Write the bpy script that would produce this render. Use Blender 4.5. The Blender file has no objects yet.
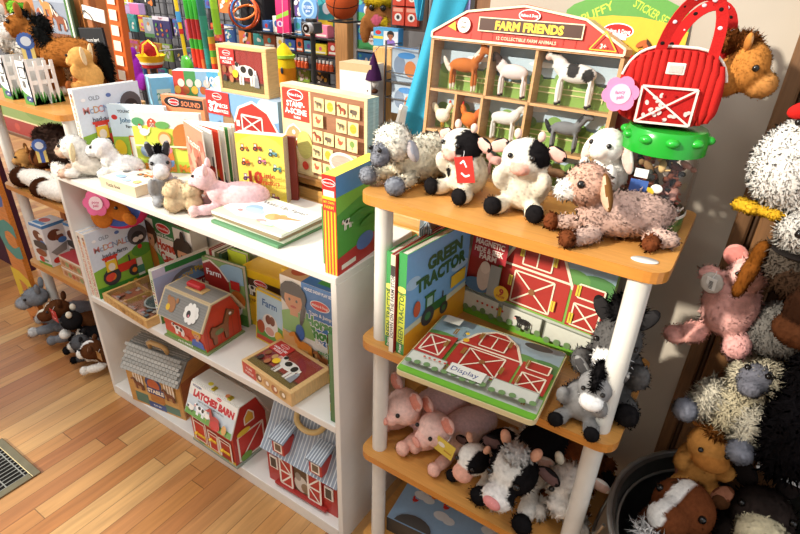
import bpy, bmesh, math, random
import numpy as np
from mathutils import Vector, Matrix, Euler
R = math.radians
rnd = random.Random(7)
nrs = np.random.RandomState(5)
SC = bpy.context.scene
COL = SC.collection

def lin(c):
    if not isinstance(c, str): return tuple(c)[:3]
    c = c.lstrip('#')
    if len(c) == 3: c = ''.join(k * 2 for k in c)
    o = []
    for i in (0, 2, 4):
        v = int(c[i:i + 2], 16) / 255
        o.append(v / 12.92 if v <= .04045 else ((v + .055) / 1.055) ** 2.4)
    return tuple(o)

# ------------------------------------------------------------------ materials
MATS = {}
def nodes_of(name):
    m = bpy.data.materials.new(name); m.use_nodes = True
    nt = m.node_tree; b = nt.nodes['Principled BSDF']
    return m, nt, b
def attr_mat(name, rough, noise=0.06, scale=60, sheen=0, bump=0, stretch=None, spec=.5, metal=0):
    """surface whose own colour comes from the mesh's colour attribute, broken up by procedural noise"""
    m, nt, b = nodes_of(name)
    at = nt.nodes.new('ShaderNodeAttribute'); at.attribute_name = 'Col'
    tc = nt.nodes.new('ShaderNodeTexCoord')
    mp = nt.nodes.new('ShaderNodeMapping')
    if stretch: mp.inputs['Scale'].default_value = stretch
    nz = nt.nodes.new('ShaderNodeTexNoise'); nz.inputs['Scale'].default_value = scale; nz.inputs['Detail'].default_value = 4
    nt.links.new(tc.outputs['Object'], mp.inputs['Vector']); nt.links.new(mp.outputs['Vector'], nz.inputs['Vector'])
    mr = nt.nodes.new('ShaderNodeMapRange'); mr.inputs['From Min'].default_value = .3; mr.inputs['From Max'].default_value = .7
    mr.inputs['To Min'].default_value = 1 - noise; mr.inputs['To Max'].default_value = 1 + noise
    nt.links.new(nz.outputs['Fac'], mr.inputs['Value'])
    mx = nt.nodes.new('ShaderNodeVectorMath'); mx.operation = 'SCALE'
    nt.links.new(at.outputs['Color'], mx.inputs[0]); nt.links.new(mr.outputs['Result'], mx.inputs['Scale'])
    nt.links.new(mx.outputs['Vector'], b.inputs['Base Color'])
    b.inputs['Roughness'].default_value = rough; b.inputs['Metallic'].default_value = metal
    b.inputs['Specular IOR Level'].default_value = spec
    if sheen:
        b.inputs['Sheen Weight'].default_value = sheen; b.inputs['Sheen Roughness'].default_value = .6
    if bump:
        bp = nt.nodes.new('ShaderNodeBump'); bp.inputs['Strength'].default_value = bump; bp.inputs['Distance'].default_value = .002
        nt.links.new(nz.outputs['Fac'], bp.inputs['Height']); nt.links.new(bp.outputs['Normal'], b.inputs['Normal'])
    MATS[name] = m
    return m
attr_mat('print', .38, .03, 90)
attr_mat('matte', .8, .06, 60, bump=.1, spec=.25)
attr_mat('gloss', .22, .03, 40)
attr_mat('plush', .95, .12, 120)
def plush_shader():   # pile: strands take the lie of the cloth they grow from (stored direction), not their own flat sides
    nt = MATS['plush'].node_tree; b = nt.nodes['Principled BSDF']; out = nt.nodes['Material Output']
    df = nt.nodes.new('ShaderNodeBsdfDiffuse'); sh = nt.nodes.new('ShaderNodeBsdfSheen'); sh.inputs['Roughness'].default_value = .5; sh.inputs['Color'].default_value = (.12, .12, .12, 1)
    nt.links.new(b.inputs['Base Color'].links[0].from_socket, df.inputs['Color'])
    at = nt.nodes.new('ShaderNodeAttribute'); at.attribute_name = 'pile'
    vt = nt.nodes.new('ShaderNodeVectorTransform'); vt.vector_type = 'NORMAL'; vt.convert_from = 'OBJECT'; vt.convert_to = 'WORLD'
    nt.links.new(at.outputs['Vector'], vt.inputs[0]); nt.links.new(vt.outputs[0], df.inputs['Normal'])
    nt.nodes.remove(b); nt.links.new(df.outputs[0], out.inputs['Surface']); nt.nodes.remove(sh)
plush_shader()
attr_mat('fabric', .95, .1, 120, spec=.1)
attr_mat('cloth', .9, .1, 400, bump=.3, spec=.15)
attr_mat('pine', .5, .12, 30, stretch=(1, 1, 9))
attr_mat('beech', .32, .09, 14, stretch=(1, 14, 14))
attr_mat('varnish', .3, .2, 10, stretch=(1.5, 14, 14))
attr_mat('post', .55, .2, 12, stretch=(14, 14, 1))
attr_mat('melamine', .42, .02, 30)
attr_mat('paint', .75, .05, 6, bump=.05, spec=.3)
attr_mat('metal', .33, .12, 25, metal=.9)
attr_mat('blackmetal', .4, .1, 30)
def clear_mat(name, rough, f, tint=(1, 1, 1, 1)):
    m, nt, b = nodes_of(name)
    out = nt.nodes['Material Output']
    tr = nt.nodes.new('ShaderNodeBsdfTransparent'); tr.inputs['Color'].default_value = tint
    gl = nt.nodes.new('ShaderNodeBsdfGlossy'); gl.inputs['Roughness'].default_value = rough
    lw = nt.nodes.new('ShaderNodeLayerWeight'); lw.inputs['Blend'].default_value = .5
    fr = nt.nodes.new('ShaderNodeMapRange'); fr.inputs['From Min'].default_value = .35; fr.inputs['To Min'].default_value = .035; fr.inputs['To Max'].default_value = f
    nt.links.new(lw.outputs['Facing'], fr.inputs['Value'])
    mx = nt.nodes.new('ShaderNodeMixShader')
    nt.links.new(fr.outputs['Result'], mx.inputs['Fac']); nt.links.new(tr.outputs['BSDF'], mx.inputs[1]); nt.links.new(gl.outputs['BSDF'], mx.inputs[2])
    nt.links.new(mx.outputs['Shader'], out.inputs['Surface'])
    MATS[name] = m
clear_mat('clear', .08, .3, (.97, .97, .97, 1))
clear_mat('film', .18, .45, (.93, .94, .95, 1))

def floor_material():
    m, nt, b = nodes_of('maple_strip_floor')
    L = nt.links.new; N = nt.nodes.new
    tc = N('ShaderNodeTexCoord'); sp = N('ShaderNodeSeparateXYZ'); L(tc.outputs['Object'], sp.inputs[0])
    def mth(op, a, bb=None):
        n = N('ShaderNodeMath'); n.operation = op
        for i, q in enumerate((a, bb)):
            if q is None: continue
            if isinstance(q, (int, float)): n.inputs[i].default_value = q
            else: L(q, n.inputs[i])
        return n.outputs[0]
    w = .0655; ln = 1.05
    xs = mth('DIVIDE', sp.outputs['X'], w); ix = mth('FLOOR', xs); fx = mth('FRACT', xs)
    wn = N('ShaderNodeTexWhiteNoise'); wn.noise_dimensions = '1D'; L(ix, wn.inputs['W'])
    ys = mth('ADD', mth('DIVIDE', sp.outputs['Y'], ln), mth('MULTIPLY', wn.outputs['Value'], 7.3)); iy = mth('FLOOR', ys); fy = mth('FRACT', ys)
    wn2 = N('ShaderNodeTexWhiteNoise'); wn2.noise_dimensions = '2D'
    cb = N('ShaderNodeCombineXYZ'); L(ix, cb.inputs[0]); L(iy, cb.inputs[1]); L(cb.outputs[0], wn2.inputs['Vector'])
    rp = N('ShaderNodeValToRGB'); cr = rp.color_ramp
    cols = ['#ab6f3f', '#b87e4a', '#c28d54', '#b0743f', '#cfa268', '#a26236', '#bd8449']
    cr.elements[0].color = (*lin(cols[0]), 1); cr.elements[1].color = (*lin(cols[-1]), 1)
    for i, c in enumerate(cols[1:-1]):
        e = cr.elements.new((i + 1) / 6); e.color = (*lin(c), 1)
    L(wn2.outputs['Value'], rp.inputs['Fac'])
    mp = N('ShaderNodeMapping'); mp.inputs['Scale'].default_value = (30, 2.2, 1)
    L(tc.outputs['Object'], mp.inputs['Vector'])
    of = N('ShaderNodeVectorMath'); of.operation = 'ADD'; L(mp.outputs[0], of.inputs[0]); L(wn2.outputs['Color'], of.inputs[1])
    nz = N('ShaderNodeTexNoise'); nz.inputs['Scale'].default_value = 1.6; nz.inputs['Detail'].default_value = 7; nz.inputs['Distortion'].default_value = .6
    L(of.outputs[0], nz.inputs['Vector'])
    mr = N('ShaderNodeMapRange'); mr.inputs['From Min'].default_value = .3; mr.inputs['From Max'].default_value = .72
    mr.inputs['To Min'].default_value = .8; mr.inputs['To Max'].default_value = 1.12; L(nz.outputs['Fac'], mr.inputs['Value'])
    sx = mth('LESS_THAN', mth('ABSOLUTE', mth('SUBTRACT', fx, .5)), .482); sy = mth('LESS_THAN', mth('ABSOLUTE', mth('SUBTRACT', fy, .5)), .4985)
    seam = mth('ADD', mth('MULTIPLY', mth('MULTIPLY', sx, sy), .55), .45)
    sc = N('ShaderNodeVectorMath'); sc.operation = 'SCALE'; L(rp.outputs['Color'], sc.inputs[0]); L(mth('MULTIPLY', mr.outputs['Result'], seam), sc.inputs['Scale'])
    L(sc.outputs[0], b.inputs['Base Color']); b.inputs['Roughness'].default_value = .3
    MATS['floor'] = m
floor_material()

# ------------------------------------------------------------------ mesh builder
class G:
    def __init__(s): s.v = []; s.f = []; s.c = []; s.s = []; s.T = None
    def add(s, vs, fs, col, sm=False):
        o = len(s.v)
        if s.T is not None: vs = [s.T @ Vector(p) for p in vs]
        s.v += [tuple(p) for p in vs]
        many = isinstance(col, list)
        for i, f in enumerate(fs):
            s.f.append(tuple(k + o for k in f)); s.c.append(lin(col[i] if many else col)); s.s.append(sm)
    def box(s, x0, y0, z0, x1, y1, z1, col, ch=0):
        if x1 < x0: x0, x1 = x1, x0
        if y1 < y0: y0, y1 = y1, y0
        if z1 < z0: z0, z1 = z1, z0
        lo = (x0, y0, z0); hi = (x1, y1, z1)
        ch = min(ch, (x1 - x0) * .45, (y1 - y0) * .45, (z1 - z0) * .45)
        if ch <= 0:
            vs = [(a, b, c) for a in (x0, x1) for b in (y0, y1) for c in (z0, z1)]
            s.add(vs, [(0, 1, 3, 2), (4, 6, 7, 5), (0, 4, 5, 1), (2, 3, 7, 6), (0, 2, 6, 4), (1, 5, 7, 3)], col); return
        vs = []; id = {}
        for sx in (0, 1):
            for sy in (0, 1):
                for sz in (0, 1):
                    sg = (sx, sy, sz)
                    for a in range(3):
                        p = [(hi[k] if sg[k] else lo[k]) + (0 if k == a else (-ch if sg[k] else ch)) for k in range(3)]
                        id[sg, a] = len(vs); vs.append(p)
        fs = []
        for a in range(3):
            b, c = (a + 1) % 3, (a + 2) % 3
            for g in (0, 1):
                q = []
                for (i, j) in ((0, 0), (1, 0), (1, 1), (0, 1)):
                    t = [0] * 3; t[a] = g; t[b] = i; t[c] = j; q.append(id[tuple(t), a])
                fs.append(q if g else q[::-1])
            for i in (0, 1):
                for j in (0, 1):
                    t0 = [0] * 3; t1 = [0] * 3; t0[b] = t1[b] = i; t0[c] = t1[c] = j; t1[a] = 1; t0 = tuple(t0); t1 = tuple(t1)
                    q = [id[t0, b], id[t1, b], id[t1, c], id[t0, c]]; fs.append(q if (i ^ j) else q[::-1])
        for sx in (0, 1):
            for sy in (0, 1):
                for sz in (0, 1):
                    q = [id[(sx, sy, sz), a] for a in range(3)]; fs.append(q if (sx + sy + sz) % 2 else q[::-1])
        s.add(vs, fs, col)
    def tube(s, pts, r, n, col, cap=True, flat=1.0):
        pts = [Vector(p) for p in pts]; m = len(pts); vs = []; fs = []
        rr = r if isinstance(r, (list, tuple)) else [r] * m
        t = (pts[1] - pts[0]).normalized(); u = t.orthogonal().normalized()
        for i, p in enumerate(pts):
            t = (pts[min(i + 1, m - 1)] - pts[max(i - 1, 0)]).normalized()
            u = (u - t * u.dot(t)).normalized(); w = t.cross(u)
            for k in range(n):
                a = 2 * math.pi * k / n
                vs.append(p + u * rr[i] * math.cos(a) + w * rr[i] * flat * math.sin(a))
        for i in range(m - 1):
            for k in range(n):
                fs.append((i * n + k, i * n + (k + 1) % n, (i + 1) * n + (k + 1) % n, (i + 1) * n + k))
        s.add(vs, fs, col, True)
        if cap: s.add(vs[:n], [tuple(range(n - 1, -1, -1))], col); s.add(vs[-n:], [tuple(range(n))], col)
    def strip(s, pts, side, w, th, col):
        """flat ribbon of rectangular section along pts; side = direction of its width"""
        pts = [Vector(p) for p in pts]; m = len(pts); vs = []; fs = []
        for i, p in enumerate(pts):
            t = (pts[min(i + 1, m - 1)] - pts[max(i - 1, 0)]).normalized()
            sd = (side[i] if isinstance(side, list) else side); sd = (Vector(sd) - t * t.dot(Vector(sd))).normalized(); nn = t.cross(sd)
            for a, b in ((-1, -1), (1, -1), (1, 1), (-1, 1)): vs.append(p + sd * a * w / 2 + nn * b * th / 2)
        for i in range(m - 1):
            for k in range(4): fs.append((i * 4 + k, i * 4 + (k + 1) % 4, i * 4 + 4 + (k + 1) % 4, i * 4 + 4 + k))
        fs += [(3, 2, 1, 0), tuple(range(m * 4 - 4, m * 4))]
        s.add(vs, fs, col, False)
    def cyl(s, p0, p1, r, n, col): s.tube([p0, p1], r, n, col)
    def ell(s, c, r, col, rot=(0, 0, 0), nu=16, nv=10):
        if not isinstance(r, (list, tuple)): r = (r, r, r)
        M = Matrix.Translation(c) @ Euler([R(a) for a in rot]).to_matrix().to_4x4() @ Matrix.Diagonal((*r, 1))
        vs = [M @ Vector((0, 0, -1))]; fs = []
        for j in range(1, nv):
            b = -math.pi / 2 + math.pi * j / nv
            for i in range(nu):
                a = 2 * math.pi * i / nu; vs.append(M @ Vector((math.cos(a) * math.cos(b), math.sin(a) * math.cos(b), math.sin(b))))
        vs.append(M @ Vector((0, 0, 1))); t = len(vs) - 1
        for i in range(nu):
            k = (i + 1) % nu
            fs.append((0, 1 + k, 1 + i)); fs.append((t, 1 + (nv - 2) * nu + i, 1 + (nv - 2) * nu + k))
            for j in range(nv - 2): fs.append((1 + j * nu + i, 1 + j * nu + k, 1 + (j + 1) * nu + k, 1 + (j + 1) * nu + i))
        s.add(vs, fs, col, True)
    def lathe(s, prof, n, c, col, cap=True, sm=True):
        vs = []; fs = []; m = len(prof)
        for (r, z) in prof:
            for k in range(n):
                a = 2 * math.pi * k / n; vs.append((c[0] + r * math.cos(a), c[1] + r * math.sin(a), c[2] + z))
        for i in range(m - 1):
            for k in range(n): fs.append((i * n + k, i * n + (k + 1) % n, (i + 1) * n + (k + 1) % n, (i + 1) * n + k))
        cs = col if not isinstance(col, list) else [col[i] for i in range(m - 1) for k in range(n)]
        c0, c1 = (col[0], col[-1]) if isinstance(col, list) else (col, col)
        if m > 2 and sm:   # keep hard rims hard: each band its own ring where the profile turns sharply
            v2 = []; f2 = []; k2 = 0
            for i in range(m - 1):
                a0 = vs[i * n:(i + 1) * n]; a1 = vs[(i + 1) * n:(i + 2) * n]
                share = False
                if i:
                    p, q, r = prof[i - 1], prof[i], prof[i + 1]; u1 = Vector((q[0] - p[0], q[1] - p[1])); u2 = Vector((r[0] - q[0], r[1] - q[1]))
                    share = u1.length > 0 and u2.length > 0 and u1.normalized().dot(u2.normalized()) > .72
                if not share: o0 = len(v2); v2 += a0
                else: o0 = k2
                k2 = len(v2); v2 += a1
                f2 += [(o0 + k, o0 + (k + 1) % n, k2 + (k + 1) % n, k2 + k) for k in range(n)]
            s.add(v2, f2, cs, True)
        else: s.add(vs, fs, cs, sm)
        if cap: s.add(vs[:n], [tuple(range(n - 1, -1, -1))], c0); s.add(vs[-n:], [tuple(range(n))], c1)
    def prism(s, poly, a0, a1, col, axis='y', ecol=None):
        """closed outline in two axes, extruded along the third"""
        n = len(poly)
        def P(p, a): return {'y': (p[0], a, p[1]), 'x': (a, p[0], p[1]), 'z': (p[0], p[1], a)}[axis]
        vs = [P(p, a0) for p in poly] + [P(p, a1) for p in poly]
        fs = [tuple(range(n)), tuple(range(2 * n - 1, n - 1, -1))] + [(i + n, (i + 1) % n + n, (i + 1) % n, i) for i in range(n)]
        s.add(vs, fs, [col, col] + [ecol or col] * n)
    def quad(s, a, b, c, d, col): s.add([a, b, c, d], [(0, 1, 2, 3)], col)

def rrect(x0, y0, x1, y1, r, n=5):
    o = []
    rs = r if isinstance(r, (list, tuple)) else [r] * 4
    for (cx, cy, a0, q) in ((x1 - rs[0], y0 + rs[0], -90, rs[0]), (x1 - rs[1], y1 - rs[1], 0, rs[1]), (x0 + rs[2], y1 - rs[2], 90, rs[2]), (x0 + rs[3], y0 + rs[3], 180, rs[3])):
        for k in range(n + 1):
            a = R(a0 + 90 * k / n); o.append((cx + q * math.cos(a), cy + q * math.sin(a)))
    return o

def meta(o, label=None, cat=None, group=None, kind=None):
    if label: o['label'] = label
    if cat: o['category'] = cat
    if group: o['group'] = group
    if kind: o['kind'] = kind
    return o
def link(o, parent=None, loc=None, rot=None):
    COL.objects.link(o)
    if parent is not None: o.parent = parent
    if loc is not None: o.location = loc
    if rot is not None: o.rotation_euler = [R(a) for a in rot]
    return o
def build(name, g, mat='matte', parent=None, loc=None, rot=None, label=None, cat=None, group=None, kind=None):
    me = bpy.data.meshes.new(name); me.from_pydata(g.v, [], g.f)
    at = me.color_attributes.new('Col', 'FLOAT_COLOR', 'CORNER')
    cnt = np.fromiter((len(f) for f in g.f), int, len(g.f)); ca = np.ones((len(g.f), 4), np.float32); ca[:, :3] = np.array(g.c, np.float32).reshape(-1, 3)
    at.data.foreach_set('color', np.repeat(ca, cnt, 0).ravel()); me.polygons.foreach_set('use_smooth', g.s)
    me.materials.append(MATS[mat]); me.update()
    return meta(link(bpy.data.objects.new(name, me), parent, loc, rot), label, cat, group, kind)
def empty(name, loc, rz=0, label=None, cat=None, group=None, rot=None):
    o = bpy.data.objects.new(name, None); o.empty_display_size = .05
    return meta(link(o, None, loc, rot or (0, 0, rz)), label, cat, group)
def copy_thing(o, loc=None, rz=None, label=None, parent=None, rot=None):
    c = o.copy(); COL.objects.link(c)
    if parent is not None: c.parent = parent
    if loc is not None: c.location = loc
    if rz is not None: c.rotation_euler = (0, 0, R(rz))
    if rot is not None: c.rotation_euler = [R(a) for a in rot]
    if label: c['label'] = label
    for ch in list(o.children): copy_thing(ch, parent=c)
    return c

# ------------------------------------------------------------------ printed faces
_tx = {}
def text_geo(t, bold):
    k = (t, bold)
    if k in _tx: return _tx[k]
    cu = bpy.data.curves.new('t', 'FONT'); cu.body = t; cu.size = 1; cu.resolution_u = 2; cu.offset = bold; cu.fill_mode = 'FRONT'
    cu.align_x = 'CENTER'
    ob = bpy.data.objects.new('t', cu); COL.objects.link(ob); dg = bpy.context.evaluated_depsgraph_get(); dg.update()
    me = bpy.data.meshes.new_from_object(ob.evaluated_get(dg))
    vs = [tuple(v.co[:2]) for v in me.vertices]; fs = [tuple(p.vertices) for p in me.polygons]
    bpy.data.objects.remove(ob); bpy.data.curves.remove(cu); bpy.data.meshes.remove(me)
    xs = [p[0] for p in vs] or [0, 1]; w = max(xs) - min(xs); cx = (max(xs) + min(xs)) / 2
    _tx[k] = ([(x - cx, y - .35) for x, y in vs], fs, w)
    return _tx[k]
class Art:
    """paints flat shapes on one face; x in 0..1 of its width, y in 0..1 of its height, sizes in heights"""
    def __init__(s, g, o, u, v, st=.00018):
        s.g = g; s.o = Vector(o); s.u = Vector(u); s.v = Vector(v); s.n = s.u.cross(s.v).normalized(); s.k = s.v.length / s.u.length; s.l = 1; s.st = st
    def P(s, x, y): return s.o + s.u * x + s.v * y + s.n * (s.l * s.st)
    def p(s, pts, col):
        for ax, lim, sg in ((0, 0, 1), (0, 1, -1), (1, 0, 1), (1, 1, -1)):   # keep the print on its face
            if all((q[ax] - lim) * sg >= 0 for q in pts): continue
            o = []
            for i, b in enumerate(pts):
                a = pts[i - 1]; da, db = (a[ax] - lim) * sg, (b[ax] - lim) * sg
                if (da >= 0) != (db >= 0):
                    t = da / (da - db); o.append(tuple(a[k] + (b[k] - a[k]) * t for k in (0, 1)))
                if db >= 0: o.append(b)
            pts = o
            if len(pts) < 3: return
        s.g.add([s.P(*q) for q in pts], [tuple(range(len(pts)))], col); s.l += 1
    def r(s, x0, y0, x1, y1, col): s.p([(x0, y0), (x1, y0), (x1, y1), (x0, y1)], col)
    def e(s, cx, cy, rx, ry, col, n=18, rot=0):
        ca, sa = math.cos(R(rot)), math.sin(R(rot)); q = []
        for i in range(n):
            a = 2 * math.pi * i / n; x = rx * math.cos(a); y = ry * math.sin(a); q.append((cx + (x * ca - y * sa) * s.k, cy + x * sa + y * ca))
        s.p(q, col)
    def ln(s, pts, w, col):
        for (x0, y0), (x1, y1) in zip(pts, pts[1:]):
            dx = (x1 - x0) / s.k; dy = y1 - y0; L = math.hypot(dx, dy) or 1; nx = -dy / L * w / 2 * s.k; ny = dx / L * w / 2
            s.p([(x0 + nx, y0 + ny), (x0 - nx, y0 - ny), (x1 - nx, y1 - ny), (x1 + nx, y1 + ny)], col)
    def t(s, txt, cx, cy, h, col, w=None, bold=.02, rot=0, out=None, ref=None):
        """h = cap height in face heights, w = largest width in face widths"""
        if out: s.t(txt, cx, cy, h, out, w, bold + .05, rot, None, text_geo(txt, bold)[2])
        vs, fs, tw = text_geo(txt, bold)
        tw = ref or tw
        sy = h / .7; sx = sy
        if w and tw * sx * s.k > w: sx = w / (tw * s.k)
        ca, sa = math.cos(R(rot)), math.sin(R(rot))
        q = [(cx + (x * sx * ca - y * sy * sa) * s.k, cy + x * sx * sa + y * sy * ca) for x, y in vs]
        s.g.add([s.P(*a) for a in q], fs, col); s.l += 1
    def ic(s, shape, x, y, h, flip=1, **pal):
        for k, *a in shape:
            col = pal.get(a[-1], a[-1])
            if col in PAL: col = PAL[col]
            if k == 'e': s.e(x + a[0] * h * s.k * flip, y + a[1] * h, a[2] * h, a[3] * h, col, 12, (a[4] if len(a) > 5 else 0) * flip)
            else: s.p([(x + px * h * s.k * flip, y + py * h) for px, py in a[0]], col)
    def logo(s, cx, cy, h):
        s.e(cx, cy, h * 1.25, h * .6, '#fff', 20); s.e(cx, cy, h * 1.15, h * .52, '#d3231f', 20)
        s.t('Melissa & Doug', cx, cy, h * .28, '#fff', w=2.0 * h * s.k)
PAL = {'A': '#8a5a34', 'B': '#f4efe6', 'K': '#2a2522', 'R': '#c9302a', 'Y': '#f2c230', 'G': '#4f9a3c', 'S': '#9cc8ea'}
def leg(x, w, h0, c): return ('p', [(x - w, 0), (x + w, 0), (x + w * 1.2, h0), (x - w * 1.2, h0)], c)
COW = [leg(-.34, .05, .4, 'B'), leg(-.2, .05, .4, 'B'), leg(.24, .05, .4, 'B'), leg(.38, .05, .4, 'B'), ('e', 0, .52, .48, .23, 'B'), ('e', -.5, .68, .19, .15, 'B'), ('e', -.62, .6, .1, .09, '#e3a59a'),
       ('e', -.12, .58, .15, .13, 'K'), ('e', .25, .52, .13, .15, 'K'), ('e', -.44, .74, .09, .09, 'K'), ('p', [(.46, .6), (.54, .6), (.58, .2), (.52, .2)], 'B')]
HORSE = [leg(-.28, .045, .45, 'A'), leg(-.18, .045, .45, 'A'), leg(.24, .045, .45, 'A'), leg(.34, .045, .45, 'A'), ('e', .03, .52, .4, .19, 'A'), ('p', [(-.42, .5), (-.2, .45), (-.15, .7), (-.42, 1.0), (-.52, .95)], 'A'),
         ('e', -.55, .86, .2, .09, 35, 'A'), ('p', [(-.42, 1.05), (-.3, .95), (-.08, .66), (-.2, .66), (-.38, .88)], 'M'), ('p', [(.38, .62), (.5, .5), (.52, .12), (.44, .1), (.4, .45)], 'M')]
SHEEP = [leg(-.2, .04, .3, 'K'), leg(.2, .04, .3, 'K'), ('e', 0, .45, .4, .27, 'B'), ('e', -.2, .56, .2, .18, 'B'), ('e', .2, .54, .2, .18, 'B'), ('e', -.42, .5, .13, .16, 'F'), ('e', -.36, .66, .15, .1, 'B')]
PAL['F'] = '#40363a'; PAL['M'] = '#4a2c18'
CHICK = [('p', [(-.04, 0), (.0, 0), (.02, .3), (-.06, .3)], '#e8a020'), ('e', 0, .45, .3, .24, 'B'), ('p', [(.15, .5), (.42, .8), (.34, .4)], 'B'), ('e', -.22, .74, .13, .14, 'B'), ('p', [(-.34, .74), (-.46, .69), (-.33, .66)], '#e8a020'), ('e', -.22, .9, .08, .06, 'R')]
TRACTOR = [('p', [(-.1, .3), (.62, .3), (.62, .62), (-.1, .62)], 'T'), ('p', [(-.48, .3), (-.05, .3), (-.05, 1), (-.48, 1)], 'T'), ('p', [(-.4, .62), (-.13, .62), (-.13, .92), (-.4, .92)], 'W'), ('p', [(-.54, .98), (0, .98), (.02, 1.06), (-.56, 1.06)], 'T'),
           ('e', -.34, .28, .33, .33, '#3a3a3e'), ('e', -.34, .28, .15, .15, 'H'), ('e', .5, .2, .22, .22, '#3a3a3e'), ('e', .5, .2, .1, .1, 'H'), ('p', [(.36, .6), (.42, .6), (.42, .85), (.36, .85)], '#444')]
PAL.update(T='#d8392b', W='#dfe9f0', H='#e8842c')
BARN = [('p', [(-.5, 0), (.5, 0), (.5, .5), (.3, .8), (0, .95), (-.3, .8), (-.5, .5)], 'R'), ('p', [(-.58, .48), (-.33, .84), (0, 1.02), (.33, .84), (.58, .48), (.5, .48), (.29, .78), (0, .92), (-.29, .78), (-.5, .48)], '#efe9dd'),
        ('p', [(-.2, 0), (.2, 0), (.2, .42), (-.2, .42)], '#efe9dd'), ('p', [(-.17, .03), (.17, .03), (.17, .39), (-.17, .39)], '#8f1e1a'), ('p', [(-.17, .03), (-.12, .03), (.17, .39), (.12, .39)], '#efe9dd'), ('p', [(.17, .03), (.12, .03), (-.17, .39), (-.12, .39)], '#efe9dd'), ('e', 0, .65, .1, .1, '#efe9dd')]
TREE = [('p', [(-.05, 0), (.05, 0), (.05, .4), (-.05, .4)], '#7a5230'), ('e', 0, .62, .32, .36, 'G')]
KID = [('p', [(-.45, 0), (.45, 0), (.34, .36), (.12, .46), (-.12, .46), (-.34, .36)], 'C'), ('p', [(-.09, .36), (.09, .36), (.09, .55), (-.09, .55)], 'N'), ('e', 0, .78, .3, .27, 'D'), ('e', 0, .68, .2, .25, 'N'), ('p', [(-.2, .78), (.2, .78), (.15, .96), (-.15, .96)], 'D'),
       ('e', -.08, .68, .025, .03, 'K'), ('e', .08, .68, .025, .03, 'K'), ('e', 0, .55, .07, .025, '#c2574c')]
PAL.update(C='#6cb04c', N='#d9a07c', D='#3d2618')
def faces(g, w, d, h, z=0):
    """the five showing faces of a box whose front stands on y=0"""
    return dict(front=Art(g, (0, 0, z), (w, 0, 0), (0, 0, h)), right=Art(g, (w, 0, z), (0, d, 0), (0, 0, h)), left=Art(g, (0, d, z), (0, -d, 0), (0, 0, h)), top=Art(g, (0, 0, z + h), (w, 0, 0), (0, d, 0)))
def carton(name, label, cat, loc, rz, w, d, h, col, paint=None, group=None, mat='print', ch=.0015, rx=0, parts=None):
    g = G(); g.box(0, 0, 0, w, d, h, col, ch)
    if paint: paint(faces(g, w, d, h))
    o = build(name, g, mat, None, loc, (rx, 0, rz), label, cat, group)
    return o
def book(name, label, loc, rz, w, d, h, col, paint=None, group=None, rx=0, ry=0, page='#efe8da', round_=0, cat='book'):
    """hard cover: two boards and a spine (spine at x=0, front cover on y=0), page block as a part"""
    g = G(); b = min(.0025, d * .2)
    g.box(0, 0, 0, w, b, h, col); g.box(0, d - b, 0, w, d, h, col); g.box(0, b, 0, b, d - b, h, col)
    if paint: paint(faces(g, w, d, h))
    o = build(name, g, 'print', None, loc, (rx, ry, rz), label, cat, group)
    p = G(); p.box(b, b, .003, w - .004, d - b, h - .003, page)
    n = max(2, int(d / .004))
    for i in range(n):
        y = b + (d - 2 * b) * (i + .5) / n; p.box(b, y - .0002, h - .0032, w - .004, y + .0002, h - .0028, '#b9b0a0')
    build('pages', p, 'matte', o)
    return o
# ------------------------------------------------------------------ soft toys
def blob_arrays(ells, vox, it=2):
    bm = bmesh.new()
    for e in ells:
        c, r = e[0], e[1]; rot = e[3] if len(e) > 3 else (0, 0, 0)
        if not isinstance(r, (tuple, list)): r = (r, r, r)
        M = Matrix.Translation(c) @ Euler([R(a) for a in rot]).to_matrix().to_4x4() @ Matrix.Diagonal((*r, 1))
        bmesh.ops.create_icosphere(bm, subdivisions=3, radius=1, matrix=M)
    me = bpy.data.meshes.new('b'); bm.to_mesh(me); bm.free()
    ob = bpy.data.objects.new('b', me); COL.objects.link(ob)
    m = ob.modifiers.new('r', 'REMESH'); m.mode = 'VOXEL'; m.voxel_size = vox
    m = ob.modifiers.new('s', 'SMOOTH'); m.factor = .5; m.iterations = it
    dg = bpy.context.evaluated_depsgraph_get(); dg.update()
    m2 = bpy.data.meshes.new_from_object(ob.evaluated_get(dg))
    n = len(m2.vertices); V = np.zeros(n * 3, np.float32); m2.vertices.foreach_get('co', V); V = V.reshape(-1, 3)
    Nn = np.zeros(n * 3, np.float32); m2.vertices.foreach_get('normal', Nn); Nn = Nn.reshape(-1, 3)
    F = [tuple(p.vertices) for p in m2.polygons]
    bpy.data.objects.remove(ob); bpy.data.meshes.remove(me); bpy.data.meshes.remove(m2)
    return V, Nn, F
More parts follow.
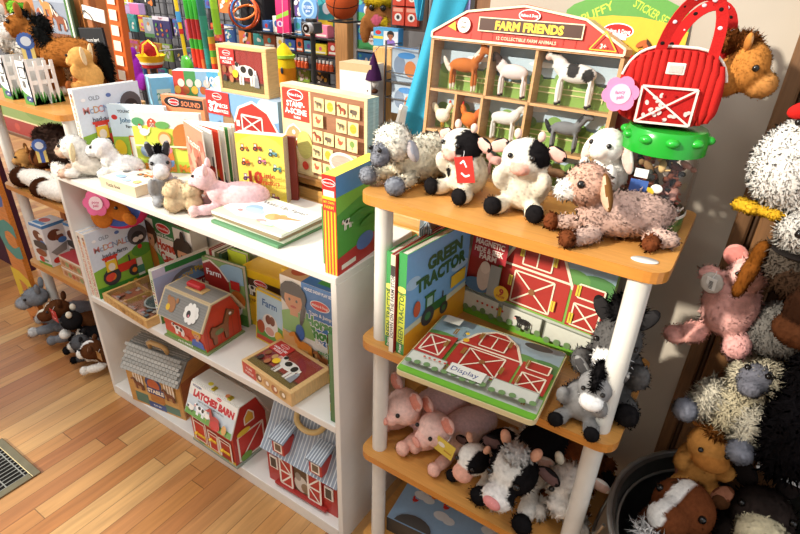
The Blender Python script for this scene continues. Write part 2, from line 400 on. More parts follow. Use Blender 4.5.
def blob_mesh(name, ells, patches, fur, s, vox, parent, mat='plush', z0=None, jit=.04):
    """one continuous skin grown round the ellipsoids; each takes its own cloth colour, patches are sewn over; fur = (strands, length, width, droop, curl)"""
    V, Nn, F = blob_arrays(ells, vox)
    best = np.full(len(V), 1e9); C = np.zeros((len(V), 3), np.float32)
    for e in ells:
        c, r, col = e[0], e[1], e[2]; rot = e[3] if len(e) > 3 else (0, 0, 0)
        if not isinstance(r, (tuple, list)): r = (r, r, r)
        Rm = np.array(Euler([R(a) for a in rot]).to_matrix())
        q = ((V - np.array(c)) @ Rm) / np.array(r); d = np.sqrt((q ** 2).sum(1))
        dd = (d - 1) * min(r); k = dd < best; best[k] = dd[k]; C[k] = lin(col)
    for c, r, col in patches:
        if not isinstance(r, (tuple, list)): r = (r, r, r)
        d = np.sqrt((((V - np.array(c)) / np.array(r)) ** 2).sum(1)) + nrs.normal(0, jit, len(V)); C[d < 1] = lin(col)
    nv = len(V); allV = [V]; allN = [Nn]; allC = [C]; faces_ = list(F)
    if fur and fur[0]:
        n, ln, wd, droop, curl = fur
        idx = nrs.randint(0, nv, n); P = V[idx] + nrs.normal(0, vox * .35, (n, 3)); N0 = Nn[idx]
        t = np.cross(N0, nrs.normal(0, 1, (n, 3))); t /= np.linalg.norm(t, axis=1)[:, None] + 1e-9
        L = ln * nrs.uniform(.6, 1.15, (n, 1)); W = wd * nrs.uniform(.7, 1.2, (n, 1))
        j = nrs.normal(0, curl, (n, 3)); d1 = N0 + j; d1[:, 2] -= droop * .5; d1 /= np.linalg.norm(d1, axis=1)[:, None] + 1e-9
        d2 = N0 * .6 + j * 1.6 + nrs.normal(0, curl, (n, 3)); d2[:, 2] -= droop; d2 /= np.linalg.norm(d2, axis=1)[:, None] + 1e-9
        P = P - N0 * vox * .2; A = P - t * W; B = P + t * W; Cc = P + d1 * L * .55 + t * W * .7; D = P + d1 * L * .55 - t * W * .7; Ee = P + d1 * L * .55 + d2 * L * .5
        FV = np.stack([A, B, Cc, D, Ee], 1).reshape(-1, 3); FN = np.repeat(N0, 5, 0)
        fc = C[idx] * nrs.uniform(.92, 1.16, (n, 1)); FC = np.repeat(np.clip(fc, 0, .95), 5, 0)
        allV.append(FV); allN.append(FN); allC.append(FC)
        for i in range(n):
            o = nv + i * 5; faces_.append((o, o + 1, o + 2, o + 3)); faces_.append((o + 3, o + 2, o + 4))
    V = np.concatenate(allV) * s; Nn = np.concatenate(allN); C = np.concatenate(allC)
    me = bpy.data.meshes.new(name); me.from_pydata(V.tolist(), [], faces_)
    at = me.color_attributes.new('Col', 'FLOAT_COLOR', 'POINT'); ca = np.ones((len(V), 4), np.float32); ca[:, :3] = C; at.data.foreach_set('color', ca.ravel())
    me.polygons.foreach_set('use_smooth', [True] * len(faces_)); me.materials.append(MATS[mat]); me.update()
    pa = me.attributes.new('pile', 'FLOAT_VECTOR', 'POINT'); pa.data.foreach_set('vector', np.ascontiguousarray(Nn, np.float32).ravel())
    o = link(bpy.data.objects.new(name, me), parent)
    o.location = (0, 0, 0)
    return o, float(V[:nv * 1, 2].min())
def ear_mesh(root, c, r, rot, col, inner, s, name='ear', fur=None):
    g = G(); M = Matrix.Translation(Vector(c) * s) @ Euler([R(a) for a in rot]).to_matrix().to_4x4() @ Matrix.Diagonal((r[0] * s, r[1] * s, r[2] * s, 1))
    t = G(); t.ell((0, 0, 0), 1, col)
    vs = [(p[0], p[1] + .9 * (p[0] ** 2) * -.3, p[2]) for p in t.v]
    cs = []
    for f in t.f:
        q = sum((Vector(t.v[i]) for i in f), Vector()) / len(f)
        cs.append(inner if (q.y < -.25 and abs(q.x) < .72 and q.z < .75) else col)
    g.add([M @ Vector(p) for p in vs], t.f, cs, True)
    return build(name, g, 'fabric', root)
SHORT = (3200, .022, .006, .1, .6)
PILE = (5500, .036, .007, .3, .9)
FLEECE = (7000, .065, .010, .35, 1.1)
SHAG = (8000, .11, .009, .7, .8)
def plush(name, label, loc, rz, s, ells, patches=(), fur=SHORT, eyes=(), ears=(), extra=(), tag=None, tilt=(0, 0), cat='soft toy', group=None, vox=.032, sit=True, eyecol='#15110f'):
    root = empty(name, loc, 0, label, cat, group, rot=(tilt[0], tilt[1], rz))
    b, z = blob_mesh('body', ells, patches, fur, s, vox, root)
    for e in eyes:
        c, r = e[0], e[1]; g = G(); g.ell(Vector(c) * s, r * s, eyecol, nu=12, nv=8); build('eye', g, 'gloss', root)
    for e in ears: ear_mesh(root, *e[:5], s)
    for (pn, el, pa, fu, *v) in extra: blob_mesh(pn, el, pa, fu, s, v[0] if v else vox * .7, root, mat='fabric' if fu is None else 'plush')
    if tag:
        c, rot, w, h, col, mark = tag
        g = G(); g.T = Matrix.Translation(Vector(c) * s) @ Euler([R(a) for a in rot]).to_matrix().to_4x4()
        g.box(-w * s / 2, 0, -h * s, w * s / 2, .008 * s, 0, col); a = Art(g, (-w * s / 2, 0, -h * s), (w * s, 0, 0), (0, 0, h * s))
        if mark: mark(a)
        g.tube([(0, .01 * s, 0), (.01 * s, .03 * s, .04 * s), (0, .06 * s, .06 * s)], .004 * s, 5, '#ddd')
        o = build('tag', g, 'print', root)
    if sit:
        for ch in root.children: ch.location.z -= z
    return root
def redtag(a):
    a.ln([(.3, .75), (.5, .86), (.62, .6)], .06, '#fff'); a.ln([(.3, .4), (.5, .25), (.75, .3)], .07, '#fff')
def sitting(bc, hc, mc, fc, ac=None, head=(0, -.08, .7), hr=(.29, .26, .25), mz=(0, -.3, .63), mr=(.16, .12, .11)):
    """a sitter facing -y, 1 tall: belly, head, muzzle, arms in front, feet forward"""
    ac = ac or bc; x = head[0]
    return [((0, .04, .3), (.3, .27, .31), bc), (head, hr, hc), (mz, mr, mc), ((-.26, -.16, .42), (.1, .11, .17), ac, (25, 0, -20)), ((.26, -.16, .42), (.1, .11, .17), ac, (25, 0, 20)),
            ((-.22, -.24, .1), (.12, .17, .11), bc, (0, 0, -18)), ((.22, -.24, .1), (.12, .17, .11), bc, (0, 0, 18)), ((-.26, -.38, .13), (.115, .08, .125), fc), ((.26, -.38, .13), (.115, .08, .125), fc)]
def lying(bc, hc, mc, fc, lc=None, head=(0, -.3, .5), hr=(.25, .24, .23), mz=(0, -.52, .42), mr=(.15, .13, .12), bl=.45, br=.27):
    """a toy lying on its belly facing -y, legs splayed"""
    lc = lc or bc
    return [((0, .3, .29), (br, bl, br), bc), ((0, -.08, .36), (.2, .22, .2), bc), (head, hr, hc), (mz, mr, mc), ((-.2, -.28, .11), (.1, .24, .1), lc, (0, 0, -12)), ((.2, -.28, .11), (.1, .24, .1), lc, (0, 0, 12)), ((-.25, -.5, .11), (.11, .09, .11), fc),
            ((.25, -.5, .11), (.11, .09, .11), fc), ((-.3, .6, .11), (.12, .2, .11), lc, (0, 0, 30)), ((.3, .6, .11), (.12, .2, .11), lc, (0, 0, -30)), ((-.4, .42, .1), (.1, .1, .1), fc), ((.4, .42, .1), (.1, .1, .1), fc)]
def pair(c, *r): return [((c[0], c[1], c[2]), *r), ((-c[0], c[1], c[2]), *r)]
def earpair(x, y, z, r, rot, col, inner): return [((x, y, z), r, rot, col, inner), ((-x, y, z), r, (rot[0], -rot[1], -rot[2]), col, inner)]
# ------------------------------------------------------------------ camera, light, setting
cam = bpy.data.cameras.new('camera'); co = link(bpy.data.objects.new('camera', cam))
pi_, ro_, ya_ = .492014, .0363524, -.561906
cp, sp, cy, sy = math.cos(pi_), math.sin(pi_), math.cos(ya_), math.sin(ya_)
fw = Vector((sy * cp, cy * cp, -sp)); rt = Vector((cy, -sy, 0)); up = rt.cross(fw)
r2 = rt * math.cos(ro_) + up * math.sin(ro_); u2 = -rt * math.sin(ro_) + up * math.cos(ro_)
M = Matrix((r2, u2, -fw)).transposed().to_4x4(); M.translation = (0, 0, 1.6); co.matrix_world = M
cam.sensor_width = 36; cam.lens = 545 / 800 * 36; cam.clip_start = .02; SC.camera = co
SC.view_settings.view_transform = 'Standard'; SC.view_settings.look = 'None'; SC.view_settings.exposure = 0.0; SC.view_settings.gamma = 1
w = bpy.data.worlds.new('daylight'); SC.world = w; w.use_nodes = True
w.node_tree.nodes['Background'].inputs[0].default_value = (.93, .96, 1, 1); w.node_tree.nodes['Background'].inputs[1].default_value = 1.05
sd = Vector((.52, .75, -.43)).normalized()
su = bpy.data.lights.new('sun', 'SUN'); su.energy = 5.7; su.angle = R(3.0); su.color = (1, .93, .8)
so = link(bpy.data.objects.new('sun', su)); so.rotation_euler = sd.to_track_quat('-Z', 'Y').to_euler(); so.location = (-4, -5, 4)
for (x, y, e) in ((-1.6, .2, 16), (-.3, .1, 9), (-2.6, 2.4, 40), (-4.2, 2.6, 40)):
    l = bpy.data.lights.new('ceiling_lamp', 'AREA'); l.shape = 'DISK'; l.size = .35; l.energy = e; l.color = (1, .97, .92)
    link(bpy.data.objects.new('ceiling_lamp', l), None, (x, y, 2.95))

def struct(name, g, mat, **k): return build(name, g, mat, kind='structure', **k)
g = G(); g.box(-8, -2.6, -.05, 2.2, 3.2, 0, '#c8a070'); struct('floor', g, 'floor')
g = G(); g.box(-8, 3.05, 0, 2.2, 3.15, 3.2, '#5b5b5f'); struct('wall_back', g, 'paint')
# unseen wall added behind the camera; its openings are shaped to place the sun patches
g = G(); c = '#cfc8ba'
yw0, yw1 = -2.1, -2.0
g.box(-8, yw0, 0, 2.2, yw1, .35, c); g.box(-8, yw0, 1.53, 2.2, yw1, 2.58, c); g.box(-8, yw0, 3.75, 2.2, yw1, 3.9, c)
g.box(-8, yw0, .35, -3.9, yw1, 1.53, c); g.box(-2.45, yw0, .35, 2.2, yw1, 1.53, c)
g.box(-8, yw0, 2.58, -6.4, yw1, 3.75, c); g.box(-1.98, yw0, 2.58, 2.2, yw1, 3.75, c)
struct('wall_sun_mask', g, 'paint')
# beige wall bay behind the shelf and the wood trim at its right
g = G(); g.box(-.568, 1.24, 0, .03, 1.9, 2.6, '#b0a698'); struct('wall_right', g, 'paint')
g = G()
for x0, x1, y, cc in ((.022, .05, 1.205, '#6b4a2c'), (.05, .062, 1.215, '#4a321e'), (.062, .12, 1.2, '#74502f'), (.12, .14, 1.218, '#4a321e'), (.14, .3, 1.21, '#6f4b2b'), (.3, .315, 1.22, '#45301d'), (.315, .9, 1.21, '#664527')):
    g.box(x0, y, 0, x1, 1.3, 2.6, cc, .004)
struct('trim_1', g, 'post')
g = G(); g.box(.06, 1.3, 0, 2.2, 1.4, 2.6, '#4a3a2c'); struct('trim_2', g, 'paint')
# far end: dark purple wall low at the left of the picture
g = G(); g.box(-4.6, 1.16, 0, -3.3, 1.22, .75, '#4a2233'); struct('wall_left', g, 'paint')

# ------------------------------------------------------------------ white bookcase
def shelf_unit(label, x0, y0, levels, w=.612, d=.335, posts=True):
    root = empty('display_shelf', (x0, y0, 0), 0, label, 'shelf')
    for i, z in enumerate(levels):
        g = G(); g.prism(rrect(0, 0, w, d, [.035, .02, .02, .035]), z - .021, z, '#c98f4a', 'z', '#c58238'); build('shelf_board', g, 'beech', root)
    zs = [0] + list(levels)
    for (x, y) in ((.042, .045), (w - .042, .045), (.07, d - .04), (w - .07, d - .04)):
        g = G()
        for a, b in zip(zs, zs[1:]):
            b2 = b - .021
            if b2 - a > .02: g.lathe([(.0205, a), (.0205, (a + b2) / 2 - .001)], 20, (x, y, 0), '#dedcd4'); g.lathe([(.0202, (a + b2) / 2 - .001), (.0202, b2)], 20, (x, y, 0), '#dedcd4')
        build('pole', g, 'gloss', root)
    return root
BX0, BX1, BY0, BY1, BZ = -1.948, -.718, .86, 1.198, .968
def bookcase():
    root = empty('bookcase', ((BX0 + BX1) / 2, BY0, 0), 0, 'low white bookcase with three tiers full of farm books and barns', 'bookcase')
    cx = (BX0 + BX1) / 2; w = BX1 - BX0; d = BY1 - BY0; c = '#e6e2da'
    def bd(n, *a):
        g = G(); g.box(*a, c, .0015); build(n, g, 'melamine', root)
    bd('top_board', -w / 2, 0, BZ - .02, w / 2, d, BZ)
    bd('side_panel', -w / 2, .001, 0, -w / 2 + .018, d, BZ - .02); bd('side_panel', w / 2 - .018, .001, 0, w / 2, d, BZ - .02)
    bd('shelf_board', -w / 2 + .018, .003, .460, w / 2 - .018, d - .006, .485); bd('base_board', -w / 2 + .018, 0, .0, w / 2 - .018, d - .006, .05)
    bd('back_panel', -w / 2 + .018, d - .006, 0, w / 2 - .018, d, BZ - .02)
    return root
bookcase()
RX, RY = -.657, .86
shelf_unit('four-tier beech shelf on white poles, right of the white bookcase', RX, RY, (.08, .45, .82, 1.196))
LX, LY = -2.625, .945
shelf_unit('four-tier beech shelf on white poles, left of the white bookcase', LX, LY, (.03, .39, .762, 1.138), w=.64)
# wooden counter behind the bookcase
def counter():
    root = empty('display_counter', (-1.26, 1.203, 0), 0, 'long dark gold wooden counter with moulded panels behind the white bookcase', 'counter')
    g = G(); g.box(-.68, .03, 0, .68, .5, 1.015, '#7a5226'); build('cabinet', g, 'varnish', root)
    g = G(); g.box(-.69, 0, 1.015, .685, .52, 1.04, '#8a5f2e', .004); build('counter_top', g, 'varnish', root)
    for k in range(3):
        g = G(); x0 = -.67 + k * .45; x1 = x0 + .44
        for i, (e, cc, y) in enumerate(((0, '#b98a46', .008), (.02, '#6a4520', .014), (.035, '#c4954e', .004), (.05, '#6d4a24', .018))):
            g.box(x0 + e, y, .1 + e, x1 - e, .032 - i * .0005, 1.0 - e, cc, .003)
        build('panel', g, 'varnish', root)
counter()
# floor grille
def grille():
    root = empty('floor_grille', (-1.91, .33, 0), 0, 'metal floor register with a dark slotted grille set in the wood floor', 'floor vent')
    g = G(); c = '#8f8468'
    for b in ((-.14, -.35, .14, -.322), (-.14, .112, .14, .14), (-.14, -.322, -.112, .112), (.112, -.322, .14, .112)): g.box(b[0], b[1], 0, b[2], b[3], .006, c, .002)
    build('frame', g, 'metal', root)
    g = G()
    for i in range(13): g.box(-.112 + i * .0185, -.322, .001, -.109 + i * .0185, .112, .004, '#b9b6a8')
    for i in range(8): g.box(-.112, -.322 + i * .06, .001, .112, -.3185 + i * .06, .0035, '#b9b6a8')
    build('bars', g, 'metal', root)
    g = G(); g.box(-.112, -.322, .0002, .112, .112, .0008, '#15120f'); build('duct', g, 'matte', root)
grille()
# ------------------------------------------------------------------ books, puzzles and boxes on the white bookcase
Z1, Z2, Z3 = .0505, .4855, .9685
def paint_oldmac(F):
    a = F['front']
    a.r(0, 0, 1, 1, '#dfe9f5'); a.p([(0, 0), (1, 0), (1, .5), (.75, .56), (.45, .48), (0, .42)], '#8fbf3f'); a.e(.85, .5, .16, .1, '#5ea23a'); a.p([(0, 0), (1, 0), (1, .1), (0, .16)], '#3f8f35')
    a.e(.12, .86, .03, .02, '#fff'); a.e(.5, .88, .035, .025, '#5d78b5')
    a.t('OLD', .28, .87, .05, '#8d98a8')
    for i, ch in enumerate('McDONALD'): a.t(ch, .13 + i * .075, .73, .085, ('#d98a84', '#8fa4c6', '#c99a6d')[i % 3], bold=.01)
    a.t('had-a-farm', .4, .61, .06, '#5b5b66', w=.6)
    a.e(.82, .74, .15, .15, '#59565a'); a.e(.82, .7, .1, .1, '#2b2729'); a.e(.78, .68, .05, .04, '#ece4da'); a.e(.87, .69, .04, .035, '#ece4da'); a.e(.82, .56, .035, .035, '#d8322b')
    a.ic(TRACTOR, .42, .16, .4, -1 if False else 1); a.e(.27, .29, .04, .04, '#e14b36'); a.p([(.2, .36), (.38, .36), (.38, .52), (.2, .52)], '#f0c534'); a.e(.29, .42, .05, .06, '#f3e4d3'); a.e(.22, .27, .06, .06, '#e14b36')
    a.p([(.7, .12), (.82, .12), (.8, .4), (.71, .4)], '#f0e9e0'); a.p([(.7, .16), (.82, .16), (.82, .28), (.7, .28)], '#4b8f72'); a.e(.62, .08, .03, .03, '#f2c230'); a.e(.5, .07, .03, .03, '#f2c230')
    s = F['left']; s.r(0, 0, 1, 1, '#efe6d6'); s.e(.5, .92, .025, .025, '#35312e'); s.e(.5, .86, .025, .025, '#d5a53a')
    s.t('OLD McDONALD had-a-farm', .5, .48, .35 * .028 / .268 * 1.4, '#d08a7c', rot=90, w=None)
def oldmac(label, loc, rz=90, rx=0):
    return book('picture_book', label, loc, rz, .235, .026, .268, '#e8eef4', paint_oldmac, 'farm song books with a tractor cover', rx=rx)
oldmac('farm song book with tractor cover, spine against the left side panel, second tier', (-1.9025, .868, Z2))
oldmac('farm song book with tractor cover facing out, beside the flat wooden puzzle box', (-1.8735, .868, Z2))
oldmac('farm song book with tractor cover standing behind the sheep on the bookcase top', (-1.885, .955, Z3))

def paint_horsecare(F):
    a = F['front']; a.r(0, 0, 1, 1, '#efe9e0'); a.r(0, .96, 1, 1, '#3d7a45'); a.p([(.3, 1), (.68, 1), (.68, .35), (.55, .12), (.44, .15), (.3, .5)], '#2f7d3f'); a.p([(.32, .72), (.66, .72), (.66, .36), (.55, .17), (.46, .2), (.32, .5)], '#f3ece0')
    a.logo(.49, .87, .13); a.t('Feed & Groom', .49, .76, .05, '#fff', w=.34)
    a.t('Horse', .49, .6, .16, '#c8442e', w=.34, bold=.05, out='#fff'); a.t('Care', .49, .4, .16, '#c8442e', w=.28, bold=.05, out='#fff'); a.t('PLAY SET', .5, .25, .05, '#2f7d3f', w=.2)
    a.ic(KID, .15, .1, .78, C='#62a857', D='#4a2c18'); a.e(.18, .3, .14, .22, '#c5722f'); a.p([(.1, .02), (.17, .02), (.17, .22), (.1, .22)], '#5f86ad')
    a.ic(KID, .85, .0, .8, C='#e8b92c', D='#2c1b12'); a.e(.86, .85, .05, .1, '#2c1b12')
    t = F['top']; t.r(0, 0, 1, 1, '#8a6038'); t.r(.3, 0, .7, 1, '#2f7d3f'); t.t('Horse Care', .5, .5, .4, '#fff', w=.3)
carton('play_set_box', 'horse care play set box with two children and a green banner, second tier', 'toy box', (-1.928, 1.11, Z2), 0, .318, .07, .268, '#d8cfc2', paint_horsecare)

# flat wooden puzzle box with clear lid
def tray_box():
    root = empty('wooden_puzzle_box', (-1.855, .87, Z2), -3.5, 'flat pine puzzle box with clear lid, in front of the tractor song books', 'puzzle box')
    w, d, h = .292, .2, .034; g = G(); c = '#d3a868'
    g.box(0, 0, 0, w, .01, h, c, .001); g.box(0, d - .01, 0, w, d, h, c, .001); g.box(0, .01, 0, .01, d - .01, h, c, .001); g.box(w - .01, .01, 0, w, d - .01, h, c, .001); g.box(.01, .01, 0, w - .01, d - .01, .008, '#a06c50')
    g.box(w * .36, .01, .008, w * .375, d - .01, h - .005, c); g.box(.01, d * .62, .008, w - .01, d * .64, h - .005, c)
    a = Art(g, (0, 0, 0), (w, 0, 0), (0, 0, h))
    for i in range(9): a.e(.1 + i * .1, .5 + .08 * (i % 2), .22, .3, '#b98a4e'); a.e(.1 + i * .1, .5 + .08 * (i % 2), .14, .2, '#d3a868'); 
    a.ic(HORSE, .5, .2, .6, A='#b3834a', M='#9a6c38'); build('case', g, 'pine', root)
    cols = ['#c98d84', '#8c9c98', '#b56f5c', '#a6aeb2', '#d0a58f', '#6f7e80', '#9b5b46', '#c7b7a4']
    g = G()
    for i in range(26):
        x = rnd.uniform(.025, w - .05); y = rnd.uniform(.02, d - .04); g.T = Matrix.Translation((x, y, .009 + .0008 * (i % 9))) @ Matrix.Rotation(rnd.uniform(0, 3), 4, 'Z'); g.box(-.011, -.007, 0, .011, .007, .004, rnd.choice(cols), .001)
    g.T = None
    for i in range(4): g.box(.03 + i * .055, .018, .02, .072 + i * .055, .026, .026, '#c9a391', .001)
    meta(build('puzzle_pieces', g, 'print', root), kind='stuff')
    g = G(); g.lathe([(.001, 0), (.045, 0), (.045, .004), (.001, .004)], 20, (w * .66, d * .55, .022), '#4d5f5c'); g.lathe([(.046, 0), (.052, 0), (.052, .003), (.046, .003)], 20, (w * .66, d * .55, .022), '#b9beb8', cap=False); build('picture_disc', g, 'print', root)
    g = G(); g.box(.01, .01, h - .003, w - .01, d - .01, h - .0015, '#fff'); l = build('lid', g, 'clear', root)
    g = G(); g.T = Matrix.Translation((w * .66, d * .8, h)) @ Matrix.Rotation(R(4), 4, 'Z'); g.box(0, -.045, 0, .075, .012, .0012, '#c5302a'); a = Art(g, (0, -.045, .0012), (.075, 0, 0), (0, .057, 0)); a.ln([(.03, .05), (.97, .05), (.97, .95), (.03, .95), (.03, .05)], .04, '#fff'); a.t('Barn Puzzle', .5, .5, .25, '#fff', w=.8); build('label_sticker', g, 'print', l)
tray_box()

def paint_scene_book(title, base):
    def f(F):
        a = F['front']; a.r(0, 0, 1, 1, base); a.p([(.0, 0), (1, 0), (1, .4), (.5, .5), (0, .35)], '#5f8f4a'); a.r(0, .86, 1, 1, '#cfcbe0'); a.e(.55, .34, .45, .5, '#6f747c'); a.e(.55, .32, .4, .44, '#7fa9da'); a.e(.5, .2, .3, .3, '#3a4a3a')
        a.t(title[0], .42, .66, .1, '#e6c63a', rot=12); a.t(title[1], .66, .74, .1, '#e6c63a', rot=6); a.r(.62, .4, 1, .56, '#8a2430'); a.t('FARM TRUCKS', .8, .48, .07, '#f1e9df', w=.34)
        a.r(.2, .9, .92, 1, '#3d8a48'); a.e(.12, .08, .1, .1, '#e2c02e'); a.ic(BARN, .72, .05, .3)
        s = F['left']; s.r(0, 0, 1, 1, '#efe9dc'); s.r(0, .82, 1, 1, '#cfe3c8'); s.t('FARM', .5, .72, .06, '#3e8a3f', rot=90)
        for i in range(8): s.r(.3, .15 + i * .06, .7, .18 + i * .06, ('#6d9c50', '#bb6a3a', '#5675a8')[i % 3])
    return f
book('picture_book', 'dig and play book with blue arch cover standing just left of the red barn toy', (-1.55, .9, Z2), 86, .235, .02, .212, '#e9e4da', paint_scene_book(('Dig', 'and Play'), '#a7b6d6'))

# ---- red wooden sorting barn
def gam(w, h, e, k=.62):   # barn gable outline: wall height h*k..., ridge flat top
    return [(0, 0), (w, 0), (w + 0, h * .5), (w * .78, h * .93), (w * .62, h), (w * .38, h), (w * .22, h * .93), (0, h * .5)]
def red_barn():
    w, d, h = .205, .155, .185
    root = empty('toy_barn', (-1.482, .868, Z2), 2, 'red wooden sorting barn with grey roof, animal cutouts and a red handle', 'toy barn')
    hw, hr = .1, .172   # wall height, ridge height
    prof = [(0, 0), (d, 0), (d, hw), (d * .76, hr), (d * .24, hr), (0, hw)]
    g = G(); g.prism(prof, .006, w - .006, '#c43e24', 'x'); g.box(-.004, -.006, 0, w + .004, d + .006, .007, '#7c8f5a', .001)
    a = Art(g, (0.006, 0, 0), (w - .012, 0, 0), (0, 0, hw)); a.r(0, 0, 1, 1, '#c8412c'); a.p([(0, 0), (1, 0), (1, .2), (.7, .27), (.4, .2), (0, .28)], '#6f9a3c'); a.ic(COW, .36, .3, .5, B='#fff'); a.ic(KID, .82, .15, .7, C='#3d62b5', D='#e0b23a'); a.e(.55, .32, .12, .08, '#d77a5c'); a.t('OLD BARN', .5, .1, .1, '#fff', w=.8)
    a = Art(g, (w - .006, 0, 0), (0, d, 0), (0, 0, hr))
    for i in range(6): a.ln([(.17 * i + .08, .02), (.17 * i + .08, .56)], .008, '#8e3520')
    build('walls', g, 'print', root)
    g = G(); e = .006
    def slope(y0, z0, y1, z1, nm, art):
        L = math.hypot(y1 - y0, z1 - z0); nx = -(z1 - z0) / L; nz = (y1 - y0) / L
        if nz < 0: nx, nz = -nx, -nz
        p = [(y0, z0), (y1, z1), (y1 + nx * e, z1 + nz * e), (y0 + nx * e, z0 + nz * e)]
        g.prism(p, -.006, w + .006, '#c9b48e', 'x'); a = Art(g, (-.006, p[3][0], p[3][1]), (w + .012, 0, 0), (0, p[2][0] - p[3][0], p[2][1] - p[3][1])); art(a)
    def front(a):
        a.r(.03, .02, .97, .96, '#8b8984')
        for i in range(9): a.ln([(.03, .1 * i + .1), (.97, .1 * i + .1)], .012, '#75736f')
        a.e(.26, .52, .2, .28, '#a5724a', 14, 20); a.e(.2, .4, .1, .12, '#e0b531'); a.e(.17, .72, .07, .1, '#a5724a'); a.e(.36, .72, .07, .1, '#a5724a')
        for i in range(9): a.e(.7 + .11 * math.cos(i * .7), .5 + .25 * math.sin(i * .7), .1, .13, '#eeeae2')
        a.e(.7, .5, .24, .26, '#eeeae2'); a.e(.66, .46, .1, .13, '#3a3431'); a.e(.67, .4, .04, .05, '#d87f8a')
    slope(-.012, hw - .008, d * .24, hr, 'f', front); slope(d + .012, hw - .008, d * .76, hr, 'b', lambda a: a.r(.03, .02, .97, .96, '#8b8984'))
    g.box(-.006, d * .22, hr, w + .006, d * .78, hr + .006, '#c9b48e', .001); a = Art(g, (-.006, d * .22, hr + .006), (w + .012, 0, 0), (0, d * .56, 0)); a.r(.03, .08, .97, .92, '#8b8984')
    for i in range(5): a.ln([(.03, .2 + .15 * i), (.97, .2 + .15 * i)], .01, '#75736f')
    build('roof', g, 'print', root)
    g = G(); g.box(w * .3, d * .38, hr + .006, w * .7, d * .62, hr + .011, '#c9a770', .002); g.box(w * .3, d * .42, hr + .011, w * .62, d * .6, hr + .028, '#c22a2c', .004); build('handle', g, 'gloss', root)
    # horse cut out, standing proud of the end wall
    g = G(); out = [(.2, .12), (.28, .12), (.3, .3), (.5, .3), (.52, .12), (.6, .12), (.62, .4), (.66, .55), (.8, .56), (.82, .64), (.7, .7), (.64, .74), (.56, .6), (.5, .48), (.3, .48), (.2, .52), (.14, .44), (.14, .3), (.18, .32)]
    g.prism([(p[0] * d, p[1] * hr) for p in out], w - .006, w + .001, '#8a5636', 'x', '#5e3a22'); g.ell((w + .001, .7 * d, .62 * hr), (.001, .006, .005), '#f0e8dc'); g.ell((w + .001, .36 * d, .36 * hr), (.001, .018, .01), '#6d7a4a')
    build('horse_cutout', g, 'print', root)
red_barn()

# ---- books on the second tier behind the barn
def paint_farm_barn(F):
    a = F['front']; a.r(0, 0, 1, 1, '#8fae6a'); a.e(.8, .85, .3, .16, '#9fc0d8'); a.p([(0, .2), (.62, .2), (.62, .72), (.42, .9), (.2, 1), (0, .9)], '#a92b26'); a.ln([(0, .9), (.2, .98), (.42, .88), (.62, .7)], .03, '#efe6d8'); a.t('Farm', .26, .78, .1, '#fff', w=.4)
    a.r(.12, .22, .5, .5, '#7c1d1a'); a.ln([(.12, .22), (.5, .22), (.5, .5), (.12, .5), (.12, .22)], .02, '#efe6d8'); a.r(.0, .0, 1, .2, '#4d7a34'); a.e(.82, .45, .14, .14, '#d4772f'); a.ic(CHICK, .75, .1, .3); a.r(.68, .6, .9, .75, '#c9302a'); a.r(0, .55, .1, .6, '#d8c9b0')
book('picture_book', 'farm book with a big red barn cover standing behind the red barn toy', (-1.47, 1.045, Z2), 6, .18, .02, .235, '#6f8d4c', paint_farm_barn)
def simple_cover(bg, deco=None, spine=None):
    def f(F):
        a = F['front']; a.r(0, 0, 1, 1, bg)
        if deco: deco(a)
        if spine: s = F['left']; spine(s)
    return f
def strip_spine(c1, c2, txt, tc):
    def f(s): s.r(0, 0, 1, 1, c1); s.r(0, 0, 1, .12, c2); s.r(0, .86, 1, 1, c2); s.t(txt, .5, .5, .045, tc, rot=90)
    return f
x = -1.505
for i, (d, h, c, lab) in enumerate(((.016, .235, '#d8cdbb', 'cream spined thin book leaning at the left of the row behind the barn toy'), (.014, .24, '#9c2c28', 'dark red thin book in the row behind the red barn toy'), (.012, .238, '#efe9dc', 'white thin book in the row behind the red barn toy'),
                                    (.022, .236, '#6f6a45', 'olive thick book in the row behind the red barn toy'), (.014, .24, '#3f5c46', 'dark green thin book in the row behind the red barn toy'))):
    def pf(F, c=c, i=i):
        F['left'].r(.2, .1, .8, .9, ('#c4645a', '#e8d9b0', '#d9803a', '#b8b070', '#c9d6c0')[i]); F['front'].ic(TREE, .5, .3, .5)
    book('thin_book', lab, (x + d, 1.09, Z2), 90, .095, d, h, c, pf, ry=0); x += d + .0015
def fence_deco(a):
    a.r(0, 0, 1, .45, '#7fae3d'); a.r(0, .6, 1, 1, '#c9d23a')
    for i in range(6): a.p([(.06 + i * .16, .25), (.16 + i * .16, .25), (.16 + i * .16, .62), (.11 + i * .16, .7), (.06 + i * .16, .62)], '#e9e9d8')
    a.r(0, .35, 1, .4, '#e9e9d8'); a.r(0, .52, 1, .57, '#e9e9d8'); a.e(.3, .18, .06, .06, '#e07a9a'); a.e(.7, .14, .06, .06, '#f0e060')
book('picture_book', 'yellow green book with a white picket fence cover left of the yellow cow box', (-1.418, 1.115, Z2), 4, .085, .016, .25, '#7fae3d', simple_cover('#c9d23a', fence_deco))
def paint_yellow(F):
    a = F['front']; a.r(0, 0, 1, 1, '#f0c21e'); a.r(.08, .55, .96, .86, '#4b2f20'); a.ic(COW, .3, .56, .24, B='#f2ede4'); a.ic(HORSE, .68, .56, .26, A='#7c4a2a'); a.e(.85, .66, .1, .09, '#ece4da'); a.logo(.5, .82, .11); a.r(.08, .1, .96, .42, '#d8a51c'); a.t('FARM ANIMALS', .5, .49, .05, '#7a3b16', w=.8)
    t = F['top']; t.r(0, 0, 1, 1, '#f0c21e'); t.r(.05, .1, .95, .9, '#e8b81a')
    F['left'].r(0, 0, 1, 1, '#d9a81a')
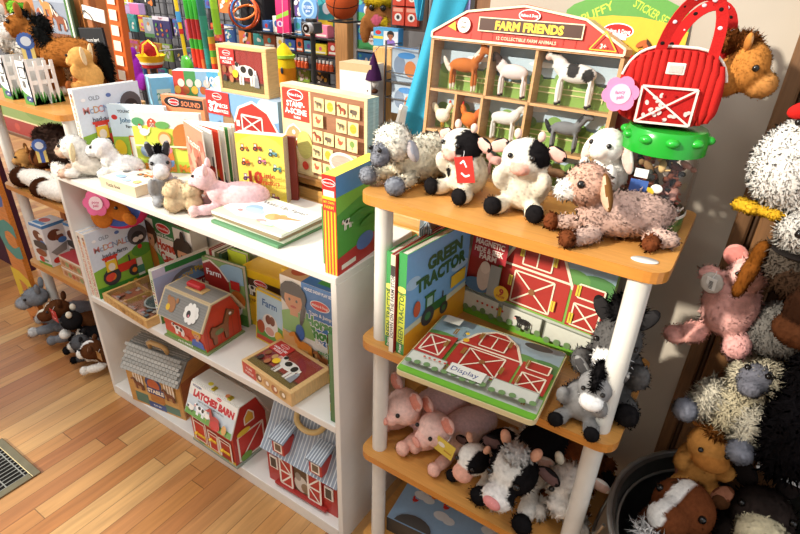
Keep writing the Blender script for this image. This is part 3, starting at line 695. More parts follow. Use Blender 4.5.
carton('card_set_box', 'bright yellow box with cow photo standing left of the horse show box', 'toy box', (-1.325, 1.085, Z2), 2, .185, .1, .225, '#efc11d', paint_yellow)
carton('card_set_box', 'second yellow box lying deep behind the horse show box', 'toy box', (-1.136, 1.09, Z2), 0, .05, .09, .275, '#e9b81c')
def paint_farmcow(F):
    a = F['front']; a.r(0, 0, 1, 1, '#e9c93a'); a.r(.04, .03, .96, .97, '#bcd6e4'); a.p([(.04, .03), (.96, .03), (.96, .42), (.5, .5), (.04, .35)], '#5f9b36'); a.r(.04, .03, .96, .12, '#c8452c'); a.t('Farm', .5, .8, .13, '#3a6aa0', w=.7); a.e(.52, .4, .2, .22, '#efe8de'); a.e(.46, .5, .07, .09, '#7a4026'); a.e(.6, .5, .07, .09, '#7a4026'); a.e(.52, .28, .11, .08, '#dca08e'); a.e(.2, .3, .1, .13, '#b0522b'); a.e(.84, .26, .1, .1, '#e8b62e')
    F['left'].r(0, 0, 1, 1, '#b8502e')
book('board_book', 'small farm board book with a white cow cover leaning on the yellow box', (-1.225, 1.035, Z2), -3, .135, .018, .19, '#e5c334', paint_farmcow, rx=-6)
def paint_show(F):
    a = F['front']; a.r(0, 0, 1, 1, '#ede7de'); a.p([(.42, 1), (1, 1), (1, 0), (.6, .1), (.5, .4)], '#f3efe6'); a.p([(.4, .84), (1, .84), (1, .36), (.82, .3), (.66, .36), (.54, .5)], '#2f6fb4'); a.r(.4, .84, 1, 1, '#3a76b8'); a.t('HORSE SHOW PLAY SET', .7, .94, .035, '#fff', w=.5)
    a.logo(.72, .79, .1); a.t('Train & Jump', .72, .68, .04, '#fff', w=.4); a.t('Horse', .71, .58, .12, '#3f8a3c', w=.5, bold=.06, out='#fff'); a.t('Show', .72, .45, .12, '#3f8a3c', w=.46, bold=.06, out='#fff'); a.t('PLAY SET', .76, .34, .055, '#fff', w=.34)
    a.ic(KID, .24, .34, .6, C='#8bb36a', D='#2f1d14'); a.e(.4, .6, .03, .14, '#2f1d14', 12, -12); a.e(.34, .38, .06, .1, '#3b69ae'); a.p([(0, 0), (1, 0), (1, .15), (.6, .22), (0, .34)], '#d9a86a'); a.ic(HORSE, .4, .08, .28, A='#d9882f'); a.ic(HORSE, .78, .04, .2, A='#9a5a30')
    for i in range(5): a.r(.05 + i * .2, .03, .09 + i * .2, .14, '#f0e9dc')
    a.r(.0, .08, 1, .1, '#f0e9dc'); a.t('ready!', .8, .25, .05, '#3f8a3c')
    t = F['top']; t.r(0, 0, .4, 1, '#d2a878'); t.e(.2, .5, .3, .3, '#b4502f'); t.r(.4, 0, 1, 1, '#3a76b8'); t.r(.62, .2, 1, .9, '#3f9a45')
    F['left'].r(0, 0, 1, 1, '#d9d2c6')
carton('play_set_box', 'horse show play set box with a smiling girl, blue panel, right end of second tier', 'toy box', (-1.082, 1.03, Z2), 1.5, .215, .095, .3, '#e9e3da', paint_show)
def paint_strip(F):
    a = F['left']
    for i in range(9): a.r(0, i * .11, 1, i * .11 + .1, ('#3c7d3a', '#d9b22c', '#7a2a20')[i % 3])
carton('puzzle_box', 'narrow green and yellow box edge pressed against the right side panel', 'toy box', (-.763, .875, Z2), 0, .022, .26, .3, '#40703a', paint_strip)

def cow_block_box(label, loc, rz, rx, w=.236, d=.05, h=.158, flat=True):
    """pine box with a sliding picture: built standing (front at y=0)"""
    root = empty('wooden_block_box', loc, 0, label, 'puzzle box', 'cow cube puzzle boxes', rot=(rx, 0, rz))
    g = G(); c = '#dcb47a'; b = .012
    g.box(0, 0, 0, w, d, b, c, .0015); g.box(0, 0, h - b, w, d, h, c, .0015); g.box(0, 0, b, b, d, h - b, c, .0015); g.box(w - b * 1.6, 0, b, w, d, h - b, c, .0015); g.box(b, d - .006, b, w - b, d, h - b, c)
    a = Art(g, (0, 0, 0), (0, 0, 0.001), (0, 0.001, 0))
    f = Art(g, (0, d, 0), (w, 0, 0), (0, -d, 0))   # the long edge that faces the shelf front when the box lies down
    f.r(.02, .06, .3, .94, '#c8473a'); f.t('CUBE', .16, .66, .16, '#f3e8dc', w=.2); f.t('PUZZLE', .16, .36, .16, '#f3e8dc', w=.22)
    for i, q in enumerate((.36, .52, .68, .84)): f.e(q, .5, .3, .3, ('#8d5a36', '#c79a6a', '#b26f48', '#a98a5a')[i]); f.e(q + .02, .55, .14, .16, '#f0e5d5')
    build('case', g, 'pine', root)
    g = G(); g.box(b, .004, b, w - b * 1.6, d - .006, h - b, '#a23a34'); a = Art(g, (b, .004, b), (w - b * 2.6, 0, 0), (0, 0, h - 2 * b))
    a.r(0, 0, 1, .24, '#7a6a3a'); a.r(0, .2, 1, .26, '#5a3a28')
    for i in range(7): a.ln([(i * .16, .26), (i * .16, 1)], .008, '#84292a')
    a.ic(COW, .6, .16, .66, B='#efe9e0'); a.p([(.78, .14), (.9, .14), (.88, .4), (.8, .4)], '#8f9298'); a.e(.84, .42, .05, .05, '#a5a8ae')
    a.r(0, .62, .36, 1, '#c6302b'); a.logo(.18, .9, .11); a.t('FARM CUBE', .18, .77, .06, '#fff', w=.3); a.t('PUZZLE', .18, .68, .06, '#fff', w=.24)
    for i in range(4): a.e(.1 + .16 * (i % 2), .5 - .22 * (i // 2), .07, .09, ('#8d5a36', '#c79a6a', '#3a3431', '#b26f48')[i]); 
    a.e(.36, .42, .1, .1, '#f1c62c'); build('cubes', g, 'print', root)
    g = G(); g.box(b, .001, b, w - b * 1.6, .0022, h - b, '#fff'); build('window', g, 'clear', root)
    return root
# lying box on the second tier (picture up): rotate -90 about x
cow_block_box('pine box of cow picture cubes lying flat in front of the horse show box', (-1.122, .88, Z2 + .0505), -7, -90)

# ---- bottom tier: three barns
def gable_barn(w, d, hw, hr, top, wallc, mat='print'):
    return [(0, 0), (d, 0), (d, hw), (d * (1 - top), hr), (d * top, hr), (0, hw)]
def stable():
    w, d, hw, hr = .285, .165, .182, .25
    root = empty('toy_stable', (-1.795, .852, Z1), 9, 'tan wooden show stable with grey tile roof, leftmost on the bottom tier', 'toy barn')
    prof = [(0, 0), (d, 0), (d, hw), (d * .68, hr), (d * .32, hr), (0, hw)]
    g = G(); g.prism(prof, .004, w - .004, '#c89550', 'x', '#c89550')
    a = Art(g, (.004, 0, 0), (w - .008, 0, 0), (0, 0, hw)); a.r(.1, .08, .92, .92, '#d3a561'); a.r(.1, .05, .34, .32, '#5f7f6c'); a.r(.62, .05, .92, .25, '#5f7f6c'); a.r(.34, .02, .66, .18, '#46588c'); a.t('PLAY SET', .5, .1, .04, '#fff', w=.2)
    a.e(.5, .72, .23, .2, '#3a4270'); a.e(.5, .68, .17, .16, '#c2633a'); a.r(.36, .42, .68, .6, '#394377'); a.t('STABLE', .52, .51, .1, '#f2e6d0', w=.3, bold=.05); a.r(.4, .22, .66, .42, '#b9793e')
    for x0 in (.12, .7):
        a.r(x0, .42, x0 + .2, .88, '#b58a58')
        for i in range(4): a.p([(x0 + .01 + i * .05, .56), (x0 + .04 + i * .05, .56), (x0 + .04 + i * .05, .84), (x0 + .025 + i * .05, .88), (x0 + .01 + i * .05, .84)], '#efe3cf')
        a.ic(HORSE, x0 + .1, .42, .3, A='#7c452a')
    a = Art(g, (w - .004, 0, 0), (0, d, 0), (0, 0, hr)); a.r(.04, .03, .96, .7, '#a8683a'); a.e(.42, .38, .1, .12, '#1d1512'); a.r(.34, .25, .52, .38, '#1d1512')
    build('walls', g, 'pine', root)
    g = G(); e = .006
    for y0, z0, y1, z1 in ((-.012, hw - .014, d * .32, hr), (d * .32, hr, d * .68, hr), (d + .012, hw - .014, d * .68, hr)):
        L = math.hypot(y1 - y0, z1 - z0); nx, nz = -(z1 - z0) / L, (y1 - y0) / L
        if nz < 0: nx, nz = -nx, -nz
        p = [(y0, z0), (y1, z1), (y1 + nx * e, z1 + nz * e), (y0 + nx * e, z0 + nz * e)]; g.prism(p, -.003, w + .003, '#8d8a83', 'x')
        a = Art(g, (-.003, p[3][0], p[3][1]), (w + .006, 0, 0), (0, p[2][0] - p[3][0], p[2][1] - p[3][1])); n = 7
        for i in range(n):
            for j in range(16): a.r((j + .06 + .5 * (i % 2)) / 16.5, (i + .08) / n, (j + .94 + .5 * (i % 2)) / 16.5, (i + .92) / n, ('#a9a69e', '#a09d95', '#b3afa6')[(i * 5 + j * 3) % 3])
    build('roof', g, 'gloss', root)
    g = G(); g.tube([(w * .36, d * .34, hr + .004), (w * .36, d * .3, hr + .03), (w * .42, d * .28, hr + .04), (w * .6, d * .28, hr + .04), (w * .66, d * .3, hr + .03), (w * .66, d * .34, hr + .004)], .009, 8, '#c9a066'); build('handle', g, 'pine', root)
    g = G(); g.box(w * .42, d * .3, hr + .006, w * .6, d * .5, hr + .03, '#dfe3e6', .004); build('wrapped_pack', g, 'film', root)
    g = G(); g.box(w * .2, d * .42, hr + .006, w * .26, d * .56, hr + .0075, '#f0eee8'); build('price_sticker', g, 'print', root)
stable()
def latch_barn():
    w, d, hw, hr = .236, .15, .155, .252
    root = empty('latch_barn', (-1.414, .853, Z1), -1, 'wooden latches barn with white printed roof and red doors, middle of bottom tier', 'toy barn')
    prof = [(0, 0), (d, 0), (d, hw), (d * .74, hr), (d * .26, hr), (0, hw)]
    g = G(); g.prism(prof, .004, w - .004, '#b4332a', 'x'); g.box(-.003, -.004, 0, w + .003, d + .004, .01, '#8f9a8a', .001)
    a = Art(g, (.004, 0, 0), (w - .008, 0, 0), (0, 0, hw)); a.r(0, 0, 1, 1, '#c23a2c')
    for i in range(8): a.ln([(i * .13 + .04, .08), (i * .13 + .04, 1)], .01, '#a32f24')
    a.r(0, .0, 1, .16, '#d8b53a'); a.e(.2, .12, .1, .08, '#6f9a3a'); a.e(.75, .1, .14, .08, '#6f9a3a'); a.r(0, .9, 1, 1, '#6f9a3a')
    for x0, x1, y1 in ((.06, .36, .82), (.42, .64, .7), (.68, .94, .7)):
        a.ln([(x0, .12), (x0, y1), (x1, y1), (x1, .12)], .04, '#efe6d8'); a.r(x0 + .02, .14, x1 - .02, y1 - .04, '#a82c22')
    build('walls', g, 'print', root)
    # doors with latches
    for i, (x0, x1, z1) in enumerate(((.075, .35, .76), (.43, .63, .64), (.69, .93, .64))):
        g = G(); X0 = .004 + (w - .008) * x0; X1 = .004 + (w - .008) * x1; g.box(X0, -.004, hw * .14, X1, -.0008, hw * z1, '#c63326', .001); b = Art(g, (X0, -.004, hw * .14), (X1 - X0, 0, 0), (0, 0, hw * (z1 - .14))); b.ln([(.05, .05), (.95, .05), (.95, .95), (.05, .95), (.05, .05)], .05, '#f0e7da')
        dd = build('door', g, 'print', root)
        g = G(); zc = hw * (.36 + .1 * (i == 1)); g.box(X0 + .006, -.009, zc - .006, X1 - .002, -.004, zc + .006, '#dcae2c', .002); g.ell((X0 + .014, -.009, zc + .003), .007, '#e6bd3c'); build('latch', g, 'gloss', dd)
    g = G(); e = .005
    def sl(y0, z0, y1, z1, art):
        L = math.hypot(y1 - y0, z1 - z0); nx, nz = -(z1 - z0) / L, (y1 - y0) / L
        if nz < 0: nx, nz = -nx, -nz
        p = [(y0, z0), (y1, z1), (y1 + nx * e, z1 + nz * e), (y0 + nx * e, z0 + nz * e)]; g.prism(p, -.004, w + .004, '#ddd9d0', 'x')
        a = Art(g, (-.004, p[3][0], p[3][1]), (w + .008, 0, 0), (0, p[2][0] - p[3][0], p[2][1] - p[3][1])); art(a)
    def f(a):
        a.r(.01, .01, .99, .99, '#cdd6dc'); a.r(0, .62, 1, .99, '#e9e5dc'); a.t('WOODEN', .14, .92, .06, '#3a3d74', w=.2, bold=.04); a.t('LATCHES BARN', .53, .72, .19, '#c4232e', w=.86, bold=.07); a.logo(.62, .93, .1)
        a.r(.01, .01, .99, .2, '#6ba04a'); a.t('Learn to open shapes, colors and more', .5, .55, .05, '#54565c', w=.7)
        a.ic(COW, .32, .12, .42, B='#fff'); a.ic(SHEEP, .13, .12, .32); a.ic(CHICK, .48, .12, .36); a.ic(HORSE, .64, .05, .52, A='#b23a34', M='#4a2320'); a.e(.68, .16, .2, .14, '#c4302c'); a.e(.86, .2, .1, .14, '#d7a05a')
    sl(-.01, hw - .01, d * .26, hr, f)
    sl(d * .26, hr, d * .74, hr, lambda a: (a.r(.01, .05, .99, .95, '#d9d4ca'), a.e(.3, .3, .16, .12, '#d8c83a'), a.e(.7, .2, .14, .12, '#c87c4a')))
    sl(d + .01, hw - .01, d * .74, hr, lambda a: a.r(.01, .05, .99, .95, '#d9d4ca'))
    build('roof', g, 'print', root)
    for x0 in (.4, .75):
        g = G(); g.box(w * x0, d * .26, hr + .005, w * x0 + .016, d * .4, hr + .012, '#cfc24a', .002); build('clasp', g, 'metal', root)
    # end wall art: loft door and lower door
    g = G(); X = w - .004; a = Art(g, (X, 0, 0), (0, d, 0), (0, 0, hr), .0003)
    a.r(.08, .04, .92, .52, '#c63326'); a.ln([(.12, .06), (.88, .06), (.88, .5), (.12, .5), (.12, .06)], .03, '#f0e7da'); a.ln([(.12, .06), (.88, .5)], .025, '#f0e7da'); a.p([(.36, .64), (.64, .64), (.64, .76), (.5, .86), (.36, .76)], '#d8a83a'); a.ln([(.36, .64), (.64, .64), (.64, .76), (.5, .86), (.36, .76), (.36, .64)], .02, '#f0e7da'); a.e(.3, .1, .1, .07, '#6f9a3a'); a.e(.3, .55, .12, .05, '#e0c23a')
    g.box(X - .001, .01, .01, X + .0002, d - .01, .02, '#8f9a8a'); build('end_door', g, 'print', root)
latch_barn()
def fold_barn():
    w, d, hw = .318, .16, .185
    root = empty('fold_and_go_barn', (-1.07, .885, Z1), 1.5, 'red fold open barn with striped grey roof and tan handle, right end of bottom tier', 'toy barn')
    g = G(); g.prism([(0, 0), (d, 0), (d, hw - .01), (d * .84, hw - .008), (d * .7, hw + .035), (d * .55, hw + .1), (d * .45, hw + .1), (d * .3, hw + .035), (d * .16, hw - .008), (0, hw - .01)], .012, w - .012, '#b5342c', 'x'); g.box(.05, -.016, .012, w - .05, 0, .022, '#a52c27', .002)
    a = Art(g, (.012, 0, 0), (w - .024, 0, 0), (0, 0, hw)); 
    for i in range(9): a.ln([(0, .1 * i + .06), (1, .1 * i + .06)], .005, '#a12c26')
    a.r(.33, .12, .66, .78, '#5a4632'); a.e(.5, .34, .16, .2, '#cfc9bf'); a.e(.46, .5, .07, .1, '#9a9288'); a.e(.56, .28, .1, .12, '#8f7a60')
    build('walls', g, 'print', root)
    for sx in (0, 1):
        x0 = .075 if sx == 0 else w - .075 - .075
        g = G(); X0, X1 = (.07, .128) if sx == 0 else (w - .128, w - .07); g.box(X0, -.007, .022, X1, -.001, .15, '#b5342c', .001); b = Art(g, (X0, -.007, .022), (X1 - X0, 0, 0), (0, 0, .128))
        b.ln([(.06, .03), (.94, .03), (.94, .97), (.06, .97), (.06, .03)], .06, '#efe9de'); b.ln([(.06, .5), (.94, .5)], .06, '#efe9de'); b.ln([(.06, .03), (.94, .5)] if sx == 0 else [(.94, .03), (.06, .5)], .05, '#efe9de'); b.ln([(.06, .5), (.94, .97)] if sx else [(.94, .5), (.06, .97)], .05, '#efe9de')
        build('barn_door', g, 'print', root)
        X0, X1 = (.025, .06) if sx == 0 else (w - .06, w - .025)
        g = G(); g.box(X0, -.005, .07, X1, -.0005, .125, '#efe9de', .001); g.box(X0 + .006, -.0062, .077, X1 - .006, -.0045, .118, '#4a4038'); build('window', g, 'print', root)
    def roof_sheet(y0, y1):
        g = G(); n = 24; vs = []; fs = []; cs = []; pf = [(0, hw - .03), (.12, hw + .0), (.28, hw + .05), (.42, hw + .108), (.5, hw + .118)]
        P = [(y0 + (y1 - y0) * t[0] / .5, t[1]) for t in pf]; m = len(P)
        for k in range(n):
            xa, xb = w * k / n, w * (k + 1) / n
            for (a0, b0), (a1, b1) in zip(P, P[1:]):
                o = len(vs); vs += [(xa, a0, b0), (xb, a0, b0), (xb, a1, b1), (xa, a1, b1)]; fs.append((o, o + 1, o + 2, o + 3)); cs.append('#8f99a6')
                o = len(vs); xs = xa + (xb - xa) * .25; q = [(xa, a0, b0), (xs, a0, b0), (xs, a1, b1), (xa, a1, b1)]; sg = -1 if y0 < y1 else 1
                vs += [(p[0], p[1] + sg * .0006, p[2] + .0008) for p in q]; fs.append((o, o + 1, o + 2, o + 3)); cs.append('#cfd6dc')
        g.add(vs, fs, cs); return g
    g = roof_sheet(-.018, d * .5); h2 = roof_sheet(d + .018, d * .5); g.v += []; o = len(g.v); g.v += h2.v; g.f += [tuple(i + o for i in f) for f in h2.f]; g.c += h2.c; g.s += h2.s
    ro = build('roof', g, 'gloss', root); md = ro.modifiers.new('thick', 'SOLIDIFY'); md.thickness = .004; md.offset = -1
    for x0 in (w * .2, w * .68):
        g = G(); g.box(x0, -.022, hw - .005, x0 + .05, .03, hw + .05, '#b5342c', .001); b = Art(g, (x0, -.022, hw - .005), (.05, 0, 0), (0, 0, .055)); b.r(.16, .1, .84, .86, '#efe9de'); b.r(.26, .22, .74, .74, '#6b5a44')
        dm = build('dormer', g, 'print', root)
        g = G(); g.prism([(-.03, hw + .052), (.04, hw + .075), (.04, hw + .08), (-.03, hw + .057)], x0 - .006, x0 + .056, '#7d8794', 'x', '#868f9b')
        for k in range(6): g.prism([(-.03, hw + .0572), (.04, hw + .0802), (.04, hw + .0812), (-.03, hw + .0582)], x0 - .004 + k * .01, x0 - .0005 + k * .01, '#cfd6dc', 'x')
        build('dormer_roof', g, 'gloss', dm)
    g = G(); pts = [(w * .5 + .056 * math.cos(t), d * .46 - .055 * math.sin(t) ** .7 * .72, hw + .122 - .055 * math.sin(t) ** .7 * .62) for t in [math.pi * i / 14 for i in range(15)]]
    g.tube(pts, .0095, 10, '#d9b878'); g.tube([pts[0], pts[-1]], .0095, 10, '#d9b878'); build('handle', g, 'gloss', root)
fold_barn()
# round pink purse with a horse head
def pony_case():
    root = empty('pony_purse', (-1.81, 1.03, Z2 + .268), 0, 'round pink and blue pony purse with a flower tag, lying on the song books', 'toy purse')
    root.location = (-1.812, .985, Z2 + .2695); root.rotation_euler = (R(0), R(0), R(32))
    g = G(); n = 24
    g.T = Matrix.Translation((0, 0, .088)) @ Matrix.Rotation(R(90 - 12), 4, 'X') @ Matrix.Diagonal((1.1, .9, 1, 1))
    g.lathe([(.001, -.025), (.08, -.025), (.092, -.012), (.092, .012), (.08, .025)], n, (0, 0, 0), '#d63a6a'); g.lathe([(.08, .025), (.001, .026)], n, (0, 0, 0), '#4a63b0', cap=False)
    build('case', g, 'cloth', root)
    g = G(); g.T = Matrix.Translation((0, -.03, .085)) @ Matrix.Rotation(R(-12), 4, 'X'); 
    g.ell((.0, 0, .0), (.062, .02, .034), '#c8782f', (0, 30, 0)); g.ell((.052, -.01, -.03), (.026, .016, .02), '#c8782f', (0, 40, 0)); g.ell((-.05, 0, -.02), (.04, .018, .05), '#c8782f'); build('horse_head', g, 'fabric', root)
    g = G(); g.ell((.016, -.052, .1), .0065, '#1a1412'); build('eye', g, 'gloss', root)
    g = G(); g.T = Matrix.Translation((-.045, -.058, .118)) @ Matrix.Rotation(R(78), 4, 'X')
    for i in range(6): g.lathe([(.001, 0), (.021, 0), (.021, .002), (.001, .002)], 12, (.026 * math.cos(i * 1.047), .026 * math.sin(i * 1.047), .0003 * i), '#e86a9c')
    g.lathe([(.001, .003), (.024, .003), (.024, .005), (.001, .005)], 16, (0, 0, 0), '#f7dbe6'); a = Art(g, (-.02, -.02, .005), (.04, 0, 0), (0, .04, 0)); a.t('pony', .5, .6, .22, '#d2457f', w=.8); a.t('pals', .5, .3, .22, '#d2457f', w=.8); build('flower_tag', g, 'print', root)
pony_case()
# ------------------------------------------------------------------ things on the bookcase top and on the counter behind it
def paint_deere(F):
    a = F['front']; a.r(0, 0, 1, 1, '#d3e3ee'); a.p([(0, 0), (1, 0), (1, .52), (0, .48)], '#9cc247'); a.e(.1, .8, .05, .04, '#c9302a'); a.t('YOUNG READERS', .42, .9, .045, '#3a3a40', w=.5); a.t('John Deere', .45, .76, .075, '#3c6e8f', w=.62); a.t('Farm Stories', .45, .66, .045, '#3a3a40', w=.5)
    a.r(.3, .06, .72, .5, '#efe9dc'); a.ln([(.3, .06), (.72, .06), (.72, .5), (.3, .5), (.3, .06)], .02, '#d2762e'); a.ic(TREE, .5, .1, .3); a.ic(TRACTOR, .5, .08, .14); a.e(.12, .3, .1, .14, '#e8c22e'); a.e(.86, .3, .1, .14, '#e8c22e')
book('picture_book', 'young readers tractor stories book with pale blue sky cover, between song book and animal book', (-1.862, 1.045, Z3), 29, .2, .02, .212, '#dfe8ee', paint_deere)
def paint_moo(F):
    a = F['front']; a.r(0, 0, 1, 1, '#dfe6dc'); a.p([(0, 0), (1, 0), (1, .8), (.6, .74), (.3, .8), (0, .76)], '#cddb54'); a.r(0, .0, 1, .2, '#b6cf46'); a.ic(BARN, .3, .76, .16, R='#d0573a'); a.e(.1, .84, .1, .07, '#5aa06a'); a.e(.45, .8, .12, .06, '#6cab5c')
    a.ic(CHICK, .17, .56, .26); a.e(.78, .64, .22, .2, '#c67b3c'); a.e(.7, .52, .14, .12, '#c67b3c'); a.e(.9, .5, .1, .12, '#b5682e'); a.e(.16, .36, .1, .1, '#8aa0be')
    a.e(.46, .58, .11, .12, '#e0964c'); a.e(.46, .56, .09, .1, '#edc7a4'); a.p([(.38, .22), (.56, .22), (.54, .44), (.4, .44)], '#dd7a3c'); a.e(.48, .4, .08, .07, '#d9788a'); a.p([(.4, .1), (.46, .1), (.47, .22), (.4, .22)], '#6f93c8'); a.p([(.49, .1), (.55, .1), (.55, .22), (.48, .22)], '#6f93c8')
    a.t('Baa and Moo', .5, .09, .12, '#d9842c', w=.9, bold=.05); a.r(0, .44, 1, .47, '#f1eec9')
book('board_book', 'pale green animal board book with a girl and brown cow on the cover', (-1.742, 1.05, Z3), 30, .232, .024, .205, '#e9eadd', paint_moo)
# flat boxed puzzle
def paint_flat(F):
    f = F['front']; f.r(0, 0, 1, 1, '#d9c9a8'); f.t('Puzzle Book', .38, .5, .34, '#5a4a3a', w=.4)
    a = F['top']; a.r(.02, .03, .98, .97, '#efece4'); a.r(.3, .4, .98, .97, '#e8dcc4'); a.ic(TRACTOR, .58, .56, .26, T='#d9843a'); a.e(.8, .7, .1, .08, '#d06a3a'); a.e(.3, .3, .16, .1, '#8fb0d8'); a.e(.56, .2, .14, .09, '#a5c2e0'); a.e(.82, .24, .1, .1, '#e0b866'); a.e(.15, .6, .08, .1, '#5a5a5a'); a.t('FARM', .2, .82, .1, '#c2543a')
carton('puzzle_box', 'cream flat puzzle box lying in front of the animal books beside the lamb', 'puzzle box', (-1.698, .88, Z3), 3, .172, .135, .034, '#dfcfae', paint_flat)
# open board book with tractor, standing fanned
def fan_book():
    root = empty('board_book', (-1.482, 1.065, Z3), 0, 'open tractor board book standing with fanned thick pages', 'book')
    fx = [(-20, '#e48a72'), (-11, '#e7e2da'), (-3, '#d9462f'), (4, '#e7e2da'), (10, '#4d8a48'), (16, '#e7e2da'), (22, '#e9e4da')]
    for i, (a0, c) in enumerate(fx):
        g = G(); g.box(0, -.002, 0, .17, .002, .215, '#efeae0', .0008); a = Art(g, (0, -.002, 0), (.17, 0, 0), (0, 0, .215)); a.r(.01, .01, .99, .99, c)
        if i == 0: 
            for k in range(14): a.e(rnd.random() * .9 + .05, rnd.random() * .9 + .05, .1, .08, ('#dd6f5c', '#eda58c', '#e88f7c')[k % 3])
            a.t('Tractors', .5, .75, .1, '#f6e8dd', w=.8)
        elif i == 1: a.ic(TRACTOR, .66, .1, .62, T='#c63326', H='#e9e4da')
        elif i == 2: a.ic(TRACTOR, .5, .1, .5, T='#d9a02c')
        else: a.ic(TRACTOR, .6, .1, .4, T='#4d8a48')
        b = Art(g, (.17, .002, 0), (-.17, 0, 0), (0, 0, .215)); b.r(.01, .01, .99, .99, '#e9e4da')
        build('cover' if i in (0, 6) else 'page', g, 'print', root, rot=(0, 0, a0))
fan_book()
def paint_ten(F):
    a = F['front']; a.r(0, 0, 1, 1, '#ecd44a'); a.e(.5, .5, .5, .5, '#efdb62')
    cs = ['#c9772f', '#b5452f', '#6aa2ae', '#d2622f', '#d77f97', '#5a9a8c', '#8a5a8e', '#4a72b4', '#8fb05a', '#a8566a']; ps = [(.18, .8), (.46, .82), (.78, .76), (.2, .6), (.55, .64), (.86, .55), (.22, .38), (.22, .14), (.5, .13), (.8, .12)]
    for c, (x, y) in zip(cs, ps): a.ic(TRACTOR, x, y - .05, .1, T=c, W='#f1efe4', H=c)
    a.t('10', .42, .4, .17, '#b8402a', bold=.05); a.t('Little', .68, .44, .075, '#b8402a'); a.t('Tractors', .7, .34, .075, '#b8402a', w=.44)
    s = F['right']; s.r(0, .02, 1, .98, '#d9d2c0')
    for i in range(5): s.r(.1 + i * .18, .02, .13 + i * .18, .98, '#8a7a60')
    F['top'].r(0, 0, 1, 1, '#e9e3d5')
carton('board_book', 'yellow counting board book of ten little tractors standing on the bookcase top', 'book', (-1.268, 1.075, Z3), 22, .15, .035, .208, '#e6cf4a', paint_ten)
g = G(); g.box(0, 0, 0, .15, .012, .2, '#7c2b22', .001); build('board_book', g, 'print', None, (-1.262, 1.118, Z3), (0, 0, 22), 'dark red board book standing right behind the yellow counting book', 'book')
# stack of flat board books
def paint_wake(F):
    a = F['top']; a.r(0, 0, 1, 1, '#eef0ee'); a.p([(0, 0), (1, 0), (1, .16), (.6, .22), (.3, .12), (0, .24)], '#bfe0a8'); a.r(0, .86, 1, 1, '#e3ead6'); a.t('Wake Up, Farm!', .55, .8, .1, '#4c4f56', w=.7, bold=0)
    a.e(.3, .5, .16, .13, '#8fb4dc'); a.e(.36, .42, .2, .1, '#a9cdea'); a.e(.62, .42, .14, .12, '#eba36a'); a.e(.7, .5, .08, .08, '#eba36a'); a.p([(.6, .5), (.95, .58), (.66, .38)], '#e98f5a'); a.e(.6, .2, .1, .06, '#e58a8a'); a.e(.7, .16, .14, .05, '#a9d6c4'); a.e(.22, .3, .05, .04, '#e88')
for i in range(4):
    lab = ('bottom farm board book of the flat stack, dark green edge', 'second lowest farm board book in the flat stack', 'third farm board book up in the flat stack', 'top farm board book of the flat stack, showing its white hen cover')[i]
    carton('board_book', lab, 'book', (-1.2 + .004 * (i % 2), .9 + .003 * ((i * 3) % 4), Z3 + i * .0092), -2 + 1.5 * (i % 2), .268, .172, .009, ('#5b8f63', '#cfd8c4', '#8a7a58', '#e6ebe2')[i], paint_wake if i == 3 else None, 'flat stack of farm board books')
def paint_redyel(F):
    a = F['front']; a.r(0, 0, 1, 1, '#e8402f')
    for i in range(4): a.r(.08 + i * .25, 0, .2 + i * .25, .66, '#f0c22c')
    a.r(0, .66, 1, 1, '#c62a26'); a.logo(.5, .93, .06); a.r(.1, .8, .9, .86, '#e9e4d8'); a.r(0, .77, 1, .8, '#f0c22c'); a.t('MY OWN', .5, .745, .025, '#f1d23c', w=.8); a.t('FARM', .5, .7, .03, '#f1d23c', w=.7)
    s = F['right']; s.r(0, 0, 1, 1, '#4c9a34'); s.r(0, .72, 1, 1, '#4a8ac2'); s.p([(0, .62), (.5, .7), (1, .66), (1, .8), (0, .8)], '#79b83c'); s.p([(0, 0), (1, 0), (1, .24), (0, .18)], '#b8302a'); s.r(.08, .04, .4, .09, '#e9e4d8'); s.e(.62, .2, .16, .09, '#5a78b8'); s.ic(COW, .22, .44, .14); s.e(.5, .52, .2, .05, '#3e8a2e'); s.e(.75, .4, .2, .05, '#3e8a2e')
    F['top'].r(0, 0, 1, 1, '#f0dc3c')
carton('play_set_box', 'tall narrow red and yellow striped box at the right end of the bookcase top', 'toy box', (-.756, .868, Z3), 4, .036, .19, .245, '#d8382c', paint_redyel)
book('picture_book', 'green edged book standing just left of the tall striped box', (-.778, .9, Z3), 84, .13, .012, .15, '#3f8a3c')

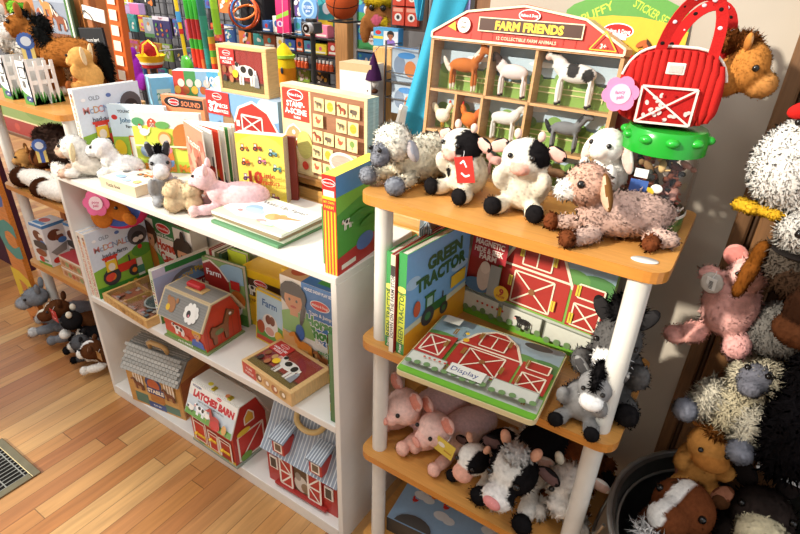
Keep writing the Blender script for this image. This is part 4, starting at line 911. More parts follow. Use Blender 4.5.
# boxes standing on the counter behind the bookcase
ZC = 1.0405
def paint_stamp(F):
    a = F['front']; a.r(0, 0, 1, 1, '#e6cf98'); a.r(.03, .03, .97, .97, '#9a6a4c'); a.r(.03, .02, .37, .96, '#ecd8a0'); a.r(.02, .62, .35, .96, '#d23a26'); a.logo(.185, .9, .1); a.t('STAMP-', .185, .8, .06, '#fff', w=.28, bold=.03); a.t('A-SCENE', .185, .72, .06, '#fff', w=.3, bold=.03); a.t('FARM', .2, .655, .03, '#fff')
    a.ic(BARN, .15, .3, .28, R='#e8a06a'); a.e(.28, .36, .12, .16, '#c9c26a'); a.e(.1, .16, .1, .12, '#cfa25a'); a.e(.28, .12, .05, .05, '#d8452f')
    for r in range(5):
        for c in range(4):
            if (r * 4 + c) in (5, 14): continue
            x = .42 + c * .135; y = .78 - r * .17
            a.r(x, y, x + .115, y + .14, '#e5cd94'); k = (r * 4 + c) % 6; X = x + .058; col = ('#8a7a5a', '#d8a82c', '#9a4a32', '#6a5a4a', '#c2563a', '#7a9a4a')[k]
            if k == 0: a.ic(COW, X, y + .03, .09, B=col, K='#5a4a38')
            elif k == 1: a.e(X, y + .07, .045, .05, col)
            elif k == 2: a.ic(HORSE, X, y + .02, .1, A=col)
            elif k == 3: a.ic(SHEEP, X, y + .02, .1, B=col)
            elif k == 4: a.ic(CHICK, X, y + .02, .1, B=col)
            else: a.ic(TREE, X, y + .02, .1, G=col)
    a.e(.8, .3, .2, .12, '#e9e4da'); a.e(.8, .3, .17, .09, '#b8a090')
    F['right'].r(0, 0, 1, 1, '#9cc3cc'); F['right'].r(.5, .02, .7, .98, '#b5d5da'); F['top'].r(0, 0, 1, 1, '#ead8a8')
carton('stamp_set_box', 'wooden stamp a scene set in a shallow tray standing behind the counting book', 'toy box', (-1.215, 1.222, ZC), -3, .335, .05, .265, '#dcc48c', paint_stamp, mat='pine')
def paint_b32(F):
    a = F['front']; a.r(0, 0, 1, 1, '#7ba4cf'); a.e(.9, .85, .3, .2, '#b7d2e8'); a.p([(.38, 0), (.99, 0), (.99, .5), (.86, .82), (.66, .95), (.46, .82), (.38, .55)], '#c2342a'); a.ln([(.38, .55), (.46, .8), (.66, .93), (.86, .8), (.99, .5)], .04, '#e9e2d6'); a.e(.3, .45, .14, .3, '#8a6a4c'); a.r(.24, .1, .37, .6, '#9a7a58')
    a.r(.5, .45, .78, .7, '#a52620'); a.ln([(.5, .45), (.78, .45), (.78, .7), (.5, .7), (.5, .45)], .03, '#e9e2d6'); a.ln([(.5, .45), (.78, .7)], .025, '#e9e2d6'); a.ln([(.78, .45), (.5, .7)], .025, '#e9e2d6'); a.r(.42, .5, .47, .6, '#e9e2d6')
    a.r(0, .62, .34, 1, '#c9302c'); a.logo(.17, .92, .09); a.t('32', .1, .75, .16, '#fff', bold=.05); a.t('PIECES', .24, .78, .06, '#fff', w=.16); a.t('FLOOR PUZZLE', .22, .69, .05, '#fff', w=.2); a.r(0, 0, 1, .1, '#6a8a4a')
    F['top'].r(0, 0, 1, 1, '#a9bfd4'); F['right'].r(0, 0, 1, 1, '#86acd6')
carton('puzzle_box', 'blue floor puzzle box with a big red barn, 32 pieces, on the counter', 'puzzle box', (-1.575, 1.235, ZC), 1, .325, .06, .2, '#8aa8c8', paint_b32)
cow_block_box('pine box of cow picture cubes standing on the blue barn puzzle box', (-1.508, 1.242, ZC + .2005), 3, 0, w=.212, d=.052, h=.148)
def paint_orange(F):
    a = F['front']; a.r(0, 0, 1, 1, '#e98a5c'); a.e(.3, .86, .28, .12, '#2a2422'); a.logo(.3, .86, .13); a.r(.42, .76, .98, .96, '#2c2624'); a.t('SOUND', .7, .85, .11, '#e98a5c', w=.45)
    for i, c in enumerate(('#2a2422', '#2a2422', '#5aa08a', '#efe9e0')): a.e(.12 + i * .22, .56, .09, .08, '#efe9e0'); a.e(.12 + i * .22, .56, .07, .06, c)
    a.e(.8, .3, .1, .16, '#2a2422'); a.e(.82, .32, .06, .1, '#efe9e0'); a.r(0, 0, 1, .12, '#d9784a')
carton('puzzle_box', 'orange animal sound puzzle with black shapes standing left of the blue barn puzzle', 'puzzle box', (-1.81, 1.222, ZC), 12, .185, .03, .155, '#e58a5e', paint_orange)
def paint_hundred(F):
    a = F['front']; a.r(0, 0, 1, 1, '#e9d9a0')
    for i, c in enumerate(('#cf4a3c', '#4f9a5a', '#8fb8d8', '#5fb6e2', '#f1dc5c')): a.r(i * .2, .5, i * .2 + .2, 1, c)
    for i in range(12): a.e(.06 + .075 * i, .68 + .12 * (i % 2), .06, .07, ('#e9b84a', '#f0ead8', '#b8683a', '#d8d0c8')[i % 4])
    a.t('100', .7, .86, .12, '#fff', bold=.04); a.t('PC.', .71, .72, .07, '#fff'); a.t('FUN', .9, .62, .1, '#d2502c', rot=14); a.p([(0, .0), (.5, .0), (.5, .4), (0, .5)], '#cfd02c'); a.r(0, .0, .2, .16, '#d2403c'); a.r(.4, .0, 1, .46, '#7cc0e4')
    F['left'].r(0, 0, 1, 1, '#7cc4ea'); F['left'].t('100', .5, .6, .12, '#efe6b0'); F['top'].r(0, 0, 1, 1, '#d8e6ee')
carton('puzzle_box', 'hundred piece picture puzzle box with rainbow coloured panels behind the orange puzzle', 'puzzle box', (-1.89, 1.34, ZC), 30, .22, .06, .215, '#d8d2a8', paint_hundred)
def paint_blue(F):
    a = F['front']; a.r(0, 0, 1, 1, '#7cc4ea'); a.r(.2, .5, .8, .78, '#cfe4d8'); a.t('200', .5, .64, .14, '#5a9a8a'); F['top'].r(0, 0, 1, 1, '#bfe2f4')
carton('puzzle_box', 'pale blue puzzle box end standing left of the rainbow panel puzzle', 'puzzle box', (-1.93, 1.27, ZC), 68, .085, .09, .19, '#8fcdee', paint_blue)
carton('gift_box', 'small white box at the left of the cow cube box on the counter', 'box', (-1.62, 1.32, ZC), 8, .09, .08, .225, '#ece6de', lambda F: F['front'].e(.5, .86, .05, .04, '#d98a7a'))
book('picture_book', 'cream picture book leaning open at the right end of the stamp tray', (-.885, 1.285, ZC), 52, .18, .02, .24, '#ece7dd', lambda F: (F['front'].r(.02, .02, .98, .98, '#f1eee6'), F['front'].e(.5, .5, .06, .1, '#d98a8a'), F['front'].e(.4, .2, .1, .06, '#8fb06a'), F['front'].t('Farm', .5, .8, .08, '#7a8a6a')), ry=14)

# ------------------------------------------------------------------ books, boxes and jar on the beech shelf at right
ZT, ZM, ZL = 1.1965, .8205, .4505
def farm_friends():
    root = empty('collectible_animal_box', (-.648, 1.1, ZT), 0, 'barn shaped wooden display box of collectible farm animals with a red gable sign', 'toy box', rot=(-5, 0, -1))
    w, hs, ha, d = .415, .285, .362, .05; c = '#bb8f60'
    g = G(); out = [(0, 0), (w, 0), (w, hs), (w * .8, ha * .93), (w * .52, ha), (w * .2, ha * .92), (0, hs)]
    g.prism([(0, hs), (w, hs), (w, hs + .012), (w * .8, ha * .95), (w * .5, ha), (w * .2, ha * .95), (0, hs + .012)], 0, d, '#b9362c', 'y', '#d0a878')
    a = Art(g, (0, 0, 0), (w, 0, 0), (0, 0, ha)); q = hs / ha
    ed = [(0.005, q + .005), (.995, q + .005), (.995, q + .035), (.8, .945), (.5, .99), (.2, .945), (.005, q + .035), (.005, q + .005)]
    a.p([(.0, q), (1, q), (1, q + .034), (.8, .95), (.5, 1), (.2, .95), (0, q + .034)], '#c23a2e')
    for i in range(16): a.ln([(.05 + i * .06, q + .004), (.05 + i * .06, .93 - .02 * abs(8 - i) + .0)], .003, '#a52d24')
    a.ln(ed, .012, '#e6d9b4'); a.logo(.53, .945, .05)
    a.r(.27, q + .06, .8, q + .135, '#e6d9b4'); a.r(.276, q + .066, .794, q + .129, '#4a2d22'); a.t('FARM FRIENDS', .535, q + .097, .042, '#f0c53c', w=.48, bold=.05); a.t('12 COLLECTIBLE FARM ANIMALS', .53, q + .032, .017, '#e9c9a8', w=.4)
    a.e(.19, q + .085, .042, .042, '#efe9dc'); a.t('Free', .19, q + .1, .012, '#6a5a4a'); a.t('play!', .19, q + .075, .012, '#6a5a4a'); a.p([(.1, q + .07), (.14, q + .1), (.15, q + .05)], '#e8b62c'); a.ln([(.84, q + .02), (.9, q + .11), (.96, q + .02), (.84, q + .02)], .006, '#e8b62c'); a.t('3+', .9, q + .04, .022, '#efe9dc')
    build('gable_sign', g, 'print', root)
    g = G(); t = .007
    g.box(0, 0, 0, t, d, hs, c); g.box(w - t, 0, 0, w, d, hs, c); g.box(0, 0, 0, w, d, t, c); g.box(0, 0, hs - t * .5, w, d, hs, c)
    for z in (.085, .175): g.box(t, .002, z, w - t, d - .003, z + t * .8, c)
    for (x, z0, z1) in ((.34, .175, hs), (.585, .175, hs), (.175, .085, .175), (.33, .085, .175), (.575, .085, .175), (.33, 0, .085), (.575, 0, .085)): g.box(w * x, .002, z0, w * x + t * .8, d - .003, z1, c)
    build('frame', g, 'pine', root)
    g = G(); g.box(0, d - .003, 0, w, d, hs, '#9fc0d4'); a = Art(g, (0, d - .003, 0), (w, 0, 0), (0, 0, hs))
    for z in (.02, .31, .62):
        a.r(0, z, 1, z + .12, '#7fa548'); a.e(.2, z + .13, .3, .05, '#8fb358'); a.e(.75, z + .13, .3, .06, '#8fb358'); a.r(0, z + .19, 1, z + .3, '#b9cfdc')
        for k in range(8): a.e(.06 + k * .13, z + .17 + .02 * (k % 2), .055, .045, ('#6a9448', '#82aa54')[k % 2])
        for k in range(5): a.r(.12 + k * .2, z + .06, .125 + k * .2, z + .15, '#d8cf9a')
        a.r(.1, z + .12, .95, z + .128, '#d8cf9a'); a.r(.1, z + .085, .95, z + .093, '#d8cf9a'); a.e(.25, z + .26, .1, .02, '#eef2f2'); a.e(.6, z + .27, .1, .02, '#eef2f2')
    build('printed_back', g, 'print', root)
    g = G(); g.box(t, .003, t, w - t, .0038, hs - t, '#fff'); build('window', g, 'clear', root)
    # the figures stand in the compartments, each a thing
    B = Matrix.Translation((-.648, 1.1, ZT)) @ Euler((R(-5), 0, R(-1))).to_matrix().to_4x4()
    def fig(name, label, x, z, s, kind, c1, c2, c3=None):
        q = lambda p: p
        if kind == 'quad':
            el = [((0, 0, .56), (.36, .13, .17), c1), ((-.3, 0, .66), (.14, .1, .16), c1, (0, -30, 0)), ((-.44, 0, .84), (.16, .075, .085), c1, (0, 35, 0)), ((-.54, 0, .78), (.07, .06, .06), c3 or c1)] + [((sx, sy, .24), (.05, .045, .27), c1) for sx in (-.27, .28) for sy in (-.07, .07)] + [((sx, sy, .03), (.055, .05, .04), c2) for sx in (-.27, .28) for sy in (-.07, .07)]
            pt = [((-.05, 0, .62), (.12, .3, .14), c2), ((.22, 0, .55), (.1, .3, .12), c2), ((-.42, 0, .9), (.1, .2, .07), c2)] if c3 and c3 != c2 else ([((-.5, 0, .8), (.2, .2, .2), c2)] if c3 else [])
        elif kind == 'horse':
            el = [((0, 0, .52), (.34, .13, .15), c1), ((-.32, 0, .72), (.1, .075, .24), c1, (0, -35, 0)), ((-.46, 0, .88), (.16, .06, .075), c1, (0, -40, 0)), ((.42, 0, .5), (.06, .05, .2), c2, (0, 30, 0))] + [((sx, sy, .22), (.045, .045, .27), c1) for sx in (-.25, .27) for sy in (-.07, .07)]
            pt = [((-.27, 0, .86), (.1, .2, .16), c2), ((-.27, 0, .05), (.1, .3, .07), c2), ((.27, 0, .05), (.1, .3, .07), c2)]
        else:
            el = [((0, 0, .4), (.26, .16, .22), c1), ((-.22, 0, .66), (.1, .09, .18), c1, (0, -20, 0)), ((.28, 0, .6), (.12, .07, .2), c2, (0, 35, 0)), ((0, .06, .12), (.03, .03, .14), '#d9a02c'), ((0, -.06, .12), (.03, .03, .14), '#d9a02c'), ((-.24, 0, .86), (.05, .03, .06), '#c9302a'), ((-.33, 0, .74), (.05, .03, .03), '#d9a02c')]
            pt = []
        r = empty(name, B @ Vector((x * w, .024, z)), 0, label, 'toy figure', 'collectible farm animal figures', rot=(0, 0, 0))
        V = blob_mesh('body', el, pt, None, s, .03, r, 'matte')[0]
        g = G(); g.ell((-.47 * s if kind != 'bird' else -.25 * s, -.07 * s, (.88 if kind != 'bird' else .74) * s), .015 * s, '#151110'); build('eye', g, 'gloss', r)
        return r
    fl = lambda r: setattr(r, 'scale', (-1, 1, 1)) if False else setattr(r, 'rotation_euler', (0, 0, R(180)))
    fl(fig('horse_figure', 'chestnut toy horse with pale tail in the top left compartment', .19, .183, .102, 'horse', '#b8682c', '#d9cfc0'))
    fig('sheep_figure', 'toy sheep with dark face in the top middle compartment', .47, .183, .092, 'quad', '#ddd0cc', '#3b2a26', '#3b2a26')
    fig('cow_figure', 'black and white toy cow in the top right compartment', .79, .183, .112, 'quad', '#e9e6e0', '#2b2a2a', '#d9b8ac')
    fl(fig('rooster_figure', 'white toy hen in the left small compartment of the middle row', .09, .093, .072, 'bird', '#e6ddc8', '#d8c9a8'))
    fig('rooster_figure', 'orange toy rooster in the second small compartment of the middle row', .255, .093, .075, 'bird', '#d9762c', '#c2602a')
    fl(fig('goat_figure', 'white toy goat in the centre compartment of the middle row', .455, .093, .083, 'quad', '#d9d6cf', '#c9c4ba'))
    fl(fig('horse_figure', 'grey toy horse with black mane in the right compartment of the middle row', .79, .093, .09, 'horse', '#77787a', '#2c2c2e'))
    fig('pig_figure', 'pink toy pig half hidden in the bottom row left compartment', .455, .01, .062, 'quad', '#e0aaa0', '#b88a80')
    fig('donkey_figure', 'brown toy donkey half hidden in the bottom row right compartment', .79, .01, .068, 'horse', '#7a5a40', '#3c2c20')
farm_friends()
# second arch shaped box behind the purse
def farm_box2():
    root = empty('farm_set_box', (-.385, 1.19, ZT), 0, 'arch topped farm play set box with yellow sign behind the red barn purse', 'toy box', rot=(-5, 0, 4))
    w, h = .235, .40; g = G(); out = [(0, 0), (w, 0), (w, h * .72), (w * .92, h * .86), (w * .7, h * .97), (w * .5, h), (w * .3, h * .97), (w * .08, h * .86), (0, h * .72)]
    g.prism(out, 0, .03, '#dcdad6', 'y'); a = Art(g, (0, 0, 0), (w, 0, 0), (0, 0, h))
    a.p([(x / w * .94 + .03, y / h * .97 + .012) for x, y in out], '#b2382e'); a.e(.5, .8, .34, .17, '#5f9a48'); a.t('PUFFY', .26, .88, .04, '#b8d24a', rot=28); a.t('STICKER SET', .7, .89, .035, '#b8d24a', rot=-24, w=.34); a.e(.5, .72, .38, .15, '#dfb53a'); a.r(.06, .6, .94, .7, '#dfb53a'); a.logo(.46, .8, .06); a.r(.42, .76, .54, .79, '#e9e6de')
    a.t('Farm', .5, .735, .03, '#b8502c'); a.t('FARM', .5, .68, .06, '#3f7a3c', w=.34, bold=.05); a.ic(CHICK, .2, .66, .1, B='#7a2a20'); a.ic(HORSE, .8, .63, .14, A='#b8602c'); a.t('90', .1, .74, .035, '#4a3a2a'); a.e(.92, .66, .05, .03, '#3c4a86')
    build('header_card', g, 'print', root)
    g = G(); g.box(.012, -.025, 0, w - .012, -.001, h * .56, '#e6e6e4', .006); build('clear_pouch', g, 'film', root)
    g = G(); cs = ['#b5847a', '#d9c9b8', '#6a4a36', '#3a3634', '#c9a27a', '#b05a4c', '#8a8a86']
    for i in range(60):
        g.T = Matrix.Translation((rnd.uniform(.02, w - .03), -.012 + rnd.uniform(-.006, .005), rnd.uniform(.01, h * .53))) @ Euler((rnd.random() * 3, rnd.random() * 3, rnd.random() * 3)).to_matrix().to_4x4(); g.ell((0, 0, 0), (.012, .006, .005), cs[i % 7], nu=8, nv=6)
    meta(build('small_animals', g, 'matte', root), kind='stuff')
farm_box2()
# price label
g = G(); g.T = Matrix.Rotation(R(12), 4, 'Z') @ Matrix.Diagonal((1, .55, 1, 1)); g.lathe([(.001, 0), (.021, 0), (.022, .001), (.021, .002), (.001, .0024)], 24, (0, 0, 0), '#d8d5ce'); build('shelf_label', g, 'gloss', None, (-.088, .898, ZT - .0003), None, 'blank white oval label stuck near the right front corner of the top shelf', 'label')
# big jar with green lid
def jar():
    root = empty('toy_jar', (-.125, 1.068, ZT), 0, 'clear plastic jar of small farm animals with a green screw lid', 'jar')
    g = G(); g.lathe([(.062, 0), (.066, .006), (.066, .122), (.06, .136), (.058, .15)], 32, (0, 0, 0), '#fff', cap=False); build('jar_wall', g, 'clear', root)
    g = G(); g.lathe([(.001, .001), (.061, .001), (.065, .004), (.065, .03)], 32, (0, 0, 0), '#3a7a34', cap=False); g.lathe([(.0655, .03), (.0668, .031), (.0668, .036), (.0655, .037)], 32, (0, 0, 0), '#d8d4c8', cap=False); build('base_band', g, 'print', root)
    g = G(); g.lathe([(.064, .142), (.07, .144), (.07, .174), (.064, .184), (.001, .186)], 36, (0, 0, 0), '#1f9a2c')
    for i in range(10): g.ell((.067 * math.cos(i * .628), .067 * math.sin(i * .628), .17), (.012, .012, .008), '#22a330')
    build('lid', g, 'gloss', root)
    g = G(); g.box(-.03, -.0675, .06, .0, -.0655, .1, '#3a5a9a'); g.box(-.026, -.0685, .105, -.004, -.0665, .12, '#e6e4de'); g.box(.0, -.0685, .05, .012, -.0662, .09, '#c8a82c'); g.ell((.015, -.067, .09), (.01, .002, .008), '#dcd8d0'); build('label_sticker', g, 'print', root)
    cs = ['#b0685a', '#4a4a48', '#8a6a48', '#e2d8cc', '#6a3a2a', '#cfae7a', '#2e2c2b', '#a5766a']; g = G()
    for i in range(55):
        a = rnd.random() * 6.3; r = .048 * math.sqrt(rnd.random()); z = rnd.uniform(.016, .125); g.T = Matrix.Translation((r * math.cos(a), r * math.sin(a), z)) @ Euler((rnd.random() * 6, rnd.random() * 6, rnd.random() * 6)).to_matrix().to_4x4(); c = rnd.choice(cs)
        g.ell((0, 0, 0), (.014, .006, .007), c, nu=8, nv=6); g.ell((.014, 0, .006), (.006, .005, .006), c, nu=8, nv=6)
        for sx in (-.008, .008): g.cyl((sx, .003, -.004), (sx, .003, -.014), .002, 5, c)
    g.T = None; meta(build('small_animals', g, 'matte', root), kind='stuff')
    return root
jar()
# red barn purse with a plush horse looking out
def purse():
    Z = ZT + .1865
    root = empty('barn_purse', (-.14, 1.068, Z), 14, 'red corduroy barn purse with bandana door and handles standing on the jar lid', 'toy purse')
    w, h, d = .165, .125, .075
    def prof(t):   # outline half: rounded barn
        return t
    out = []
    for i in range(40):
        a = 2 * math.pi * i / 40; x = math.copysign(abs(math.cos(a)) ** .62, math.cos(a)) * w / 2; z = math.copysign(abs(math.sin(a)) ** (.85 if math.sin(a) > 0 else .55), math.sin(a)); z = h * .4 + z * (h * .62 if z > 0 else h * .4)
        out.append((x, z))
    g = G(); vs = []; fs = []; n = len(out); L = 9
    for j in range(L):
        t = -1 + 2 * j / (L - 1); k = (1 - abs(t) ** 3.5 * .22)
        for (x, z) in out: 
            rib = 1 + .0; vs.append((x * k, t * d / 2 * (1 if abs(t) < 1 else .86), h * .4 + (z - h * .4) * k))
    for j in range(L - 1):
        for i in range(n): fs.append((j * n + i, j * n + (i + 1) % n, (j + 1) * n + (i + 1) % n, (j + 1) * n + i))
    g.add(vs, fs, '#b3201f', True)
    # ribbed corduroy faces: vertical wales
    for sgn in (-1, 1):
        m = 13
        for i in range(m):
            x = (i - (m - 1) / 2) * w * .068; sn = math.sqrt(max(0, 1 - min(1, abs(2 * x / w)) ** 3.226)); zt = (h * .4 + sn ** .85 * h * .62) * .97; zb = h * .4 - sn ** .55 * h * .4 + .006
            g.tube([(x * .96, sgn * d * .43, zb), (x, sgn * d * .5, zb + .02), (x, sgn * d * .5, zt - .02), (x * .97, sgn * d * .43, zt)], [.005, .0075, .0075, .005], 8, '#b8231f')
    build('bag', g, 'cloth', root)
    g = G(); y = -d * .5 - .0085; g.box(-.048, y, .008, .04, y + .004, .07, '#b3201f'); a = Art(g, (-.048, y, .008), (.088, 0, 0), (0, 0, .062)); 
    for i in range(16): a.e(rnd.uniform(.08, .92), rnd.uniform(.08, .85), .07, .05, '#e3c9c6', 10, rnd.random() * 180); 
    for i in range(10): a.e(rnd.uniform(.1, .9), rnd.uniform(.08, .85), .045, .03, '#a81e1e', 8, rnd.random() * 180)
    a.ln([(.02, .03), (.98, .03), (.98, .97), (.02, .97), (.02, .03)], .06, '#e6d9d0'); a.ln([(.02, .03), (.98, .97)], .05, '#e6d9d0'); a.ln([(.98, .03), (.02, .97)], .05, '#e6d9d0'); build('barn_door', g, 'cloth', root)
    g = G(); g.box(-.016, y, .088, .012, y + .004, .106, '#e2ded6', .001); g.box(-.012, y - .001, .0915, .008, y, .1025, '#c9bfb8'); build('patch', g, 'cloth', root)
    g = G(); g.tube([(x * 1.0, -d * .3, z + .001) for x, z in out[2:19]], .0025, 6, '#e6ded2'); build('piping', g, 'cloth', root)
    for k, (yy, x0, x1, top, tw) in enumerate(((-.03, -.04, .04, .1, .008), (.03, -.03, .055, .085, .02))):
        g = G(); pts = [(x0 + (x1 - x0) * (.5 - .5 * math.cos(t)) + tw + .012 * math.sin(t), yy, h * .84 + top * math.sin(t) ** .8) for t in [math.pi * i / 18 for i in range(19)]]
        V_ = [Vector(p) for p in pts]; sd = [((V_[min(i + 1, 18)] - V_[max(i - 1, 0)]).cross(Vector((0, 1, 0))) + Vector((0, .006 * (1 if k else -1), 0))) for i in range(19)]; g.strip(pts, sd, .017, .003, '#b5201f')
        for i in range(0, 16, 2):
            q = Vector(pts[1 + i]); g.ell(q + Vector((rnd.uniform(-.005, .005), -.0015, rnd.uniform(-.004, .004))), (.0038, .0012, .003), '#e8cfd6' if i % 4 else '#1d1414', nu=8, nv=6)
        build('handle', g, 'cloth', root)
    g = G(); g.T = Matrix.Translation((-.078, y - .006, .052)) @ Matrix.Diagonal((.82, .82, .82, 1)) @ Matrix.Rotation(R(86), 4, 'X') @ Matrix.Rotation(R(10), 4, 'Z')
    for i in range(6): g.lathe([(.001, 0), (.0165, 0), (.0165, .0015), (.001, .0015)], 14, (.02 * math.cos(i * 1.047), .02 * math.sin(i * 1.047), .0002 * i), '#dd8cb8')
    g.lathe([(.001, .002), (.02, .002), (.02, .0035), (.001, .0035)], 18, (0, 0, 0), '#e9c6d8'); a = Art(g, (-.016, -.016, .0035), (.032, 0, 0), (0, .032, 0)); a.t('fancy', .5, .62, .2, '#c2568e', w=.8); a.t('pals', .5, .32, .2, '#c2568e', w=.7); build('flower_tag', g, 'print', root)
    return root
purse()
plush('purse_horse', 'tan plush horse with its head looking out of the red barn purse', (-.046, 1.1, ZT + .238), 95, .102, [((0, .16, .3), (.3, .3, .3), '#b8793a'), ((0, -.1, .5), (.33, .32, .4), '#b8793a'), ((.0, -.34, .26), (.25, .26, .22), '#bf8448')], fur=PILE, eyes=[((-.3, -.2, .52), .055), ((.3, -.2, .52), .055)],
      ears=earpair(.22, 0, .88, (.1, .06, .15), (0, 30, 0), '#b8793a', '#d0a070'), extra=[('mane', [((0, .12, .86), (.16, .3, .14), '#7a4520')], (), (1500, .12, .01, .3, .6))], sit=False, tilt=(0, 0))
# green tractor books
def paint_gt(F):
    a = F['front']; a.r(0, 0, 1, 1, '#74aee0'); a.p([(0, 0), (1, 0), (1, .32), (0, .22)], '#e0a42c'); a.p([(0, .22), (1, .32), (1, .38), (0, .28)], '#cfd8c0'); a.e(.1, .7, .1, .06, '#a6cbe8'); a.e(.85, .6, .14, .05, '#a6cbe8')
    a.t('GREEN', .58, .82, .12, '#235a30', w=.66, bold=.06, rot=4); a.t('TRACTOR', .54, .66, .12, '#235a30', w=.8, bold=.06, rot=4); a.ic(TRACTOR, .45, .18, .3, T='#2f6b37', W='#9fc8c8', H='#3f7a48'); a.p([(.7, .4), (.95, .42), (.95, .55), (.7, .53)], '#e6c42c'); a.e(.16, .42, .05, .08, '#c2562c')
    s = F['left']; s.r(0, 0, 1, 1, '#2f9048'); s.r(0, .12, 1, .62, '#c9d24a'); s.t('GREEN TRACTOR', .5, .36, .05, '#235a30', rot=90); s.e(.5, .66, .05, .03, '#e6d870'); s.t('Press', .5, .06, .03, '#efe9dc', rot=90)
book('picture_book', 'green tractor picture book facing out beside the barn puzzle boards', (-.53, .87, ZM), 84, .25, .022, .262, '#3f9a50', paint_gt, 'green tractor picture books')
book('picture_book', 'green tractor picture book with fanned pages standing next to the front left pole', (-.571, .88, ZM), 88, .115, .018, .25, '#3f9a50', paint_gt, 'green tractor picture books')
book('picture_book', 'white spined red book standing between the two green tractor books', (-.556, .865, ZM), 87, .24, .012, .255, '#b0302c', lambda F: (F['left'].r(0, 0, 1, 1, '#e9e4d8'), F['left'].t('DOWN ON THE FARM STORY', .5, .5, .035, '#3a3a3a', rot=90), F['left'].r(0, .8, 1, .9, '#33302e'), F['left'].r(0, .9, 1, 1, '#dcd2b0'), F['front'].r(.1, .6, .4, .9, '#dfe2e6')))
def fan():
    root = empty('spiral_book', (-.577, 1.13, ZM), 0, 'open book with fanned bluish pages standing upright behind the tractor books', 'book')
    g = G()
    for i in range(22):
        a = R(92 + i * 2.1); p = Vector((math.cos(a), math.sin(a), 0)); u = Vector((0, 0, 1))
        g.T = Matrix.Translation((0, -.1, 0)) @ Matrix.Rotation(a, 4, 'Z') @ Matrix.Rotation(R(-8), 4, 'Y'); g.box(0, -.0004, 0, .095, .0004, .268 + .001 * (i % 3), ('#dfe3e6', '#8fa9bb', '#3c4a52', '#e6e8e8')[i % 4])
    build('pages', g, 'print', root)
    g = G(); g.T = Matrix.Translation((0, -.1, 0)) @ Matrix.Rotation(R(89), 4, 'Z'); g.box(0, -.001, 0, .1, .001, .24, '#3a6a44'); build('cover', g, 'print', root)
fan()
# hide and seek farm boards
def board_art(a, box=False):
    a.r(0, 0, 1, 1, '#79a648'); a.r(.0, .6, 1, 1, '#8fa9b4'); a.e(.1, .62, .2, .1, '#5f8f4c'); a.e(.9, .66, .2, .12, '#4f8048'); a.e(.75, .7, .14, .08, '#5f8f4c'); a.r(0, .07, 1, .26, '#b5b8ac'); a.r(0, .0, 1, .07, '#6fae35')
    a.p([(.26, .28), (.74, .28), (.74, .62), (.66, .86), (.54, .97), (.46, .97), (.34, .86), (.26, .62)], '#a8332a'); a.ln([(.24, .6), (.34, .86), (.46, .97), (.54, .97), (.66, .86), (.76, .6)], .025, '#e3d8c0'); a.ln([(.26, .64), (.74, .64)], .02, '#e3d8c0')
    def dr(x0, y0, x1, y1, X=True, c='#a02c24'):
        a.r(x0, y0, x1, y1, c); a.ln([(x0, y0), (x1, y0), (x1, y1), (x0, y1), (x0, y0)], .014, '#e3d8c0')
        if X: a.ln([(x0, y0), (x1, y1)], .014, '#e3d8c0'); a.ln([(x0, y1), (x1, y0)], .014, '#e3d8c0')
    dr(.36, .3, .64, .6); dr(.4, .68, .6, .88, False); a.ln([(.5, .68), (.5, .88)], .012, '#e3d8c0'); a.e(.5, .45, .03, .03, '#8a5a34'); a.p([(.76, .28), (.99, .28), (.99, .6), (.76, .66)], '#a8332a'); dr(.79, .3, .96, .5); dr(.8, .56, .96, .68, False); a.p([(.01, .28), (.24, .28), (.24, .66), (.01, .6)], '#a8332a')
    if not box: dr(.04, .32, .2, .58)
    for (x, y) in ((.34, .5), (.66, .4), (.39, .8), (.62, .8), (.8, .62), (.79, .36), (.05, .17), (.31, .16), (.9, .12)) + (() if box else ((.2, .5), (.2, .72))):
        a.r(x - .014, y - .05, x - .002, y + .05, '#cdbb3c' if box else '#8a6a2e'); a.r(x + .002, y - .05, x + .014, y + .05, '#cdbb3c' if box else '#8a6a2e')
    for (x0, x1) in ((.02, .3), (.33, .62), (.65, .97)): a.r(x0, .09, x1, .25, '#c9cabd'); a.ln([(x0, .09), (x1, .09), (x1, .25), (x0, .25), (x0, .09)], .008, '#8d9084'); 
    for k in range(14): a.e(.05 + .07 * k, .09 + .01 * (k % 3), .03, .03, '#6c8a58')
    for k in range(6): a.e(.14 + .04 * k, .19, .012, .012, '#c2503a')
    a.ic(COW, .5, .1, .13, B='#33312f', K='#211f1e') if box else (a.r(.34, .1, .6, .24, '#d9d8cc'), a.t('Display', .46, .17, .06, '#34407c', bold=0))
    if not box: a.e(.82, .84, .13, .05, '#2f3a38'); a.r(.06, .78, .2, .9, '#cfd0c4'); a.e(.32, .6, .03, .03, '#c9a02c'); a.e(.3, .7, .02, .02, '#d8b42c')
